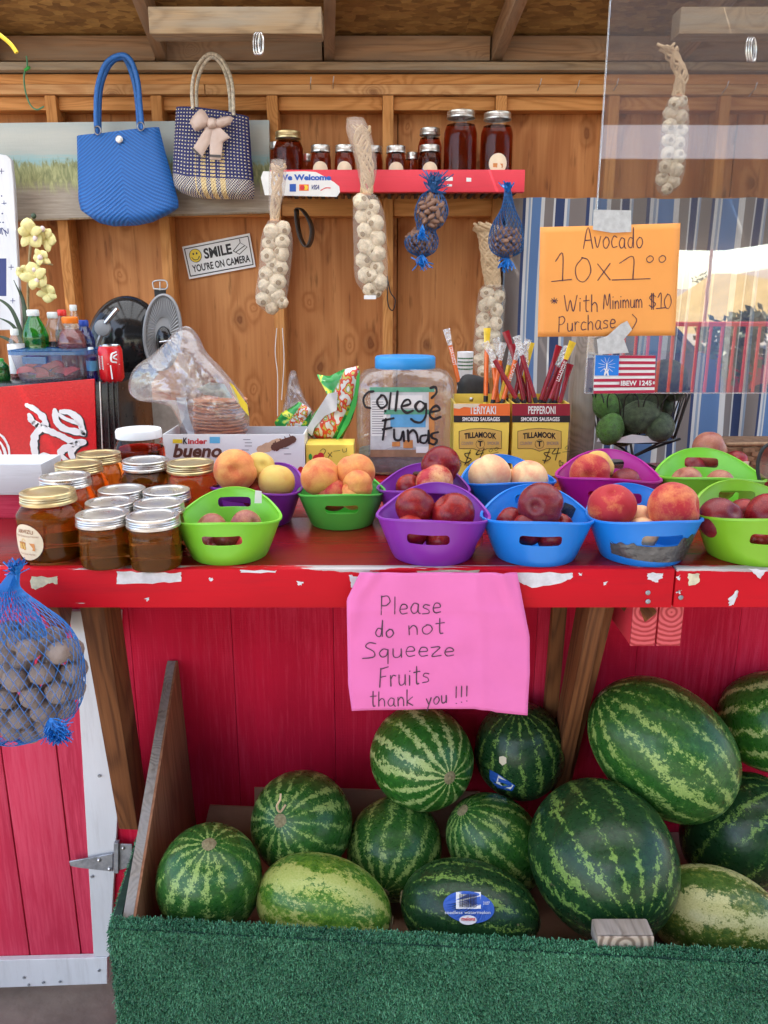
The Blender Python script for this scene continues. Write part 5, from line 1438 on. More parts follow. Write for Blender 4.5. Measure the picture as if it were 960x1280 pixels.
qj = pxquad(yj)
for nm_, m_, r_ in (('label_sheet', 'labelgrey', (463, 486, 543, 566)), ('label_green', 'lgreen', (463, 484, 543, 490)), ('label_blue', 'labelblue', (488, 517, 534, 536)), ('label_bottom', 'labelbrown', (463, 561, 543, 570)), ('label_side', 'labelorange', (538, 492, 545, 562))):
    pass
MT['labelgrey'] = pm('worn_paper_label', (.55, .57, .58), .7, var=.2, vs_=30)
MT['lgreen'] = pm('label_green', (.10, .34, .22), .6, var=.2); MT['labelblue'] = pm('label_blue', (.10, .34, .60), .6, var=.15); MT['labelbrown'] = pm('label_brown', (.30, .17, .10), .6, var=.3)
prn('paper_label', 'labelgrey', cj, lambda bm: rectpx(qj, bm, 463, 487, 541, 566))
prn('green_strip', 'lgreen', cj, lambda bm: (rectpx(qj, bm, 462, 484, 543, 490, 2), rectpx(qj, bm, 480, 512, 541, 518, 2)))
prn('blue_panel', 'labelblue', cj, lambda bm: rectpx(qj, bm, 488, 518, 532, 534, 2))
prn('brown_strip', 'labelbrown', cj, lambda bm: rectpx(qj, bm, 463, 562, 543, 571, 2))
prn('orange_strip', 'labelorange', cj, lambda bm: (rectpx(qj, bm, 536, 490, 543, 562, 2), rectpx(qj, bm, 490, 552, 500, 558, 3), rectpx(qj, bm, 504, 550, 516, 560, 3)))
for r_ in ((464, 500, 483, 545, 2), (520, 558, 535, 566, 3), (488, 494, 528, 510, 2)): prn('text_panel', 'paper', cj, lambda bm: rectpx(qj, bm, *r_))
prn('fine_print', 'inkgrey', cj, lambda bm: [rectpx(qj, bm, 465, 502 + 3 * i, 465 + 14 + (i % 3), 502.9 + 3 * i, 3) for i in range(14)])
KP = lambda L: [(430 + x / 3.2, 400 + y / 3.2) for x, y in L]
LET = [[(118, 285), (95, 290), (78, 315), (85, 345), (105, 352)], [(150, 300), (132, 325), (148, 352), (172, 335), (162, 305), (148, 300)], [(187, 292), (180, 355)], [(214, 285), (206, 362)],
 [(232, 345), (264, 335), (258, 318), (240, 325), (230, 350), (250, 370), (275, 362)], [(322, 335), (302, 325), (285, 345), (300, 366), (322, 350), (326, 332), (328, 378), (310, 407), (285, 407), (268, 395)],
 [(345, 368), (382, 360), (370, 343), (350, 355), (343, 380), (360, 396), (386, 387)], [(345, 272), (365, 268), (370, 290), (350, 312)],
 [(167, 395), (155, 478)], [(155, 402), (198, 392)], [(155, 437), (190, 430)], [(200, 438), (203, 475), (225, 478), (236, 445), (240, 484)], [(255, 440), (258, 484)], [(258, 455), (275, 440), (290, 455), (296, 488)],
 [(328, 460), (308, 465), (306, 487), (325, 490), (336, 470), (338, 438), (340, 492)], [(376, 448), (352, 455), (352, 470), (372, 480), (360, 497), (338, 490)]]
prn('hand_lettering', 'ink', cj, lambda bm: [strokepx(qj, bm, KP(L), .0052, k=4) for L in LET])

# ================================================================ THINGS BEHIND AND ABOVE THE COUNTER
# wooden post
po = thing('wooden_post', 'weathered grey post standing on the counter behind the orange sign', 'post', (xat(727, 590, 1.9), 1.925, TZ))
board('post_timber', (xat(712, 560, 1.9), 1.90, TZ), (xat(742, 560, 1.9), 1.95, zat(345, 1.9)), MT['post'], po, 'z', bev=.002)
# ---- curtain
m, nt, b = base('striped_curtain')
uvn = nd(nt, 'UVMap'); sx = nd(nt, 'SeparateXYZ', {0: uvn.outputs[0]})
fr = mth(nt, 'FRACT', sx.outputs[0])
TAU, NAV, WHI, BLU, LBL = (.17, .145, .14), (.022, .038, .11), (.50, .50, .50), (.085, .165, .34), (.22, .28, .38)
col = ramp(nt, fr, [(0, TAU), (.19, NAV), (.235, WHI), (.285, LBL), (.32, WHI), (.345, BLU), (.53, WHI), (.60, TAU), (.76, WHI), (.79, NAV), (.93, WHI), (.965, LBL)], 'CONSTANT')
nt.links.new(col, b.inputs['Base Color']); b.inputs['Roughness'].default_value = .85
n = nd(nt, 'TexNoise', {'Vector': coords(nt), 'Scale': 300.0}); bump(nt, b, n.outputs[0], .3, .0005)
b.inputs['Subsurface Weight'].default_value = 0
MT['curtain'] = m
bm = nb(); uv = bm.loops.layers.uv.verify(); NX, NZ = 260, 16
x0, x1 = xat(634, 250, 2.98), 1.75; ztop, zbot = zat(247, 2.99), .75
gr = []; us = []
for i in range(NX + 1):
    t = i / NX; x = x0 + (x1 - x0) * t
    us.append(t * (x1 - x0) / .255 * 1.12 + .045 * math.sin(x * 23))
    rg = []
    for j in range(NZ + 1):
        v = j / NZ; amp = .012 + .022 * v
        y = 2.985 + amp * (math.sin(x * 34 + .6 * math.sin(v * 3)) * .7 + math.sin(x * 57 + 1.7 + v) * .4) + .01 * math.sin(x * 9)
        rg.append(bm.verts.new((x + .012 * math.sin(v * 4 + x * 8) * v, y, ztop + (zbot - ztop) * v - (.004 * abs(math.sin(x * 17)) if j == 0 else 0))))
    gr.append(rg)
for i in range(NX):
    for j in range(NZ):
        f = bm.faces.new((gr[i][j], gr[i][j + 1], gr[i + 1][j + 1], gr[i + 1][j]))
        for l, (a_, b_) in zip(f.loops, ((i, j), (i, j + 1), (i + 1, j + 1), (i + 1, j))): l[uv].uv = (us[a_], b_ / NZ)
mesh('curtain', bm, MT['curtain'], None, 80, label='blue, taupe and white striped curtain hanging at the back right', cat='curtain')

# ---- clear acrylic sheet with the orange sign and flag sticker
YP = 1.63
px_ = thing('acrylic_sheet', 'clear acrylic splash sheet hanging over the right side of the counter', 'acrylic sheet', at(860, 490, YP))
xl = xat(744, 300, YP); zbm = zat(491, YP)
bm = nb(); add_box(bm, (xl, YP, zbm), (1.25, YP + .004, 2.33), .0006); mesh('clear_pane', bm, MT['plexi'], px_)
MT['edge'] = film('acrylic_edge', refl=.25, haze=.35, hazec=(.7, .74, .75), rough=.1, fres=False)
bm = nb(); add_box(bm, (xl - .0016, YP - .0005, zbm), (xl - .0001, YP + .0045, 2.33)); add_box(bm, (xl, YP - .0005, zbm - .0016), (1.25, YP + .0045, zbm - .0001))
mesh('sheet_edge', bm, MT['edge'], px_)
YS = YP - .006
og = thing('orange_sign', 'orange paper sign with handwritten avocado price taped to the acrylic', 'sign', at(762, 420, YS))
def sheet(pts, Y, name, m, parent, th=.0005, wr=.004, ns=18, seed=0, sag=0.0):
    """paper: bilinear grid over four px corners, gently cockled"""
    q4 = pts; bm = nb(); g = []
    for j in range(ns + 1):
        rg = []
        for i in range(ns + 1):
            u, v = i / ns, j / ns
            x = (q4[0][0] * (1 - u) + q4[1][0] * u) * (1 - v) + (q4[3][0] * (1 - u) + q4[2][0] * u) * v
            y = (q4[0][1] * (1 - u) + q4[1][1] * u) * (1 - v) + (q4[3][1] * (1 - u) + q4[2][1] * u) * v
            p = at(x, y, Y)
            p.y -= sheet_h(u, v, wr, seed)
            rg.append(bm.verts.new(p))
        g.append(rg)
    for j in range(ns):
        for i in range(ns): bm.faces.new((g[j][i], g[j + 1][i], g[j + 1][i + 1], g[j][i + 1]))
    o = mesh(name, bm, MT[m], parent, None if ns < 4 else 80)
    s_ = o.modifiers.new('thickness', 'SOLIDIFY'); s_.thickness = th; s_.offset = -1
    return o
def sheet_h(u, v, wr, seed):
    return wr * (mnoise.noise(Vector((u * 1.7 + seed, v * 1.6, seed))) + .35 * mnoise.noise(Vector((u * 4 + seed, v * 4, 3)))) + wr * .5
class Sheet:
    def __init__(self, pts, Y, wr, seed, lift=.0007):
        self.q = pts; self.Y = Y; self.wr = wr; self.seed = seed; self.lift = lift; self.n = Vector((0, -1, 0))
        self.c = [at(*p, Y) for p in pts]
    def p(self, u, v, k=1.0):
        q4 = self.q
        x = (q4[0][0] * (1 - u) + q4[1][0] * u) * (1 - v) + (q4[3][0] * (1 - u) + q4[2][0] * u) * v
        y = (q4[0][1] * (1 - u) + q4[1][1] * u) * (1 - v) + (q4[3][1] * (1 - u) + q4[2][1] * u) * v
        p = at(x, y, self.Y); p.y -= sheet_h(u, v, self.wr, self.seed) + self.lift * k
        return p
    def inv(self, x, y):      # px -> u,v (corners nearly a rectangle)
        u = v = .5
        for _ in range(12):
            q4 = self.q
            cx = (q4[0][0] * (1 - u) + q4[1][0] * u) * (1 - v) + (q4[3][0] * (1 - u) + q4[2][0] * u) * v
            cy = (q4[0][1] * (1 - u) + q4[1][1] * u) * (1 - v) + (q4[3][1] * (1 - u) + q4[2][1] * u) * v
            u += (x - cx) / (q4[1][0] - q4[0][0]); v += (y - cy) / (q4[3][1] - q4[0][1])
        return u, v
def handpx(bm, S, s, x0, y0, x1, hpx, w, seed=1, sp=.14, y1=None):
    """handwriting on a sheet: baseline from (x0,y0) to (x1,y1)"""
    y1 = y0 if y1 is None else y1
    rnd = random.Random(seed); adv = sum(G[c][0] + sp for c in s) - sp; x = 0
    for c in s:
        gw, st = G[c]; dy = rnd.uniform(-.03, .03); sc = rnd.uniform(.93, 1.07)
        for pl in st:
            P = []
            for a, b_ in pl:
                t = (x + a) / adv
                P.append(S.inv(x0 + (x1 - x0) * t, y0 + (y1 - y0) * t - (b_ * sc + dy) * hpx))
            add_stroke(bm, S, P, w)
        x += gw + sp
OC = [(675, 284), (850, 279), (844, 419.5), (672, 421)]
sheet(OC, YS, 'paper', 'orangepaper', og, wr=.003, seed=2)
SO = Sheet(OC, YS, .003, 2)
bm = nb(); handpx(bm, SO, 'Avocado', 729, 310, 803, 25, .0017, 1, y1=310)
handpx(bm, SO, '10', 694, 352, 738, 32, .0018, 2, sp=.3, y1=351); handpx(bm, SO, 'x', 746, 350, 764, 34, .0018, 3); handpx(bm, SO, '1', 774, 349, 797, 30, .0018, 4)
handpx(bm, SO, 'oo', 807, 328, 832, 14, .0015, 5, sp=.3)
handpx(bm, SO, '*', 688, 388, 697, 17, .0015, 6); handpx(bm, SO, 'With', 705, 389, 747, 21, .0017, 7); handpx(bm, SO, 'Minimum', 754, 386, 803, 18, .0016, 8, y1=384, sp=.1); handpx(bm, SO, '$10', 811, 385, 839, 18, .0016, 9)
handpx(bm, SO, 'Purchase', 698, 415, 769, 19, .0017, 10, y1=410); handpx(bm, SO, ')', 789, 411, 797, 18, .0016, 11)
mesh('hand_lettering', bm, MT['inkpurple'], og)
def tape(pts, Y, label, m='tape'):
    return mesh('tape_strip', pxpoly(pts, Y, .0004), MT[m], label=label, cat='tape')
tape([(742, 262), (789, 263), (789, 290), (764, 291), (741, 287)], YS - .006, 'silver duct tape holding the top of the orange sign')
tape([(759, 420), (776, 405), (784, 401), (790, 412), (780, 424), (786, 441), (748, 443), (746, 424)], YS - .0062, 'crumpled silver tape below the orange sign, above the flag sticker')
fg = thing('flag_sticker', 'striped red and white union sticker with IBEW 1245 and a blue starburst corner', 'sticker', at(780, 492, YP))
FC = [(743.5, 444), (819.5, 444.5), (818, 491), (741.5, 492)]
F = Sheet(FC, YP - .003, 0, 0)
sheet(FC, YP - .003, 'backing', 'paper', fg, wr=0, ns=2)
bm = nb()
for i in range(7): add_rect(bm, F, 0 if i > 3 else .40, i * 2 / 13, 1, (i * 2 + 1) / 13, 1)
mesh('red_stripes', bm, MT['stripe_red'], fg)
bm = nb(); add_rect(bm, F, 0.01, 0, .40, .53, 1.5); mesh('blue_canton', bm, MT['b_blue'], fg)
bm = nb()
for i in range(12):
    a = i * PI / 6 + .26; add_stroke(bm, F, [(.20 + .035 * math.cos(a), .27 - .08 * math.sin(a)), (.20 + .14 * math.cos(a), .27 - .22 * math.sin(a))], .0007, k=2.2, sm=0)
add_stroke(bm, F, [(.20, .22), (.20, .36)], .003, k=2.4, sm=0); add_stroke(bm, F, [(.17, .36), (.19, .42), (.17, .52)], .0025, k=2.4); add_stroke(bm, F, [(.23, .38), (.21, .44), (.23, .52)], .0025, k=2.4)
mesh('fist_and_rays', bm, MT['paper'], fg)
bm = nb(); add_rect(bm, F, .42, .645, .965, .82, 2); mesh('lettering_ground', bm, MT['stripe_red'], fg)
bm = nb(); add_text(bm, 'IBEW 1245', F, .44, .665, .945, .80, bold=.03, k=3); mesh('lettering', bm, MT['paper'], fg)
# ---- pink sign
YK = 1.138
pk = thing('pink_sign', 'pink paper sign asking not to squeeze fruits, taped on the counter edge', 'sign', at(545, 890, YK))
PC = [(450, 714.5), (646, 715), (657, 888), (436, 886)]
bm = nb(); ns = 44; g = []
def pink_xy(u, v):
    xl_ = 450 + (433 - 450) * min(1, v / .2) + (3 * v if v > .2 else 0) + (4 * max(0, v - .8) / .2)
    xr_ = 646 + (15 * min(1, v / .45)) - 3 * max(0, v - .7) / .3
    yt = 714.5; yb2 = 885.5 - 3 * math.sin(u * 3.0) * (1 if u < .8 else .5) + (5 * max(0, u - .7) / .3)
    return xl_ + (xr_ - xl_) * u, yt + (yb2 - yt) * v
def pink_h(u, v):
    h = .004 + .010 * v * (.5 + .5 * mnoise.noise(Vector((u * 2, v * 1.5, 4)))) + .003 * mnoise.noise(Vector((u * 5, v * 5, 9)))
    d = abs((u - .10) + (v * .22)) ; h += .004 * math.exp(-(d / .035) ** 2) * (1 - v)      # crease at the top left corner
    d = abs((u - .905) - v * .18 * 1.0 + 0); h += .0075 * math.exp(-(d / .03) ** 2) * max(0, 1 - v * 1.4)
    h += .0012 * math.exp(-((v - .28) / .015) ** 2)
    h += .0016 * math.exp(-((u - .74) / .02) ** 2)
    return h
class Pink(Sheet):
    def p(self, u, v, k=1.0):
        x, y = pink_xy(u, v); q = at(x, y, YK); q.y -= pink_h(u, v) + .0009 * k - .0; return q
    def inv(self, x, y):
        u = v = .5
        for _ in range(20):
            a, b_ = pink_xy(u, v); u += (x - a) / 215; v += (y - b_) / 172
        return u, v
for j in range(ns + 1):
    rg = []
    for i in range(ns + 1):
        u, v = i / ns, j / ns; x, y = pink_xy(u, v); p = at(x, y, YK); p.y -= pink_h(u, v); rg.append(bm.verts.new(p))
    g.append(rg)
for j in range(ns):
    for i in range(ns): bm.faces.new((g[j][i], g[j + 1][i], g[j + 1][i + 1], g[j][i + 1]))
o = mesh('paper', bm, MT['pinkpaper'], pk, 80); s_ = o.modifiers.new('thickness', 'SOLIDIFY'); s_.thickness = .0004; s_.offset = -1
SPK = Pink(PC, YK, 0, 0)
bm = nb()
handpx(bm, SPK, 'Please', 476, 766, 551, 22, .0016, 1, y1=765); handpx(bm, SPK, 'do', 469, 793, 492, 18, .0016, 2); handpx(bm, SPK, 'not', 510, 791, 555, 20, .0016, 3, y1=789)
handpx(bm, SPK, 'Squeeze', 456, 819, 567, 20, .0016, 4, y1=817); handpx(bm, SPK, 'Fruits', 474, 855, 536, 22, .0016, 5, y1=850, sp=.16); handpx(bm, SPK, 'thank', 463, 879, 516, 19, .0016, 6, y1=877); handpx(bm, SPK, 'you', 532, 878, 558, 17, .0016, 7, y1=875); handpx(bm, SPK, '!!!', 568, 877, 585, 20, .0016, 8, y1=873)
mesh('hand_lettering', bm, MT['inkpurple'], pk)

# ---- smile sign
sg = thing('camera_sign', 'tilted white sign with a yellow smiley reading smile you are on camera', 'sign', at(274, 330, 3.13))
SC = [(227.5, 308.5), (312, 291.5), (319.5, 333.5), (236.5, 349)]
Fm = Sheet(SC, 3.13, 0, 0, lift=.0012)
o = sheet(SC, 3.13, 'plate', 'white', sg, th=.003, wr=0, ns=2)
bm = nb(); B_ = [(.03, .08), (.97, .08), (.97, .92), (.03, .92), (.03, .08)]
for i in range(4): add_stroke(bm, Fm, [B_[i], B_[i + 1]], .0035, sm=0)
add_text(bm, 'SMILE', Fm, .29, .18, .70, .50, bold=.035); add_text(bm, "YOU'RE ON CAMERA", Fm, .08, .60, .94, .83, bold=.025)
for P in ([(.72, .42), (.84, .22), (.93, .38), (.80, .55), (.72, .42)], [(.84, .22), (.84, .12)], [(.76, .46), (.9, .33)]):
    add_stroke(bm, Fm, P, .0028, sm=0)
mesh('lettering', bm, MT['ink'], sg)
bm = nb(); add_ell(bm, Fm, .165, .34, .088, .20, 1); mesh('smiley_face', bm, MT['yellow'], sg)
bm = nb(); add_stroke(bm, Fm, [(.11, .38), (.14, .46), (.19, .46), (.22, .38)], .0028, k=2); add_ell(bm, Fm, .14, .28, .012, .035, 2, 12); add_ell(bm, Fm, .19, .28, .012, .035, 2, 12)
for i in range(16):
    a = i * PI / 8; add_stroke(bm, Fm, [(.165 + .088 * math.cos(a), .34 - .20 * math.sin(a)), (.165 + .088 * math.cos(a + PI / 8), .34 - .20 * math.sin(a + PI / 8))], .0018, k=2, sm=0)
mesh('smiley_features', bm, MT['ink'], sg)

# ---- painting on board
m, nt, b = base('seaside_painting')
tc = nd(nt, 'TexCoord'); sp = nd(nt, 'SeparateXYZ', {0: tc.outputs['Generated']})
ns_ = nd(nt, 'TexNoise', {'Vector': nd(nt, 'Mapping', {'Vector': tc.outputs['Generated'], 'Scale': (3, 1, 14)}).outputs[0], 'Scale': 3.0, 'Detail': 6.0, 'Roughness': .65})
ng = nd(nt, 'TexNoise', {'Vector': nd(nt, 'Mapping', {'Vector': tc.outputs['Generated'], 'Scale': (38, 1, 3)}).outputs[0], 'Scale': 2.0, 'Detail': 6.0, 'Roughness': .7, 'Distortion': .7})
zz = mth(nt, 'ADD', sp.outputs[2], mth(nt, 'MULTIPLY', mth(nt, 'SUBTRACT', ng.outputs[0], .5), .35))
zsky = mth(nt, 'ADD', sp.outputs[2], mth(nt, 'MULTIPLY', mth(nt, 'SUBTRACT', ns_.outputs[0], .5), .22))
skyc = ramp(nt, zsky, [(.55, (.22, .42, .46)), (.62, (.30, .47, .48)), (.68, (.42, .45, .42)), (.85, (.50, .52, .48)), (1, (.40, .46, .46))])
grassc = ramp(nt, ng.outputs[0], [(.3, (.10, .13, .06)), (.5, (.30, .32, .14)), (.65, (.48, .48, .24))])
sandc = ramp(nt, ns_.outputs[0], [(.3, (.24, .20, .16)), (.7, (.44, .38, .31))])
lowm = mixc(nt, ramp(nt, zz, [(.28, 0.0), (.40, 1.0)]), sandc, grassc)
c = mixc(nt, ramp(nt, zz, [(.56, 0.0), (.62, 1.0)]), lowm, skyc)
nt.links.new(c, b.inputs['Base Color']); b.inputs['Roughness'].default_value = .6
bump(nt, b, ng.outputs[0], .4, .002); MT['painting'] = m
pn = thing('painting', 'wide beach grass painting on board leaning behind the two tote bags', 'painting', at(170, 270, 3.02))
pts = [at(x, y, 3.015) for x, y in ((-25, 154), (336, 150), (338.5, 264), (-25, 276))]
bm = nb(); add_prism(bm, pts, (0, .022, 0)); mesh('painted_board', bm, MT['painting'], pn)
bm = nb(); add_prism(bm, [at(x, y, 3.0155) for x, y in ((-25, 275.5), (338, 263.5), (338, 266), (-25, 278))], (0, .02, 0)); mesh('board_edge', bm, MT['greybeam'], pn)
# ---- white board with script on the far left
wbd = thing('white_plaque', 'white rounded plaque with handwritten marks cut by the left edge', 'plaque', at(5, 400, 2.9))
pxpart('plaque_board', [(-40, 195), (-5, 192), (8, 194), (14, 200), (17, 230), (22, 330), (27, 412), (-40, 414)], 2.9, .02, MT['whitepaint'], wbd, .002)
q = pxquad(2.9)
bm = nb()
for x, y in ((2, 214), (14, 334), (5, 254), (16, 376)):
    strokepx(q, bm, [(x - 3, y), (x + 3, y)], .0022, sm=0); strokepx(q, bm, [(x, y - 3), (x, y + 3)], .0022, sm=0)
for x, y in ((2, 245), (3, 267), (4, 278), (0, 278)): add_ell(bm, q, x / 960, y / 1280, 1 / 960, 1 / 1280, 1, 8)
strokepx(q, bm, [(-4, 290), (0, 285), (1, 292)], .003); strokepx(q, bm, [(3, 293), (2, 285), (6, 289)], .003); strokepx(q, bm, [(8, 295), (6, 288), (10, 292), (10, 286)], .003)
strokepx(q, bm, [(-5, 258), (-4, 250)], .003)
mesh('script', bm, MT['navy'], wbd)
bm = nb(); rectpx(q, bm, -10, 323, 8, 370); mesh('blue_block', bm, MT['navy'], wbd)

# ---- tote bags
def weave(name, c1, c2, scale=60, chev=True):
    m, nt, b = base(name)
    uvn = nd(nt, 'UVMap'); s = nd(nt, 'SeparateXYZ', {0: uvn.outputs[0]})
    d = mth(nt, 'ABSOLUTE', mth(nt, 'SUBTRACT', s.outputs[0], .52))
    a = mth(nt, 'SINE', mth(nt, 'MULTIPLY', mth(nt, 'ADD', s.outputs[1], mth(nt, 'MULTIPLY', d, .8)), scale * 3.6))
    bb = mth(nt, 'SINE', mth(nt, 'MULTIPLY', mth(nt, 'SUBTRACT', s.outputs[1], mth(nt, 'MULTIPLY', d, 2.2)), scale * 3.6))
    h = mth(nt, 'MULTIPLY_ADD', mth(nt, 'MULTIPLY', a, mth(nt, 'MULTIPLY_ADD', bb, .4, .6)), .5, .5)
    nt.links.new(mixc(nt, h, c2, c1), b.inputs['Base Color']); b.inputs['Roughness'].default_value = .45
    bump(nt, b, h, .7, .003); return m
MT['tote_blue'] = weave('woven_blue_strip', (.012, .17, .56), (.003, .055, .26), 40)
m, nt, b = base('navy_cream_weave')
uvn = nd(nt, 'UVMap'); s = nd(nt, 'SeparateXYZ', {0: uvn.outputs[0]})
rows_ = mth(nt, 'SINE', mth(nt, 'MULTIPLY', s.outputs[1], 6.283 * 25)); cols_ = mth(nt, 'SINE', mth(nt, 'MULTIPLY', s.outputs[0], 6.283 * 24))
dash = mth(nt, 'MULTIPLY', mth(nt, 'GREATER_THAN', rows_, .45), mth(nt, 'GREATER_THAN', cols_, .1))
chk = mth(nt, 'GREATER_THAN', mth(nt, 'MULTIPLY', mth(nt, 'SINE', mth(nt, 'MULTIPLY', s.outputs[1], 6.283 * 30)), mth(nt, 'SINE', mth(nt, 'MULTIPLY', s.outputs[0], 6.283 * 32))), 0.0)
low_ = mth(nt, 'LESS_THAN', s.outputs[1], .22)
st1 = mth(nt, 'LESS_THAN', mth(nt, 'ABSOLUTE', mth(nt, 'SUBTRACT', mth(nt, 'FRACT', mth(nt, 'MULTIPLY', s.outputs[0], 8.5)), .5)), .27)
mid_ = mth(nt, 'LESS_THAN', mth(nt, 'ABSOLUTE', mth(nt, 'SUBTRACT', s.outputs[0], .5)), .19)
strips = mth(nt, 'MULTIPLY', mth(nt, 'MULTIPLY', st1, mid_), mth(nt, 'GREATER_THAN', cols_, -2.0))
dashv = mth(nt, 'MULTIPLY', strips, mth(nt, 'GREATER_THAN', mth(nt, 'SINE', mth(nt, 'MULTIPLY', s.outputs[1], 6.283 * 25)), -.3))
NV, CR, YL = (.018, .022, .12), (.66, .60, .48), (.68, .52, .26)
c = mixc(nt, dash, NV, CR)
c = mixc(nt, mth(nt, 'MULTIPLY', dashv, mth(nt, 'LESS_THAN', s.outputs[1], .56)), c, YL)
lowc = mixc(nt, chk, NV, CR); lowc = mixc(nt, strips, lowc, YL)
c = mixc(nt, low_, c, lowc)
nt.links.new(c, b.inputs['Base Color']); b.inputs['Roughness'].default_value = .5
bump(nt, b, mth(nt, 'MULTIPLY', rows_, cols_), .6, .003); MT['tote_navy'] = m
YT = 2.93
tb1 = thing('blue_tote', 'bright blue woven tote bag hanging by its handles from the ledger beam', 'bag', at(158, 283, YT))
def grid_bag(parent, L, Rr, Tp, Bt, Y, T, m, name):
    """bag front: left/right edge x as function of v, top/bottom edge y as function of u; rounded depth"""
    bm = nb(); uv = bm.loops.layers.uv.verify(); N = 26
    def surf(side):
        g = []
        for j in range(N + 1):
            rg = []
            for i in range(N + 1):
                u, v = i / N, j / N
                xl_, xr_ = L(v), Rr(v); x = xl_ + (xr_ - xl_) * u
                y = Tp(u) + (Bt(u) - Tp(u)) * v
                e = (1 - abs(2 * u - 1) ** 3.5) ** .5 if 0 < u < 1 else 0
                dz = T * e * (.45 + .55 * v ** .7) * (1 if v < .86 else math.sqrt(max(0, 1 - ((v - .86) / .14) ** 2)))
                p = at(x, y, Y); p.y -= side * dz + .004 * mnoise.noise(Vector((u * 3, v * 3, side))) * e
                rg.append(bm.verts.new(p))
            g.append(rg)
        for j in range(N):
            for i in range(N):
                f = bm.faces.new((g[j][i], g[j + 1][i], g[j + 1][i + 1], g[j][i + 1]))
                for l, (a_, b_) in zip(f.loops, ((i, j), (i, j + 1), (i + 1, j + 1), (i + 1, j))): l[uv].uv = (a_ / N, 1 - b_ / N)
        return g
    surf(1); surf(-1)
    bmesh.ops.remove_doubles(bm, verts=bm.verts, dist=.0005)
    return mesh(name, bm, MT[m], parent, 80)
def lin(tab):
    def f(t):
        for (a, b_), (c, d) in zip(tab, tab[1:]):
            if t <= c: return b_ + (d - b_) * (t - a) / (c - a)
        return tab[-1][1]
    return f
grid_bag(tb1, lin([(0, 96), (.4, 97), (.8, 98), (.93, 101), (1, 113)]), lin([(0, 199), (.3, 207), (.6, 216), (.85, 223), (.93, 223), (1, 210)]),
         lin([(0, 170), (.3, 168), (.6, 164), (.85, 161), (1, 159)]), lin([(0, 270), (.12, 279), (.3, 283), (.6, 282), (.8, 278), (1, 268)]), YT, .045, 'tote_blue', 'woven_body')
def strap(parent, pts, Y, r, m, name='handle', dy=0):
    bm = nb(); add_tube(bm, smooth_pts([at(x, y, Y) for x, y in pts], 6), r, 8); return mesh(name, bm, MT[m], parent, 60)
MT['rope_blue'] = pm('blue_braided_handle', (.012, .12, .42), .5, var=.2, vs_=120, bmp=.8, bs=150)
strap(tb1, [(121, 168), (120, 140), (122, 108), (132, 80), (150, 69), (163, 75), (172, 100), (175, 130), (178, 162)], YT - .02, .0085, 'rope_blue')
strap(tb1, [(124, 167), (124, 135), (127, 105), (138, 80), (152, 72), (160, 80), (168, 104), (172, 132), (174, 162)], YT + .02, .0085, 'rope_blue')
bm = nb(); add_ball(bm, at(149, 174, YT - .033), .0125, s=(1, .3, 1), u=18, v=10); mesh('button', bm, MT['steel'], tb1, 40)
for x, y in ((122, 163), (176, 158)):
    bm = nb(); c_ = at(x, y, YT - .03); add_tube(bm, [c_ + Vector((math.cos(a) * .011, 0, math.sin(a) * .013)) for a in [i * PI / 8 for i in range(16)]], .0022, 6, closed=True); mesh('ring', bm, MT['steel'], tb1, 60)
tb2 = thing('navy_tote', 'navy and cream woven tote bag with a beige ribbon bow', 'bag', at(266, 248, YT))
grid_bag(tb2, lin([(0, 220), (.5, 217), (.8, 215.5), (.93, 218), (1, 224)]), lin([(0, 311), (.5, 314.5), (.85, 318), (.95, 318), (1, 316)]),
         lin([(0, 134), (.25, 135), (.6, 139), (1, 146)]), lin([(0, 240), (.2, 247), (.5, 249), (1, 249)]), YT, .05, 'tote_navy', 'woven_body')
MT['rope_cream'] = pm('cream_wrapped_handle', (.55, .50, .40), .5, var=.5, vs_=110, bmp=.8, bs=150)
strap(tb2, [(241, 136), (240, 110), (245, 86), (257, 70), (268, 68), (280, 78), (290, 104), (292, 144)], YT - .03, .006, 'rope_cream')
strap(tb2, [(246, 135), (246, 108), (252, 86), (262, 73), (272, 75), (282, 92), (287, 118), (288, 142)], YT + .02, .006, 'rope_cream')
MT['ribbon'] = pm('beige_satin_ribbon', (.55, .42, .36), .35, var=.08, vs_=20)
MT['ribbonstripe'] = pm('ribbon_end_stripe', (.06, .05, .05), .5)
bow = None
for i, (P, T) in enumerate((([(238, 150), (252, 136), (262, 150), (262, 156), (246, 164), (240, 158)], .016), ([(268, 150), (282, 145), (291, 147), (287, 156), (275, 160), (266, 156)], .014),
        ([(258, 158), (266, 160), (262, 180), (252, 197), (240, 187), (248, 174)], .005), ([(266, 160), (274, 158), (288, 172), (279, 178), (276, 200), (262, 199), (262, 178)], .005), ([(260, 148), (270, 148), (271, 159), (260, 160)], .014))):
    bm = nb(); add_pillow(bm, [at(x, y, YT - .062 - (.004 if i == 4 else 0)) for x, y in dense(P, 3, i in (0, 1, 4))], T, 4, .004, seed=i)
    o = mesh('bow_ribbon', bm, MT['ribbon'], tb2, 70)
for P in ([(240, 187), (252, 197), (251, 194), (241, 184)], [(262, 196), (276, 197), (276, 193.5), (262, 193)]):
    mesh('ribbon_stripe', pxpoly(P, YT - .068, .001), MT['ribbonstripe'], tb2)

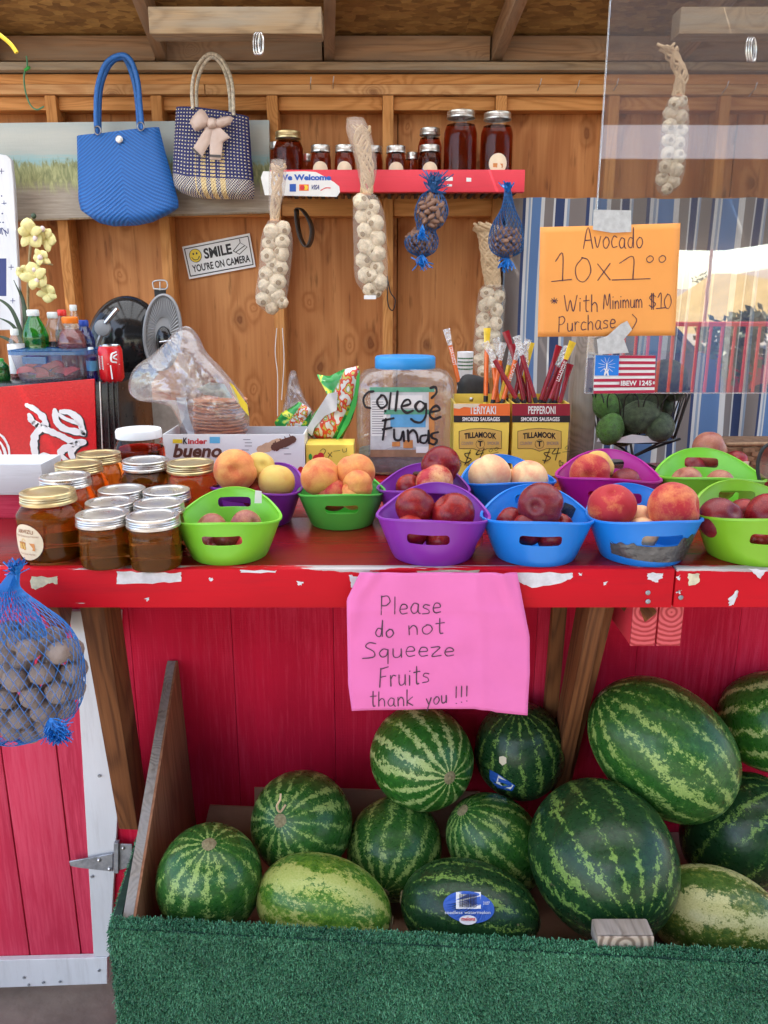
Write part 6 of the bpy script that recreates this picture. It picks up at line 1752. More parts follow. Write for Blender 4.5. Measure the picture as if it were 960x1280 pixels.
# ---- pink shelf with jars
YSH = 2.84
sh = thing('wall_shelf', 'pink painted shelf board carrying honey jars on the back wall', 'shelf', (xat(500, 240, YSH), 3.0, zat(212, YSH)))
zs = zat(212, YSH); zsb = zat(240, YSH)
board('shelf_front', (xat(338, 226, YSH), YSH, zsb), (xat(656, 226, YSH), YSH + .038, zs), MT['pinkwood'], sh, 'x')
x_ = xat(345, 226, YSH)
board('shelf_bottom', (xat(340, 226, YSH), YSH + .04, zsb + .012), (xat(652, 226, YSH) - .01, 3.048, zsb + .026), MT['brace'], sh, 'x')
for i in range(34):
    xx = xat(352, 240, YSH) + i * .0235
    board('grille_slat', (xx, YSH + .042, zsb + .001), (xx + .012, 3.046, zsb + .011), MT['matblack'] if i % 2 else MT['brace'], sh, 'y', bev=.0005)
zj = zsb + .0265
def shelf_jar(cx, wpx, ytop, Y, label, lid='lid_silver', lab=None, base=None, hon='honey_dark'):
    w = wpx * mpp(200, Y) / 2; zt_ = zat(ytop, Y); z0_ = zj if base is None else base
    return jar((xat(cx, 200, Y), Y, z0_), w, zt_ - z0_, w * (.80 if wpx > 30 else .86), lid, hon, label, 'honey jars on the pink wall shelf', lab, fill=.84, lidh=.022)
shelf_jar(361, 38, 165, 2.93, 'stout honey jar at the left end of the pink shelf', 'lid_gold')
shelf_jar(347, 20, 178, 3.0, 'small honey jar half hidden at the extreme left of the pink shelf')
shelf_jar(401, 27, 182, 2.92, 'honey jar with cream label, second from the left on the shelf', lab=(.027, 0, .048, False))
shelf_jar(431, 27, 182, 2.92, 'honey jar with cream label just left of the tall garlic braid', lab=(.027, 0, .048, False))
shelf_jar(384, 14, 193, 2.99, 'small dark honey jar behind the two labelled ones')
shelf_jar(466, 26, 183, 2.97, 'honey jar partly behind the garlic stems on the shelf')
shelf_jar(495, 27, 183, 2.92, 'honey jar with cream label, right of the garlic stems', lab=(.027, 0, .046, False))
shelf_jar(515, 17, 191, 2.95, 'small labelled honey jar left of the stacked pair', lab=(.014, 0, .030, False))
b1 = shelf_jar(537, 29, 182, 2.92, 'lower labelled jar under a taller dark jar behind the blue pecan bag', lab=(.027, 0, .046, False))
shelf_jar(537, 31, 161, 2.985, 'taller dark honey jar behind the labelled one above the blue pecan bag', base=zj)
shelf_jar(575, 42, 139.5, 2.93, 'tallest dark honey jar on the shelf, without a label', 'lid_silver')
shelf_jar(620, 41, 141.5, 2.92, 'tall honey jar with round cream label at the right end of the shelf', 'lid_silver', (.031, 0, .066, False))
wl = thing('payment_sign', 'torn white card sticker reading we welcome, on the pink shelf edge', 'sign', at(375, 246, YSH - .001))
pxpart('torn_paper', [(329, 214), (350, 215), (380, 214), (395, 215), (408, 222), (418, 228), (424, 233), (425, 240), (421, 246), (331, 244), (326, 222)], YSH - .0012, .0008, MT['paper'], wl, 0)
q = pxquad(YSH - .0012)
prn('lettering', 'blue', wl, lambda bm: textpx(q, bm, 'We Welcome', 347, 218, 414, 225.5, bold=.05))
prn('card_mark', 'blue', wl, lambda bm: (rectpx(q, bm, 362, 230, 370, 239.5),))
prn('card_mark', 'orange', wl, lambda bm: (rectpx(q, bm, 374, 230.5, 386, 238.5),))
prn('card_mark', 'yellow', wl, lambda bm: (add_ell(bm, q, 382 / 960, 234.5 / 1280, 3 / 960, 3 / 1280, 2),))
prn('card_mark', 'red', wl, lambda bm: (add_ell(bm, q, 378 / 960, 234.5 / 1280, 3 / 960, 3 / 1280, 3), strokepx(q, bm, [(401, 238), (407, 235), (413, 235)], .003)))
prn('card_lettering', 'navy', wl, lambda bm: textpx(q, bm, 'VISA', 388, 231, 399, 237, bold=.03, skew=.15))
for x0, y0, x1, y1 in ((583, 222, 589, 227), (555, 221, 566, 226), (559, 230, 565, 233)):
    mesh('paper_scrap', pxpoly([(x0, y0), (x1, y0 + .4), (x1, y1), (x0, y1)], YSH - .0005, .0004), MT['paper'], sh)

# ---- garlic
bm = nb(); bmesh.ops.create_uvsphere(bm, u_segments=32, v_segments=18, radius=1)
for v in bm.verts:
    p = v.co.copy(); lon = math.atan2(p.y, p.x); s_ = math.sqrt(p.x ** 2 + p.y ** 2)
    lob = .10 * abs(math.sin(lon * 3.5)) * s_
    z = p.z * .80 + (.28 * math.exp(-(s_ / .22) ** 2) if p.z > 0 else .10 * math.exp(-(s_ / .3) ** 2))
    v.co = Vector((p.x * (1 - .09 + lob), p.y * (1 - .09 + lob), z))
BULB = tomesh('garlic_bulb', bm, MT['garlic'], 60)
bm = nb(); add_lathe(bm, [(.34, -.66), (.30, -.80), (.12, -.84)], 14); ROOT = tomesh('root_disc', bm, MT['garlicroot'], 60)
def hull_net(rows, Y, m, parent, name, n=22, ky=.8, kind=None, thick=False):
    """translucent sleeve: rows of (py, cx, half width px)"""
    bm = nb(); rg = []
    P = smooth_pts([Vector(r) for r in rows], 3)
    for r in P:
        c = at(r.y, r.x, Y); w = r.z * mpp(r.x, Y)
        rg.append([bm.verts.new(c + Vector((math.cos(2 * PI * k / n) * w, math.sin(2 * PI * k / n) * w * ky, .0015 * mnoise.noise(Vector((k, r.x, 0)))))) for k in range(n)])
    for i in range(len(rg) - 1):
        for k in range(n): bm.faces.new((rg[i][k], rg[i][(k + 1) % n], rg[i + 1][(k + 1) % n], rg[i + 1][k]))
    o = mesh(name, bm, MT[m], parent, 80)
    return o
def stems(parent, path, Y, hw, n, m='stem', seed=0, r=.0042, flare=1.3):
    rnd = random.Random(seed); P = smooth_pts([Vector((x, y, 0)) for x, y in path], 6); N = len(P)
    for k in range(n):
        ph = rnd.uniform(0, 6.28); fq = rnd.uniform(2.5, 4.5); pts = []; j0 = rnd.randrange(0, max(1, N // 5))
        for j in range(j0, N):
            t = j / (N - 1); w = hw * (1.0 - .35 * t) * mpp(P[j].y, Y) * (flare if t < .15 else 1)
            c = at(P[j].x, P[j].y, Y)
            pts.append(c + Vector((math.sin(ph + fq * t * 2) * w, -abs(math.cos(ph + fq * t * 2)) * w * .7, 0)))
        bm = nb(); add_tube(bm, pts, [r * rnd.uniform(.7, 1.15)] * len(pts), 6); mesh('garlic_stem', bm, MT[m], parent, 70)
def braid(label, Y, bulbs, stem_path, shw, hull, tie, seed, loc, sleeve=None, nst=7, r=.0048):
    root = thing('garlic_braid', label, 'garlic', loc, 'netted garlic strings hanging up')
    rnd = random.Random(seed)
    for (x, y, rp) in bulbs:
        rr_ = rp * mpp(y, Y); dirv = Vector((rnd.uniform(-.7, .7), -1, rnd.uniform(-.6, .5)))
        if rnd.random() < .75: dirv = -dirv
        rt_ = dirv.to_track_quat('Z', 'Y').to_euler()
        o = inst('garlic_bulb', BULB, at(x, y, Y + rnd.uniform(-.012, .008)), root, rt_, (rr_ * rnd.uniform(.92, 1.1), rr_ * rnd.uniform(.9, 1.08), rr_ * rnd.uniform(.95, 1.25)))
        d = link(bpy.data.objects.new('root_disc', ROOT)); d.parent = o
    stems(root, stem_path, Y, shw, nst, seed=seed, r=r)
    if hull: hull_net(hull, Y, 'net_white', root, 'netting', ky=.9)
    if sleeve: hull_net(sleeve, Y, 'net_stem', root, 'stem_netting', ky=.9)
    if tie:
        bm = nb(); c = at(tie[0], tie[1], Y); 
        add_tube(bm, [c + Vector((math.cos(a) * tie[2] * mpp(tie[1], Y), math.sin(a) * tie[2] * mpp(tie[1], Y), 0)) for a in [i * PI / 7 for i in range(14)]], .004, 6, closed=True)
        mesh('rubber_tie', bm, MT['tie'], root, 60)
    return root
MT['tie'] = pm('orange_rubber_tie', (.55, .26, .10), .5)
ba = [(339, 289, 10), (354, 286, 10), (337, 304, 9.5), (353, 302, 10), (335, 320, 10), (352, 317, 10), (333, 342, 9.5), (349, 335, 11), (331, 357, 9), (347, 352, 10.5), (330, 374, 10), (346, 370, 11), (353, 378, 8), (340, 384, 9), (345, 300, 9), (341, 330, 9), (339, 362, 9)]
YG = 2.76
braid('netted garlic string hanging at the left end of the pink shelf', YG, ba, [(349, 206), (346, 220), (346, 245), (343, 275)], 7, [(274, 343, 5), (281, 346, 14), (300, 346, 20), (340, 343, 20), (370, 339, 20), (383, 340, 16), (391, 339, 4)], (343, 276, 5), 1, at(343, 390, YG), [(200, 348, 9), (215, 347, 11), (240, 346, 10), (262, 343, 7), (275, 343, 5)])
bb = [(451, 252, 10), (466, 259, 10), (453, 271, 10), (469, 279, 11), (456, 289, 10), (470, 298, 11.5), (457, 307, 10), (471, 317, 11), (455, 325, 11), (471, 335, 10), (457, 344, 10.5), (474, 353, 11), (462, 362, 9), (470, 365, 8), (462, 268, 8), (463, 312, 8), (464, 345, 8)]
braid('longest netted garlic string with tall stems in the middle of the shelf', YG - .02, bb, [(449, 158), (453, 180), (459, 210), (458, 242)], 10, [(241, 458, 6), (248, 458, 15), (270, 461, 20), (310, 463, 21), (345, 464, 21), (360, 467, 17), (372, 467, 5)], (457, 243, 6), 2, at(465, 373, YG - .02), [(148, 444, 11), (165, 448, 15), (190, 455, 14), (215, 459, 12), (242, 458, 6)], nst=12)
bm = nb(); add_box(bm, at(455, 374, YG - .05), at(470, 369, YG - .04)); mesh('white_clip', bm, MT['paper'], label='small white clip at the bottom of the longest garlic string', cat='clip')
bc_ = [(609, 366, 9), (623, 371, 8.5), (606, 382, 8.5), (621, 388, 9), (604, 399, 9), (620, 404, 9), (602, 415, 8), (617, 420, 9), (602, 432, 9), (616, 437, 9), (601, 449, 9), (614, 454, 8.5), (604, 464, 8), (612, 378, 8), (611, 410, 8), (609, 442, 8)]
braid('garlic string with thick dry stalks hanging beside the curtain, behind the sausage sticks', 2.92, bc_, [(606, 280), (611, 300), (613, 330), (616, 358)], 13, [(356, 616, 12), (366, 615, 17), (400, 612, 18), (440, 609, 18), (462, 608, 15), (472, 607, 8)], None, 3, at(610, 470, 2.92), nst=18, r=.0065)
bd_ = [(843, 129, 8), (853, 126, 7.5), (838, 141, 9), (851, 146, 9), (837, 158, 9), (850, 163, 9), (836, 175, 9), (848, 180, 9), (835, 192, 9), (848, 196, 9), (832, 208, 9), (845, 212, 9), (828, 224, 9), (842, 227, 9), (834, 236, 7), (843, 170, 8), (841, 202, 8)]
braid('garlic string hanging behind the acrylic sheet from a roof rafter', 2.60, bd_, [(832, 56), (842, 75), (852, 95), (847, 120)], 9, [(118, 848, 5), (124, 847, 11), (145, 845, 16), (185, 842, 17), (220, 837, 17), (235, 834, 13), (245, 831, 3)], (847, 120, 5), 4, at(835, 245, 2.6), nst=9, r=.0052)
# loose strings above that braid tie it to the rafter
# ---- nuts in blue net bags
def nut_mesh(kind, k):
    bm = nb(); bmesh.ops.create_uvsphere(bm, u_segments=26, v_segments=18, radius=1)
    for v in bm.verts:
        p = v.co.copy()
        if kind == 'walnut':
            seam = .06 * math.exp(-(p.x / .10) ** 2)
            v.co = Vector((p.x * .94, p.y * .96, p.z * 1.06)) * (1 + seam + .07 * mnoise.noise(p * 3.2 + Vector((k * 5, 0, 0))) - .09 * abs(mnoise.noise(p * 4.5 + Vector((k * 3, 0, 0)))))
        else:
            v.co = Vector((p.x * .52, p.y * .52, p.z * (1.0 + .08 * abs(p.z) ** 6))) * (1 + .02 * mnoise.noise(p * 4 + Vector((k, 0, 0))))
    return tomesh(kind, bm, MT[kind], 80)
WN = [nut_mesh('walnut', k) for k in range(3)]; PN = [nut_mesh('pecan', k) for k in range(3)]
def netting(parent, rows, Y, m, n=20, turns=.5, r=.0006, ky=.85, seg=26, name='netting'):
    P = smooth_pts([Vector(q_) for q_ in rows], 6); N = len(P); bm = nb()
    def pt(t, a):
        f = t * (N - 1); i = min(N - 2, int(f)); q_ = P[i].lerp(P[i + 1], f - i)
        w = q_.z * mpp(q_.x, Y) * (1 + .02 * math.sin(a * 5 + t * 9))
        return at(q_.y, q_.x, Y) + Vector((math.cos(a) * w, math.sin(a) * w * ky, 0))
    for d in (1, -1):
        for k in range(n):
            add_tube(bm, [pt(j / seg, 2 * PI * k / n + d * turns * 2 * PI * j / seg) for j in range(seg + 1)], r, 3, cap=False)
    o = mesh(name, bm, MT[m], parent); o['kind'] = 'stuff'; return o
def tassel(parent, x, y, dx, dy, Y, m, n=26, ln=14, seed=0, name='net_tassel', sp=.5):
    rnd = random.Random(seed); bm = nb()
    for _ in range(n):
        a = math.atan2(dy, dx) + rnd.gauss(0, sp); L = ln * rnd.uniform(.5, 1.1); P = []
        for j in range(4):
            t = j / 3; P.append(at(x + math.cos(a + rnd.uniform(-.3, .3) * t) * L * t, y + math.sin(a + rnd.uniform(-.3, .3) * t) * L * t, Y - rnd.uniform(0, 1) * .02 * t))
        add_tube(bm, P, .0009 * mpp(640, Y) / .0012, 3, cap=False)
    o = mesh(name, bm, MT[m], parent); o['kind'] = 'stuff'; return o
def ball_nuts(parent, cx, cy, rx, ry, Y, meshes, size, n, seed, name):
    rnd = random.Random(seed); C = at(cx, cy, Y); sx_ = rx * mpp(cy, Y); sz_ = ry * mpp(cy, Y)
    for i in range(n):
        t = (i + .5) / n; ph = i * 2.39996; zz_ = 1 - 2 * t; s_ = math.sqrt(1 - zz_ * zz_)
        p = C + Vector((s_ * math.cos(ph) * (sx_ - size * .75), s_ * math.sin(ph) * (sx_ - size * .75), zz_ * (sz_ - size * .75)))
        inst(name, meshes[i % 3], p, parent, (rnd.uniform(0, 6), rnd.uniform(0, 6), rnd.uniform(0, 6)), size * rnd.uniform(.92, 1.08))
YN = 2.76
n1 = thing('pecan_bag', 'two lobed blue net bag of pecans hanging from the middle of the pink shelf', 'nut bag', at(533, 340, YN))
ball_nuts(n1, 539, 265, 19, 23, YN - .01, PN, .0175, 54, 1, 'pecan'); ball_nuts(n1, 527, 302, 20, 19, YN + .01, PN, .0175, 50, 2, 'pecan')
netting(n1, [(238, 540, 5), (246, 540, 15), (265, 539, 21), (282, 537, 16), (288, 533, 12), (300, 527, 21), (314, 527, 17), (322, 528, 3)], YN, 'bluenet2', 20, .45, .0012)
tassel(n1, 541, 240, .15, -1, YN - .03, 'bluenet2', 70, 27, 3, sp=.55); tassel(n1, 528, 318, 0, 1, YN - .02, 'bluenet', 34, 20, 4, sp=.3); tassel(n1, 528, 281, 0, 1, YN - .05, 'bluenet', 26, 20, 5, sp=.2)
n2 = thing('pecan_bag', 'single round blue net bag of pecans at the right end of the pink shelf', 'nut bag', at(633, 340, YN))
ball_nuts(n2, 633, 302, 20, 20, YN, PN, .0175, 56, 6, 'pecan')
netting(n2, [(229, 634, 3), (245, 635, 5), (262, 635, 9), (280, 634, 18), (300, 633, 22), (315, 633, 18), (323, 633, 3)], YN, 'bluenet2', 20, .55, .0012)
tassel(n2, 635, 240, 0, -1, YN - .01, 'bluenet', 26, 14, 7, sp=.4); tassel(n2, 634, 322, -.2, 1, YN - .01, 'bluenet', 40, 18, 8, sp=.4)
# big walnut bag hanging off the counter edge
YW = 1.075
wb_ = thing('walnut_bag', 'blue net bag of walnuts hanging from the left end of the counter edge', 'nut bag', at(40, 930, YW))
WL = [(25, 800, 0), (51, 802, 0), (73, 816, -1), (26, 828, 0), (52, 842, -1), (19, 850, -1), (40, 871, -1), (72, 866, -1), (88, 842, 0), (89, 812, .6), (5, 805, .4), (8, 818, 0), (4, 838, -.4), (7, 872, -.5), (26, 897, -.6), (55, 888, -.8), (2, 892, 0), (92, 860, .5), (15, 910, 0), (60, 905, 0), (-14, 820, 0), (-16, 850, -.5), (-16, 880, -.4), (-8, 905, 0), (36, 812, -1), (62, 828, .8), (38, 850, .8), (80, 884, .4), (38, 915, .2), (12, 790, .8), (40, 790, .8), (66, 797, .9), (5, 855, .6), (45, 905, .6), (96, 835, 1.0), (20, 885, .8), (60, 870, 1.0), (74, 845, 1.0)]
rw = random.Random(4)
for i, (x, y, dy) in enumerate(WL):
    inst('walnut', WN[i % 3], at(x, y, YW + dy * .022), wb_, (rw.uniform(0, 6), rw.uniform(0, 6), rw.uniform(0, 6)), 15.0 * mpp(y, YW) * rw.uniform(.95, 1.06))
netting(wb_, [(712, 20, 4), (735, 12, 13), (760, 14, 40), (785, 22, 62), (815, 29, 72), (850, 32, 73), (880, 30, 70), (905, 26, 56), (920, 20, 36), (930, 14, 8)], YW, 'bluenet', 38, .42, .00050, ky=.62, seg=44)
netting(wb_, [(712, 20, 5), (735, 11, 14), (765, 8, 34), (795, 10, 50)], YW, 'bluenet', 46, .12, .00055, ky=.5, seg=12, name='gathered_net')
tassel(wb_, 20, 718, .0, -1, YW - .02, 'bluenet', 60, 18, 11, sp=.6); tassel(wb_, 21, 725, 0, -1, YW - .012, 'bluenet', 40, 26, 14, sp=.12); tassel(wb_, 62, 898, .45, 1, YW - .05, 'bluenet', 90, 30, 12, sp=.35); tassel(wb_, 74, 915, 0, 1, YW - .05, 'bluenet', 110, 17, 13, sp=1.0)
bm = nb(); add_tube(bm, smooth_pts([at(14, 716, YW + .075), at(16, 712, YW + .02), at(14, 722, YW + .0), at(10, 733, YW + .005), at(7, 724, YW + .01)], 5), .0022, 8); mesh('brass_hook', bm, MT['lid_gold'], ctr, 60)

# ================================================================ LEFT CORNER: cooler, drinks, machine
YC = 2.2
ck = thing('drinks_cooler', 'small red and black drinks cooler with white script lettering, lying behind the jars', 'cooler', at(60, 578, YC + .1))
zc0, zc1 = zat(579, YC), zat(476, YC)
xc0, xc1 = xat(-60, 530, YC), xat(121, 530, YC)
MT['cokered'] = pm('speckled_red_panel', (.60, .008, .014), .22, var=.12, vs_=200, bmp=.5, bs=220)
bm = nb(); add_box(bm, (xc0, YC, zc0), (xc1 + .066, YC + .33, zc1 - .006), .006); mesh('cabinet', bm, MT['black'], ck, 40)
pan = [(-60, 489), (118, 473.5), (121, 578), (-60, 578)]
bm = nb(); add_prism(bm, [at(x, y, YC - .006) for x, y in pan], (0, .005, 0), .001); rp = mesh('red_panel', bm, MT['cokered'], ck)
MT['chrome'] = pm('chrome_trim', (.7, .7, .7), .2, 1.0)
for x in (128, 137, 144, 150):
    bm = nb(); add_tube(bm, [at(x - 3, 477, YC - .004), at(x + 1, 577, YC - .004)], .0022, 6); mesh('cabinet_rib', bm, MT['steel'] if x == 128 else MT['blackwire'], ck, 60)  # the one steel rib stands for a highlight on the black ribs
qc = pxquad(YC - .0066)
CK = lambda L: [(x / 3.43, 480 + y / 3.43) for x, y in L]
SW = [([(115, 90), (150, 108), (185, 142), (194, 172), (172, 182), (142, 162), (126, 132)], .018), ([(128, 150), (170, 180), (215, 202), (262, 222), (310, 246), (362, 246)], .020),
      ([(236, 112), (243, 160), (275, 190), (330, 205), (360, 212)], .019), ([(262, 118), (300, 122), (338, 152), (352, 190), (360, 215)], .019), ([(246, 124), (280, 148), (330, 168), (352, 186)], .010),
      ([(186, 188), (155, 212), (146, 262), (158, 330)], .020), ([(364, 250), (310, 262), (270, 282), (262, 304), (290, 330)], .018), ([(338, 258), (305, 292), (322, 330)], .016), ([(160, 318), (190, 306), (220, 320), (232, 335)], .016)]
prn('script_shadow', 'ink', rp, lambda bm: [strokepx(qc, bm, [(x + 1.6, y + 1.4) for x, y in CK(L)], w * 1.12, k=1, taper=.3) for L, w in SW])
prn('script_lettering', 'white', rp, lambda bm: [strokepx(qc, bm, CK(L), w, k=2.5, taper=.35) for L, w in SW])
prn('script_lettering', 'white', rp, lambda bm: [strokepx(qc, bm, CK(L), w, k=2.5, taper=.3) for L, w in (([(0, 215), (20, 235), (38, 275), (42, 330)], .007), ([(-10, 240), (10, 262), (24, 300), (22, 330)], .008), ([(-20, 260), (-2, 290), (2, 330)], .012))])
ZC = zc1 - .006
def bottle(cx, ytop, w, Y, label, cap, liq, shell, fill, lab=None, shape=0, labc=None):
    zt_ = zat(ytop, Y); H = zt_ - ZC; r = w * mpp(ytop + 30, Y) / 2; x = xat(cx, ytop + 30, Y); c = (x, Y, ZC)
    root = thing('drink_bottle', label, 'bottle', c, 'drinks standing on the cooler')
    if shape == 0: pr = [(r * .9, 0), (r, .006), (r, H * .35), (r * .96, H * .5), (r * .99, H * .60), (r * .80, H * .74), (r * .45, H * .88), (r * .40, H * .93)]
    else: pr = [(r * .85, 0), (r * .95, .006), (r * .86, H * .25), (r * .86, H * .42), (r, H * .52), (r * 1.0, H * .62), (r * .80, H * .74), (r * .48, H * .82), (r * .46, H * .88)]
    P = [(p.x, p.y) for p in smooth_pts([Vector((a, b_, 0)) for a, b_ in pr], 3)]
    bm = nb(); add_lathe(bm, P, 28, c, True, False); mesh('bottle_body', bm, MT[shell], root, 60)
    bm = nb(); add_lathe(bm, [(a - .0015, max(.002, b_)) for a, b_ in P if b_ < H * fill], 28, c); mesh('drink', bm, MT[liq], root, 60)
    cr = r * (.46 if shape == 0 else .56)
    bm = nb(); add_lathe(bm, [(cr, H - .018), (cr * 1.05, H - .016), (cr * 1.05, H - .003), (cr * .9, H)], 24, c); mesh('cap', bm, MT[cap], root, 40)
    if lab:
        bm = nb(); add_lathe(bm, [(r * 1.015, H * lab[0]), (r * 1.015, H * lab[1])], 28, c, False, False); mesh('wrap_label', bm, MT[labc], root, 60)
    return root
MT['capwhite'] = pm('white_cap', (.68, .72, .70), .4); MT['capred'] = pm('red_cap', (.75, .03, .02), .4); MT['caporange'] = pm('orange_cap', (.90, .20, .01), .4); MT['capblue'] = pm('blue_cap', (.01, .05, .35), .4)
MT['purplelab'] = pm('purple_label', (.22, .08, .36), .5, var=.2)
bottle(44, 387, 31, 2.38, 'green shouldered soda bottle with white cap and purple label', 'capwhite', 'cola', 'soda_green', .62, (.05, .42), labc='purplelab')
bottle(68, 390, 26, 2.42, 'clear cola bottle with pale cap, second from the left on the cooler', 'capwhite', 'cola', 'soda_clear', .55, (.18, .34), labc='ltblue')
bottle(80, 387, 22, 2.46, 'bottle with a red cap behind the orange capped drink', 'capred', 'cola', 'soda_clear', .7)
bottle(90, 396, 34, 2.36, 'red sports drink bottle with an orange cap', 'caporange', 'redjuice', 'soda_clear', .80, shape=1)
bottle(94, 381, 18, 2.52, 'clear glass bottle with a white top, tallest at the back', 'capwhite', 'cola', 'soda_clear', .6)
bottle(107, 400, 24, 2.43, 'dark blue bottle with a navy cap right of the sports drink', 'capblue', 'cola', 'soda_blue', .7)
bottle(21, 411, 20, 2.34, 'small bottle with silver cap and white and red label at the left', 'capwhite', 'redjuice', 'soda_clear', .6, (.1, .7), labc='paper')
bottle(116, 434, 14, 2.27, 'small clear water bottle left of the red can', 'capwhite', 'soda_blue', 'glass', .7, (.3, .6), labc='ltblue')
bottle(3, 448, 20, 2.26, 'green bottle cut by the left edge on the cooler', 'green', 'cola', 'soda_green', .8)
# can
xcn = xat(139, 455, 2.25); rcn = 14.7 * mpp(455, 2.25); Hc = zat(431, 2.25) - ZC
cn = thing('soda_can', 'red soda can with white lettering at the right end of the cooler', 'can', (xcn, 2.25, ZC))
bm = nb(); add_lathe(bm, [(rcn * .80, 0), (rcn, .010), (rcn, Hc - .014), (rcn * .86, Hc - .003)], 32, (xcn, 2.25, ZC)); mesh('can_body', bm, MT['cokered'], cn, 40)
bm = nb(); add_lathe(bm, [(rcn * .86, Hc - .004), (rcn * .87, Hc), (rcn * .80, Hc), (rcn * .78, Hc - .004)], 32, (xcn, 2.25, ZC)); mesh('can_rim', bm, MT['chrome'], cn, 40)
cq = CylQuad((xcn, 2.25, ZC), rcn, 0, rcn * 2.6, 0, Hc)
bm = nb(); add_rect(bm, cq, .15, .28, .36, .66, 1); mesh('nutrition_panel', bm, MT['paper'], cn)
bm = nb(); [add_rect(bm, cq, .17, .30 + .045 * i, .34, .315 + .045 * i, 2) for i in range(8)]; mesh('fine_print', bm, MT['inkgrey'], cn)
bm = nb(); add_stroke(bm, cq, [(.80, .18), (.66, .24), (.64, .42), (.78, .46)], .005, 1.5); add_stroke(bm, cq, [(.82, .25), (.70, .32), (.80, .38)], .004, 1.5); add_stroke(bm, cq, [(.60, .55), (.62, .9)], .004, 1.5); add_stroke(bm, cq, [(.52, .5), (.9, .52)], .0018, 1.5, sm=0); mesh('script_lettering', bm, MT['white'], cn)
# food container
YF = 2.2
fc = thing('food_container', 'clear snap lid container with red melon slices on the cooler', 'container', at(60, 478, YF + .05))
def trough(x0, x1, y0, y1, zb_, zt_, ins):
    bm = nb(); P = []
    for z, k in ((zb_, ins), (zb_ + .012, ins * .6), (zt_, 0)):
        ring = []
        for cx_, cy_, s in ((x1 - .03 - k, y1 - .03 - k * .5, 0), (x0 + .03 + k, y1 - .03 - k * .5, 1), (x0 + .03 + k, y0 + .03 + k * .5, 2), (x1 - .03 - k, y0 + .03 + k * .5, 3)):
            for q_ in range(5):
                a = s * PI / 2 + q_ * PI / 8; ring.append(bm.verts.new((cx_ + .03 * math.cos(a), cy_ + .03 * math.sin(a), z)))
        P.append(ring)
    for a, b_ in zip(P, P[1:]):
        for k in range(20): bm.faces.new((a[k], a[(k + 1) % 20], b_[(k + 1) % 20], b_[k]))
    bm.faces.new(P[0][::-1]); return bm, P
xa_, xb2 = xat(9, 450, YF), xat(106, 450, YF)
zft = zat(444, YF); bm, P_ = trough(xa_, xb2, YF - .0, YF + .16, ZC + .0, zft, .022); mesh('clear_tub', bm, MT['boxclear'], fc, 50)
MT['bluelid'] = film('translucent_blue_lid', refl=.06, tint=(.25, .45, .75), haze=.35, hazec=(.10, .28, .50), rough=.2)
bm, P_ = trough(xa_ - .004, xb2 + .004, YF - .005, YF + .165, zft, zft + .009, 0); bm.faces.new(P_[-1]); mesh('blue_lid', bm, MT['bluelid'], fc, 50)
bm = nb(); add_box(bm, at(28, 455, YF - .01), at(58, 446, YF - .004), .001); mesh('snap_latch', bm, MT['bluelid'], fc)
MT['melonflesh'] = pm('melon_flesh', (.62, .06, .07), .35, var=.3, vs_=30); MT['melonrind'] = pm('melon_slice_rind', (.45, .50, .22), .5)
for i, (x, y, a, s) in enumerate(((32, 464, .2, 12), (48, 466, -.3, 13), (62, 460, .5, 12), (76, 465, -.2, 13), (90, 464, .6, 11), (40, 458, .8, 10), (70, 455, -.5, 9), (56, 470, .1, 12))):
    bm = nb(); n_ = 12; r_ = s * mpp(y, YF)
    c_ = at(x, y, YF + .03 + .012 * (i % 4)); pts = [c_ + Vector((r_ * math.cos(a + PI * k / n_), 0, r_ * .7 * math.sin(a + PI * k / n_) - .004)) for k in range(n_ + 1)]
    add_prism(bm, pts[::-1], (0, .012, 0), .001); sl = mesh('melon_slice', bm, MT['melonflesh'], None, label=('red melon slice number %d' % i), cat='melon slice', group='melon slices in the clear container')
    sl['label'] = ['red melon slice low at the left of the container', 'wide red melon slice left of centre in the container', 'upright melon slice in the middle of the container', 'melon slice right of centre near the container bottom', 'melon slice at the right end of the container', 'small melon slice high at the left under the lid latch', 'small melon slice under the lid right of centre', 'bottom melon slice below the middle of the container'][i]
# machine: black drum with grey finned disc
YM = 2.62
mc = thing('black_machine', 'glossy black drum shaped fan with grey finned disc behind the drinks', 'fan', at(165, 475, YM))
c_ = at(158, 432, YM + .05); sx_ = mpp(432, YM)
MT['gloss'] = pm('gloss_black_enamel', (.010, .010, .011), .12, var=.3, vs_=8)
bm = nb(); add_ball(bm, c_, 1, s=(49 * sx_, 30 * sx_, 62 * sx_), u=40, v=24, rot=Matrix.Rotation(R(12), 3, 'Y')); mesh('drum', bm, MT['gloss'], mc, 80)
dc = at(203, 416, YM - .03); rotd = Matrix.Rotation(R(8), 3, 'Y')
def dpt(r, a, y=0): return dc + rotd @ Vector((math.cos(a) * r * 22 * sx_, y, math.sin(a) * r * 45 * sx_))
MT['finplastic'] = pm('grey_fin_plastic', (.28, .28, .29), .4)
bm = nb(); bm.faces.new([bm.verts.new(dpt(.97, -i * PI / 24, .004)) for i in range(48)]); add_tube(bm, [dpt(1, i * PI / 24) for i in range(48)], .006, 6, closed=True); mesh('disc_rim', bm, MT['finplastic'], mc, 60)
MT['finlight'] = pm('pale_fin_plastic', (.42, .42, .43), .35)
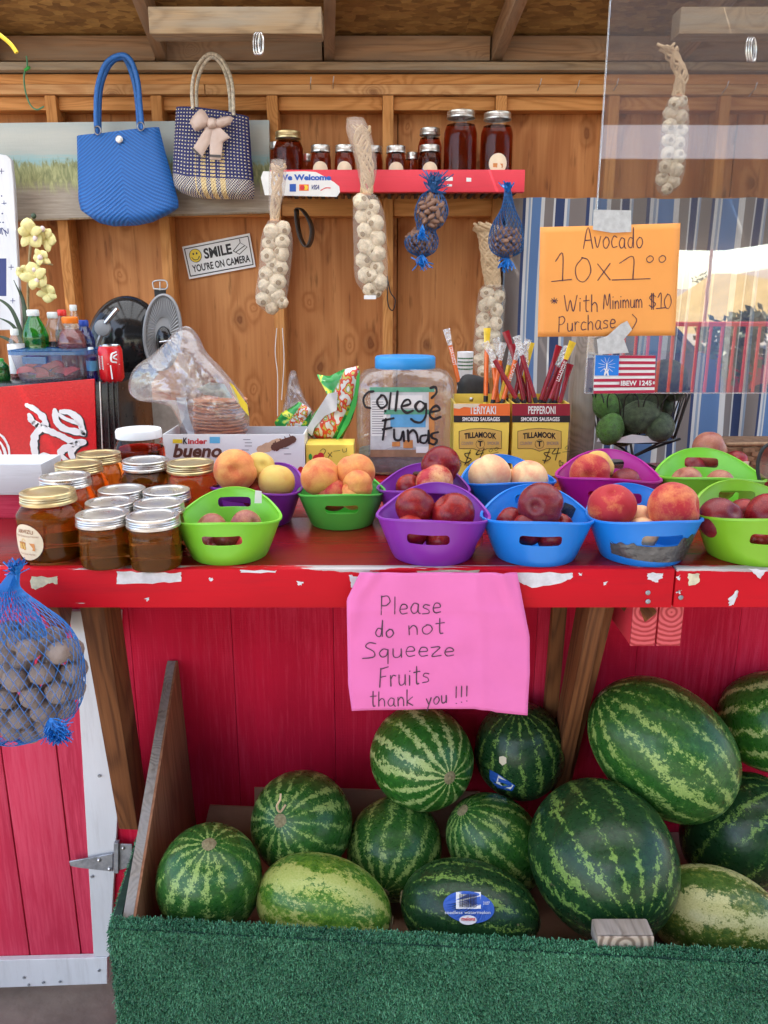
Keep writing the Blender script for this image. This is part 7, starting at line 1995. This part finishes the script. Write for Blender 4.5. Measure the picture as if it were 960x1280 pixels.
for k in range(52):
    a = k * 2 * PI / 52
    bm = nb(); p0, p1 = dpt(.42, a, -.003), dpt(.97, a + .10, -.003); s_ = (p1 - p0).cross(Vector((0, 1, 0))).normalized() * .0022
    bm.faces.new([bm.verts.new(p) for p in (p0 - s_ * .6, p1 - s_, p1 + s_ + Vector((0, .004, 0)), p0 + s_ * .6 + Vector((0, .004, 0)))]); mesh('fin', bm, MT['finlight'], mc)
bm = nb(); add_ball(bm, dpt(0, 0) + Vector((.004, 0, -.028)), 1, s=(10 * sx_, .016, 19 * sx_), u=24, v=14); mesh('hub', bm, MT['gloss'], mc, 80)
bm = nb(); add_tube(bm, [dc + Vector((-.005, -.02, -.028)), dc + Vector((.035, -.03, -.022))], .0035, 8); mesh('hub_pin', bm, MT['chrome'], mc, 60)
bm = nb(); kc = at(129, 410, YM - .09); add_lathe(bm, [(9.5 * sx_, 0), (10 * sx_, .004), (9 * sx_, .012), (6 * sx_, .014)], 32); bmesh.ops.rotate(bm, verts=bm.verts, matrix=Matrix.Rotation(R(90), 3, 'X')); bmesh.ops.translate(bm, verts=bm.verts, vec=kc); MT['knob'] = pm('grey_knob', (.30, .31, .33), .4); mesh('knob', bm, MT['knob'], mc, 40)
strap(mc, [(132, 404), (140, 394), (147, 386)], YM - .10, .0075, 'chrome', 'lever'); strap(mc, [(127, 418), (123, 428), (121, 438)], YM - .09, .007, 'steel', 'lever')
# buckle strap above
bs_ = thing('buckle_strap', 'black strap with a steel buckle hanging on the stud above the fan', 'strap', at(200, 362, 3.0))
bm = nb(); add_box(bm, at(194, 378, 3.0), at(207, 360, 2.995), .002); mesh('webbing', bm, MT['matblack'], bs_)
strap(bs_, [(192, 361), (192, 352), (207, 351), (208, 361), (192, 361)], 2.985, .0028, 'steel', 'buckle_frame'); strap(bs_, [(200, 352), (200, 363)], 2.983, .002, 'steel', 'buckle_pin')

# ---- orchid and strap leaves
oc = thing('orchid', 'artificial cream yellow orchid with strap leaves at the left', 'flower', at(35, 410, 2.45))
MT['petal'] = pm('cream_yellow_petal', (.74, .68, .30), .5, var=.15, vs_=25, sss=.2); MT['petalcore'] = pm('petal_core', (.75, .62, .60), .5); MT['orstem'] = pm('orchid_stem', (.30, .22, .10), .6, var=.3, vs_=60)
MT['leaf'] = pm('strap_leaf', (.035, .07, .035), .4, var=.3, vs_=20)
YO = 2.6
strap(oc, [(33, 470), (35, 420), (35, 370), (36, 335), (38, 305), (35, 285), (42, 270)], YO, .0045, 'orstem', 'flower_stem'); strap(oc, [(36, 330), (50, 329), (66, 331)], YO - .01, .0028, 'orstem', 'flower_stem')
rp_ = random.Random(5)
def petal(c, ang, L, w, cup, face):
    """a cupped petal grid growing from c in direction ang (photo plane), tipped by face"""
    bm = nb(); g = []; d = Vector((math.cos(ang), 0, math.sin(ang))); s_ = Vector((-math.sin(ang), 0, math.cos(ang)))
    for i in range(9):
        t = i / 8; ww = w * math.sin(PI * min(1, .06 + t * .94)) ** .6 * (1 - .15 * t)
        rg = []
        for j in range(7):
            q_ = j / 6 * 2 - 1
            rg.append(bm.verts.new(c + d * L * t * face + s_ * ww * q_ + Vector((0, -cup * L * math.sin(t * 2.4) + .30 * ww * q_ * q_ + .06 * ww * math.sin(q_ * 7 + t * 5), 0))))
        g.append(rg)
    for a_, b_ in zip(g, g[1:]):
        for j in range(6): bm.faces.new((a_[j], a_[j + 1], b_[j + 1], b_[j]))
    o = mesh('petal', bm, MT['petal'], oc, 80); s2 = o.modifiers.new('t', 'SOLIDIFY'); s2.thickness = .0012
for x, y, sz, rot in ((38, 292, 15, .3), (58, 298, 13, 1.0), (51, 322, 10, 2.0), (45, 347, 15, .6), (60, 366, 12, -.5), (28, 340, 8, 2.4)):
    u_ = mpp(y, YO); c = at(x, y, YO - .03 - rp_.uniform(0, .02))
    for k in range(5):
        a_ = rot + k * 2 * PI / 5; broad = k in (1, 4)
        petal(c + Vector((0, .002 * k, 0)), a_, sz * 1.3 * u_, sz * 1.4 * u_ * (.48 if broad else .30), rp_.uniform(.1, .45), rp_.uniform(.7, 1.0))
for x, y in ((44, 298), (53, 286), (50, 322), (43, 337), (46, 351), (42, 270), (33, 276)):
    bm = nb(); add_ball(bm, at(x, y, YO - .05), 3.2 * mpp(y, YO), s=(1, 1, 1.1), u=12, v=8); mesh('flower_core', bm, MT['petalcore'] if y > 280 else MT['leaf'], oc, 80)
for i, P in enumerate(([(28, 440), (24, 420), (14, 405), (-4, 396)], [(30, 440), (26, 415), (15, 388), (2, 376), (-8, 374)], [(31, 440), (31, 400), (28, 375), (17, 350)], [(33, 440), (34, 405), (30, 378), (24, 358)], [(28, 445), (18, 430), (5, 422), (-6, 420)])):
    W_ = [at(x, y, 2.50 + .02 * i) for x, y in smooth_pts([Vector((a, b_, 0)) for a, b_ in P], 5) and [(p.x, p.y) for p in smooth_pts([Vector((a, b_, 0)) for a, b_ in P], 5)]]
    bm = nb(); prev = None; N = len(W_)
    for j, p in enumerate(W_):
        t = j / (N - 1); d = (W_[min(j + 1, N - 1)] - W_[max(j - 1, 0)]).normalized(); s_ = d.cross(Vector((0, 1, 0))).normalized() * .0075 * (1 - t ** 2.2 * .95)
        a, c2, b_ = bm.verts.new(p - s_), bm.verts.new(p + Vector((0, .003, 0))), bm.verts.new(p + s_)
        if prev: bm.faces.new((prev[0], prev[1], c2, a)); bm.faces.new((prev[1], prev[2], b_, c2))
        prev = (a, c2, b_)
    o = mesh('strap_leaf', bm, MT['leaf'], oc, 80); s_ = o.modifiers.new('t', 'SOLIDIFY'); s_.thickness = .0012

# ---- wafers in plastic bag, snack bags
YBG = 1.86
wf = thing('wafer_bag', 'big clear crinkled plastic bag holding a stack of round orange wafers', 'plastic bag', at(275, 545, YBG))
MT['waferor'] = pm('orange_wafer', (.58, .22, .09), .6, var=.25, vs_=40, bmp=.5, bs=60)
rw = random.Random(8)
for i in range(11):
    y = 542 - i * 4.1; c_ = at(276 + rw.uniform(-1.5, 1.5), y, YBG + .04); r_ = 34 * mpp(y, YBG)
    bm = nb(); add_lathe(bm, [(r_ * .96, 0), (r_, .002), (r_, .0045), (r_ * .96, .0062)], 36, (c_.x, c_.y + .0, c_.z)); 
    for v in bm.verts: v.co.z += .0028 * mnoise.noise(v.co * 22 + Vector((i * 3, 0, 0)))
    mesh('wafer', bm, MT['waferor'], wf, 40)
OB = dense([(236, 408), (222, 411), (208, 426), (192, 442), (172, 456), (163, 470), (161, 488), (172, 500), (196, 504), (214, 509), (222, 522), (229, 536), (238, 545), (268, 548), (300, 545), (311, 536), (311, 515), (306, 497), (292, 478), (276, 459), (258, 440), (248, 420)], 4)
bm = nb(); add_pillow(bm, [at(x, y, YBG) for x, y in OB], .055, 16, .015, 13, 2, c=at(245, 480, YBG))
mesh('bag_film', bm, MT['bagfilm'], wf, 16)
mesh('yellow_label', pxpoly([(287, 478), (292, 482), (300, 494), (309, 506), (311, 520), (305, 513), (296, 502), (290, 490)], YBG - .02, .002), MT['yellow'], wf)
mesh('card_strip', pxpoly([(220, 497), (232, 497), (236, 520), (244, 545), (236, 545), (226, 524)], YBG - .028, .0015), MT['greycard'], wf)
MT['pale_print'] = pm('pale_green_print', (.42, .44, .36), .5, var=.35, vs_=60)
mesh('faint_print', pxpoly([(246, 486), (262, 478), (280, 480), (291, 498), (276, 497), (255, 493)], YBG - .03, .001), MT['pale_print'], wf)
m, nt, b = base('snack_bag_foil')
tc = nd(nt, 'UVMap'); n1_ = nd(nt, 'TexNoise', {'Vector': tc.outputs[0], 'Scale': 4.5, 'Detail': 1.5, 'Distortion': 1.2}); n2_ = nd(nt, 'TexNoise', {'Vector': tc.outputs[0], 'Scale': 9.0, 'Detail': 1.0})
s_ = nd(nt, 'SeparateXYZ', {0: tc.outputs[0]})
dg_ = mth(nt, 'SUBTRACT', s_.outputs[0], mth(nt, 'MULTIPLY', s_.outputs[1], .75))
cc_ = ramp(nt, n2_.outputs[0], [(.0, (.62, .62, .60)), (.44, (.60, .60, .58)), (.46, (.60, .06, .03)), (.54, (.62, .10, .03)), (.56, (.50, .42, .08)), (.62, (.16, .30, .04)), (.66, (.62, .62, .6))], 'CONSTANT')
gg_ = ramp(nt, n1_.outputs[0], [(.0, (.02, .26, .05)), (.5, (.03, .33, .06)), (.55, (.35, .50, .04)), (.62, (.62, .62, .05)), (.68, (.03, .30, .05))], 'CONSTANT')
nt.links.new(mixc(nt, ramp(nt, dg_, [(.02, 0.0), (.06, 1.0), (.42, 1.0), (.44, 0.0)]), gg_, cc_), b.inputs['Base Color'])
b.inputs['Roughness'].default_value = .25; MT['snack'] = m
sn = thing('snack_bag', 'tall green and white snack bag leaning beside the plastic jar', 'snack bag', at(420, 560, 1.86))
bm = nb(); add_pillow(bm, [at(x, y, 1.86) for x, y in dense([(396, 468), (412, 470), (428, 462), (449, 457), (449, 475), (447, 500), (440, 525), (428, 548), (416, 556), (396, 553), (381, 540), (390, 520), (402, 505), (412, 490), (410, 482)], 4, False)], .028, 7, .012, 22, 3); mesh('foil_body', bm, MT['snack'], sn, 70)
mesh('silver_back_panel', pxpoly([(382, 538), (396, 514), (410, 492), (422, 490), (421, 513), (406, 520), (393, 535), (390, 545)], 1.826, .0008), MT['greycard'], sn)
mesh('green_side', pxpoly([(446, 470), (450, 462), (449, 482), (445, 508), (436, 530), (424, 548), (418, 554), (424, 540), (436, 515), (443, 492)], 1.828, .001), MT['green'], sn)
sn2 = thing('snack_bag', 'smaller green snack bag low behind the chocolate bar box', 'snack bag', at(365, 545, 1.93))
bm = nb(); add_pillow(bm, [at(x, y, 1.93) for x, y in dense([(343, 528), (352, 516), (364, 509), (374, 502), (390, 512), (388, 530), (386, 548), (350, 548)], 4, False)], .022, 6, .010, 22, 9); mesh('foil_body', bm, MT['snack'], sn2, 70)
hb = thing('clear_bag', 'small clear empty plastic bag hanging on the stud behind the snack bags', 'plastic bag', at(368, 466, 2.9))
bm = nb(); add_pillow(bm, [at(x, y, 2.9) for x, y in dense([(362, 466), (370, 464), (374, 480), (382, 500), (392, 520), (360, 525), (352, 520), (358, 490)], 4)], .03, 7, .03, 20, 5); mesh('bag_film', bm, MT['bagfilm'], hb, 80)

# ---- avocado basket
YA = 1.90
ab = thing('wire_basket', 'black wire stand basket heaped with avocados under the flag sticker', 'basket', (xat(795, 585, YA), YA, TZ))
ac = Vector((xat(797, 520, YA), YA, 0)); zt_ = zat(492, YA - .1); zb_ = zat(553, YA - .07)
RT, RB = 62 * mpp(492, YA), 47 * mpp(550, YA)
def ringpts(r, z, n=36): return [ac + Vector((math.cos(2 * PI * i / n) * r, math.sin(2 * PI * i / n) * r * .8, z)) for i in range(n)]
bm = nb(); add_tube(bm, ringpts(RT, zt_), .0028, 6, closed=True); mesh('top_ring', bm, MT['blackwire'], ab, 60)
bm = nb(); add_tube(bm, ringpts(RB, zb_), .0032, 6, closed=True); add_tube(bm, ringpts(RB * .5, zb_), .002, 6, closed=True); mesh('base_ring', bm, MT['blackwire'], ab, 60)
NL = 16
for k in range(NL):
    a0 = 2 * PI * k / NL; w_ = 2 * PI / NL * .85; P = []
    for t, s in ((0, -1), (.5, -1), (.85, -.8), (.97, -.35), (1, 0), (.97, .35), (.85, .8), (.5, 1), (0, 1)):
        a = a0 + s * w_ * .5; r = RB + (RT - RB) * t; P.append(ac + Vector((math.cos(a) * r, math.sin(a) * r * .8, zb_ + (zt_ - zb_) * t)))
    bm = nb(); add_tube(bm, smooth_pts(P, 3), .0016, 5); mesh('wire_loop', bm, MT['blackwire'], ab, 60)
bot = ac + Vector((-.01, -.02, zat(568, YA)))
for dx, dy in ((-.085, -.02), (.10, -.02), (.0, .06), (.04, -.06)):
    bm = nb(); add_tube(bm, smooth_pts([ac + Vector((dx, dy, zb_)), ac + Vector((dx * .45, dy * .6, zb_ - .022)), bot + Vector((dx * .05, 0, .0))], 5), .003, 6); mesh('support_wire', bm, MT['blackwire'], ab, 60)
bm = nb(); add_tube(bm, [bot + Vector((0, 0, .004)), Vector((bot.x, bot.y, TZ + .005))], .0042, 8); mesh('stand_pole', bm, MT['blackwire'], ab, 60)
bm = nb(); add_tube(bm, [Vector((bot.x, bot.y, TZ + .003)) + Vector((math.cos(i * PI / 12), math.sin(i * PI / 12), 0)) * .06 for i in range(24)], .003, 6, closed=True); mesh('stand_foot', bm, MT['blackwire'], ab, 60)
AV = []
for k in range(3):
    bm = nb(); bmesh.ops.create_uvsphere(bm, u_segments=28, v_segments=20, radius=1)
    for v in bm.verts:
        p = v.co.copy(); w_ = 1 - .20 * max(0, p.z) ** 1.2
        v.co = Vector((p.x * w_ * .82, p.y * w_ * .82, p.z * 1.02)) * (1 + .02 * mnoise.noise(p * 2 + Vector((k * 4, 0, 0))) + .006 * mnoise.noise(p * 14))
    AV.append(tomesh('avocado', bm, MT['avocado'], 80))
AL = [(763, 536, 21, -.08, .3, .2, 'avocado2', 'shiny green avocado at the lower left of the basket'), (800, 521, 26, -.06, 1.2, .3, 'avocado', 'large dark avocado in the centre of the basket'), (824, 533, 23, -.07, .7, 1.2, 'avocado', 'avocado with a brown blemish at the lower right of the basket'),
      (758, 507, 21, -.02, .3, .6, 'avocado2', 'bright green avocado at the upper left behind the sticker'), (833, 470, 26, -.03, 1.4, .2, 'avocado', 'largest dark avocado topping the heap right of the flag sticker'), (778, 503, 22, .02, .9, .1, 'avocado', 'dark avocado just under the flag sticker'),
      (845, 487, 17, .0, .6, .8, 'avocado', 'small dark avocado at the right rim of the basket'), (780, 545, 16, -.04, 1.5, .8, 'avocado', 'small avocado low between the green one and the centre one'), (812, 497, 20, .0, 1.3, .8, 'avocado', 'avocado in the second layer right of the sticker bottom'),
      (795, 468, 24, .03, 1.5, .3, 'avocado', 'avocado hidden mostly behind the flag sticker'), (826, 508, 18, .03, 1.5, .3, 'avocado', 'avocado at the back right of the basket')]
for i, (x, y, r_, dy, ra, rb_, mm, lab) in enumerate(AL):
    o = inst('avocado', AV[i % 3], at(x, y, YA + dy), None, (ra, rb_, i), r_ * mpp(y, YA + dy), lab, 'avocado', 'avocados in the wire basket'); omat(o, MT[mm])
bm = nb()
mesh('paper_liner', pxpoly([(746, 552), (750, 543), (770, 549), (790, 543), (822, 547), (822, 553), (790, 554)], YA - .085, .001), MT['paper'], ab)

# ---- wicker basket, plums behind on the right
YWK = 1.80
wk = thing('wicker_basket', 'low brown wicker basket behind the green buckets at the right', 'basket', at(935, 600, YWK))
MT['wicker'] = pm('split_wicker', (.30, .17, .085), .6, var=.35, vs_=60, bmp=.6, bs=90); MT['wickerd'] = pm('dark_wicker', (.13, .065, .03), .7, var=.3, vs_=60)
wx0, wx1 = xat(905, 575, YWK), xat(1010, 575, YWK); wz1 = zat(556, YWK)
bm = nb(); add_box(bm, (wx0 + .004, YWK + .006, TZ), (wx1, YWK + .14, wz1 - .004)); mesh('basket_core', bm, MT['wickerd'], wk)
rows_n = 6
for j in range(rows_n):
    z_ = TZ + .006 + (wz1 - TZ - .012) * (j + .5) / rows_n
    for i in range(9):
        x_ = wx0 + (wx1 - wx0) * i / 9; L_ = (wx1 - wx0) / 9
        up = (i + j) % 2
        bm = nb(); add_box(bm, (x_ - .004, YWK - (.005 if up else -.002), z_ - .0062), (x_ + L_ + .002, YWK + .004, z_ + .0052), .001); bmesh.ops.rotate(bm, verts=bm.verts, cent=Vector((x_ + L_ / 2, YWK, z_)), matrix=Matrix.Rotation(R(rw.uniform(-6, 14)), 3, 'Y')); mesh('wicker_strip', bm, MT['wicker'], wk)
bm = nb(); add_tube(bm, [(wx0, YWK, wz1), (wx0 + .07, YWK - .002, wz1 + .002), (wx1, YWK, wz1)], .005, 8); mesh('basket_rim', bm, MT['wicker'], wk, 60)
fruit_at(887, 561, 22, 1.74, 'f_plumr', 'mottled plum peeking above the back green bucket in front of the wicker basket', 'plum', 'loose plums behind the buckets')
fruit_at(920, 578, 15, 1.74, 'f_nect', 'red plum right of the mottled one beside the wicker basket', 'plum', 'loose plums behind the buckets')
fruit_at(866, 585, 17, 1.73, 'f_plum', 'plum seen through the handle of the rear lime bucket', 'plum', 'loose plums behind the buckets')
mesh('napkin', pxpoly([(905, 578), (937, 577), (932, 596), (925, 598), (905, 590)], 1.66, .002), MT['cream'], label='cream paper napkin corner between the green bucket and wicker basket', cat='napkin')
gl_ = thing('sunglasses', 'dark rimmed sunglasses lens cut by the right edge', 'sunglasses', at(962, 590, 1.45))
MT['lens'] = film('brown_lens', refl=.12, tint=(.35, .18, .12), haze=.25, hazec=(.12, .05, .03), rough=.05)
P_ = [at(964 + 17 * math.cos(a), 585 + 30 * math.sin(a), 1.45) for a in [i * PI / 14 for i in range(28)]]
bm = nb(); add_tube(bm, P_, .0035, 8, closed=True); mesh('rim', bm, MT['matblack'], gl_, 60); bm = nb(); bm.faces.new([bm.verts.new(p) for p in P_]); mesh('lens', bm, MT['lens'], gl_)

# ---- odds and ends on the beams
def spring(cx, y0, y1, Y, label):
    root = thing('metal_pulley', label, 'pulley', at(cx, y0, Y))
    for k, dx in enumerate((-3, 0, 3)):
        bm = nb(); add_tube(bm, [at(cx + dx + 3.2 * math.cos(a), (y0 + y1) / 2 + (y1 - y0) / 2 * math.sin(a), Y - .006 * k) for a in [i * PI / 9 for i in range(18)]], .0042, 6, closed=True); mesh('ring', bm, MT['chrome'], root, 60)
spring(323, 41, 68, 2.68, 'shiny metal coil hanging under the left cross tie')
spring(939, 47, 77, 2.68, 'shiny metal coil hanging near the top right corner')
gw = thing('green_wire', 'loose green garden wire hanging on the top plate at the left', 'wire', at(34, 100, 3.0))
bm = nb(); add_tube(bm, smooth_pts([at(x, y, 3.0) for x, y in ((33, 70), (34, 82), (30, 95), (32, 115), (38, 131), (46, 137), (55, 133))], 6), .0028, 6); mesh('wire', bm, pm('green_wire_coat', (.10, .28, .16), .5), gw, 60)
bm = nb(); add_tube(bm, [at(31, 88, 2.99), at(37, 84, 2.985)], .005, 6); mesh('wire_twist', bm, MT['green'], gw, 60)
bm = nb(); add_tube(bm, smooth_pts([at(x, y, 2.4) for x, y in ((-8, 38), (4, 47), (14, 56), (21, 66))], 5), [.001] + [.008] * 12 + [.006, .004, .002] if False else .0055, 8); mesh('garden_rope', bm, MT['yellow'], None, 60, label='yellow rope end poking in at the top left corner', cat='rope')
ls = thing('leather_loop', 'bent dark leather loop hanging beside the left garlic string', 'strap', at(378, 262, 2.95))
bm = nb(); P_ = smooth_pts([at(x, y, 2.95) for x, y in ((369, 262), (370, 278), (374, 297), (381, 308), (386, 300), (387, 286), (382, 272), (374, 262), (369, 262))], 4); prev = None
for i, p in enumerate(P_):
    a, b_ = bm.verts.new(p + Vector((0, -.014, 0))), bm.verts.new(p + Vector((.012, .014, 0)))
    if prev: bm.faces.new((prev[0], a, b_, prev[1]))
    prev = (a, b_)
o = mesh('leather_band', bm, pm('dark_leather', (.045, .03, .022), .4, var=.3), ls, 60); s_ = o.modifiers.new('t', 'SOLIDIFY'); s_.thickness = .004
for k, (P, lab) in enumerate((([(346, 410), (344, 440), (347, 470), (347, 520)], 'thin pale cord hanging down the stud left of the snack bags'), ([(353, 410), (355, 450), (352, 500)], 'second thin cord hanging on the stud right beside the first'), ([(484, 345), (488, 365), (494, 375), (491, 388), (485, 380), (484, 350)], 'thin wire loop on the stud right of the longest garlic string'))):
    bm = nb(); add_tube(bm, smooth_pts([at(x, y, 3.04) for x, y in P], 5), .0016 if k < 2 else .0022, 5); mesh('cord', bm, MT['paper'] if k < 2 else MT['matblack'], None, 60, label=lab, cat='cord')
bm = nb(); add_box(bm, at(194, 560, 2.4), at(228, 500, 2.42)); mesh('grey_carton', bm, pm('grey_carton', (.33, .30, .26), .8, var=.2), None, None, 'plain grey carton in shadow behind the white lidded jar', 'box')

# ================================================================ OPEN YARD BEHIND THE VIEWER (seen mirrored in the acrylic)
def mir(px, py, Yv):
    p = at(px, py, Yv); p.y = 2 * YP - p.y; return p
# hills
m, nt, b = base('dry_grass_hill')
n = nd(nt, 'TexNoise', {'Vector': coords(nt, rnd=0), 'Scale': .35, 'Detail': 8.0, 'Roughness': .7})
nt.links.new(ramp(nt, n.outputs[0], [(.3, (.30, .19, .05)), (.7, (.44, .29, .10))]), b.inputs['Base Color']); b.inputs['Roughness'].default_value = .95; MT['hill'] = m
def ridge(Yv, prof, depth, name, m):
    bm = nb(); N = len(prof) * 6; g = []
    F_ = lin(prof)
    x0, x1 = prof[0][0], prof[-1][0]
    for i in range(281):
        x = x0 + (x1 - x0) * i / 280; pk = mir(x, F_(x), Yv); pk.z += .02 * Yv * mnoise.noise(Vector((i * .12, Yv, 0))) * .2
        rg = []
        for j in range(9):
            t = j / 8; y_ = pk.y + depth * (1 - t) if t <= 1 else 0
            z_ = -.7 + (pk.z + .7) * math.sin(t * PI / 2); rg.append(bm.verts.new((pk.x, y_, z_)))
        rg.append(bm.verts.new((pk.x, pk.y - depth * .5, -.8))); g.append(rg)
    for a, c in zip(g, g[1:]):
        for j in range(9): bm.faces.new((a[j], c[j], c[j + 1], a[j + 1]))
    bmesh.ops.recalc_face_normals(bm, faces=bm.faces)
    return mesh(name, bm, MT[m], None, 60, kind='structure')
ridge(75, [(-1600, 380), (200, 372), (700, 400), (830, 385), (862, 362), (888, 341), (918, 358), (960, 382), (1200, 395), (2600, 380)], 30, 'near_hill', 'hill')
MT['farhill'] = pm('far_dry_hill', (.30, .22, .15), .95, var=.1, vs_=.2)
ridge(240, [(-1600, 350), (300, 345), (860, 362), (900, 348), (960, 338), (1200, 345), (2600, 352)], 90, 'far_hill', 'farhill')
# far trees on hill
def blob_tree(p, h, r, label, nl=260, seed=0, mat='foliage', group='trees out in the yard'):
    root = thing('tree', label, 'tree', p, group); rnd = random.Random(seed)
    bm = nb(); add_tube(bm, [p, p + Vector((.02 * h, 0, h * .35)), p + Vector((-.03 * h, .02, h * .75))], [h * .035, h * .025, h * .01], 7); mesh('trunk', bm, MT['bark'], root, 60)
    bm = nb()
    cl = [(Vector((rnd.gauss(0, .45), rnd.gauss(0, .45), rnd.uniform(-.5, .6))), rnd.uniform(.3, .55)) for _ in range(9)]
    for _ in range(nl):
        c0, cr = rnd.choice(cl); q_ = c0 + Vector((rnd.gauss(0, 1), rnd.gauss(0, 1), rnd.gauss(0, 1))).normalized() * cr * rnd.uniform(.6, 1)
        w = p + Vector((q_.x * r, q_.y * r, h * .65 + q_.z * r)); n_ = Vector((rnd.gauss(0, 1), rnd.gauss(0, 1), rnd.gauss(0, 1))).normalized(); a = n_.orthogonal().normalized() * r * .07; c2 = n_.cross(a) * 1.8
        bm.faces.new([bm.verts.new(w + k) for k in (-c2, a, c2, -a)])
    o = mesh('crown', bm, MT[mat], root); o['kind'] = 'stuff'
MT['bark'] = pm('bark', (.12, .09, .07), .9, var=.3); MT['foliage'] = pm('olive_foliage', (.11, .13, .055), .6, var=.4, vs_=2)
q_ = mir(928, 482, 8.5); q_.z = 0
blob_tree(q_, 1.55, .42, 'olive green young tree growing beside the red fence, mirrored in the acrylic', 900, 3)
for i, (x, y) in enumerate(((893, 372), (925, 378), (938, 374), (880, 360), (700, 385), (560, 372))):
    c_ = mir(x, y, 110); z_ = c_.z; c_.z = max(0, z_ - 1.5); blob_tree(c_, 3.5, 1.6, ['small round oak on the golden hill left of the pair', 'darker oak of the pair on the golden hill', 'right oak of the pair on the golden hill', 'lone oak near the hill crest', 'oak on the slope hidden by the orange sign', 'oak far to the left on the slope'][i], 120, i + 10, group='oaks on the dry hill')
# red fence
fe = thing('red_fence', 'red steel picket railing behind the viewer, mirrored in the acrylic sheet', 'fence', mir(900, 500, 7.0))
MT['redsteel'] = pm('red_fence_paint', (.75, .05, .035), .4)
pT = mir(840, 405, 7.0); zft = pT.z; yf = pT.y
for z_ in (zft, .25):
    bm = nb(); add_tube(bm, [(1.9, yf, z_), (4.6, yf, z_)], .022, 6); mesh('rail', bm, MT['redsteel'], fe, 60)
for i in range(26):
    bm = nb(); x_ = 1.95 + i * .105; add_tube(bm, [(x_, yf, .0), (x_, yf, zft)], .013, 6); mesh('picket', bm, MT['redsteel'], fe, 60)
# pickup truck (nose to +X)
pt_ = mir(905, 500, 12.2); TY = pt_.y; TX = 4.05; TZ0 = -.38
tk = thing('pickup_truck', 'red pickup with dark blue cab parked beyond the fence, mirrored in the acrylic', 'truck', (TX, TY, TZ0))
MT['truckred'] = pm('red_car_paint', (.60, .02, .02), .25, coat=.6); MT['truckblue'] = pm('blue_car_paint', (.03, .06, .18), .25, coat=.6); MT['tyre'] = pm('tyre_rubber', (.02, .02, .02), .8); MT['rim_'] = pm('alloy_rim', (.5, .5, .52), .3, .8); MT['carglass'] = pm('car_window', (.10, .18, .24), .08, coat=.5)
def side_prism(name, pts, w0, w1, m):
    bm = nb(); add_prism(bm, [(TX + a, TY + w1, z) for a, z in pts], (0, w0 - w1, 0), .03); bmesh.ops.translate(bm, verts=bm.verts, vec=(0, 0, TZ0)); return mesh(name, bm, MT[m], tk, 40)
side_prism('bed', [(-3.0, .55), (-1.0, .55), (-1.0, 1.05), (-3.0, 1.05)], -.9, .9, 'truckblue')
side_prism('cab', [(-1.0, .5), (.75, .5), (.75, 1.05), (.35, 1.12), (-.15, 1.62), (-.95, 1.62), (-1.0, 1.05)], -.88, .88, 'truckblue')
side_prism('hood', [(.77, .5), (2.0, .5), (2.05, .85), (1.9, 1.02), (.77, 1.10)], -.9, .9, 'truckred')
side_prism('side_window', [(-.85, 1.12), (.22, 1.12), (-.18, 1.58), (-.85, 1.60)], .885, .90, 'carglass')
for a in (-2.0, 1.30):
    for w_ in (.80, -.80):
        bm = nb(); add_lathe(bm, [(.22, -.11), (.34, -.10), (.36, -.06), (.36, .06), (.34, .10), (.22, .11)], 28); bmesh.ops.rotate(bm, verts=bm.verts, matrix=Matrix.Rotation(R(90), 3, 'X')); bmesh.ops.translate(bm, verts=bm.verts, vec=(TX + a, TY + w_, .36 + TZ0)); wh = mesh('wheel', bm, MT['tyre'], tk, 40)
        bm = nb(); add_lathe(bm, [(.21, -.112), (.20, 0), (.20, .05), (.08, .09), (.02, .09)], 20); bmesh.ops.rotate(bm, verts=bm.verts, matrix=Matrix.Rotation(R(-90 if w_ > 0 else 90), 3, 'X')); bmesh.ops.translate(bm, verts=bm.verts, vec=(TX + a, TY + w_ + (.03 if w_ > 0 else -.03), .36 + TZ0)); mesh('rim', bm, MT['rim_'], wh, 40)
# big shade canopy
cp = thing('shade_canopy', 'large flat yard canopy with brown underside and white valance behind the viewer', 'canopy', (0, -12, 0))
YV = 13.5
zv0, zv1 = mir(800, 199, YV).z, mir(800, 157, YV).z; yv = mir(800, 180, YV).y
MT['brownunder'] = pm('brown_canopy_underside', (.085, .055, .045), .8); MT['valance'] = pm('white_valance', (.62, .60, .58), .6)
bm = nb(); add_box(bm, (-3.0, yv, zv0), (16, yv + .05, zv1)); mesh('valance', bm, MT['valance'], cp)
bm = nb(); add_box(bm, (-3.0, yv - 26, zv0 + .02), (16, yv - .01, zv0 + .12)); mesh('canopy_roof', bm, MT['brownunder'], cp)
bm = nb(); add_box(bm, (-3.0, yv - .06, zv1 + .004), (16, yv - .0, 7.5)); mesh('sky_screen_wall', bm, MT['brownunder'], cp)  # wall added to keep bright sky out of the acrylic's reflection
for x_, y_ in ((-2.7, yv - .4), (15, yv - .4), (-2.7, yv - 25), (15, yv - 25)):
    bm = nb(); add_tube(bm, [(x_, y_, -.65), (x_, y_, zv0 + .03)], .08, 10); mesh('canopy_post', bm, MT['truckred'], cp, 60)
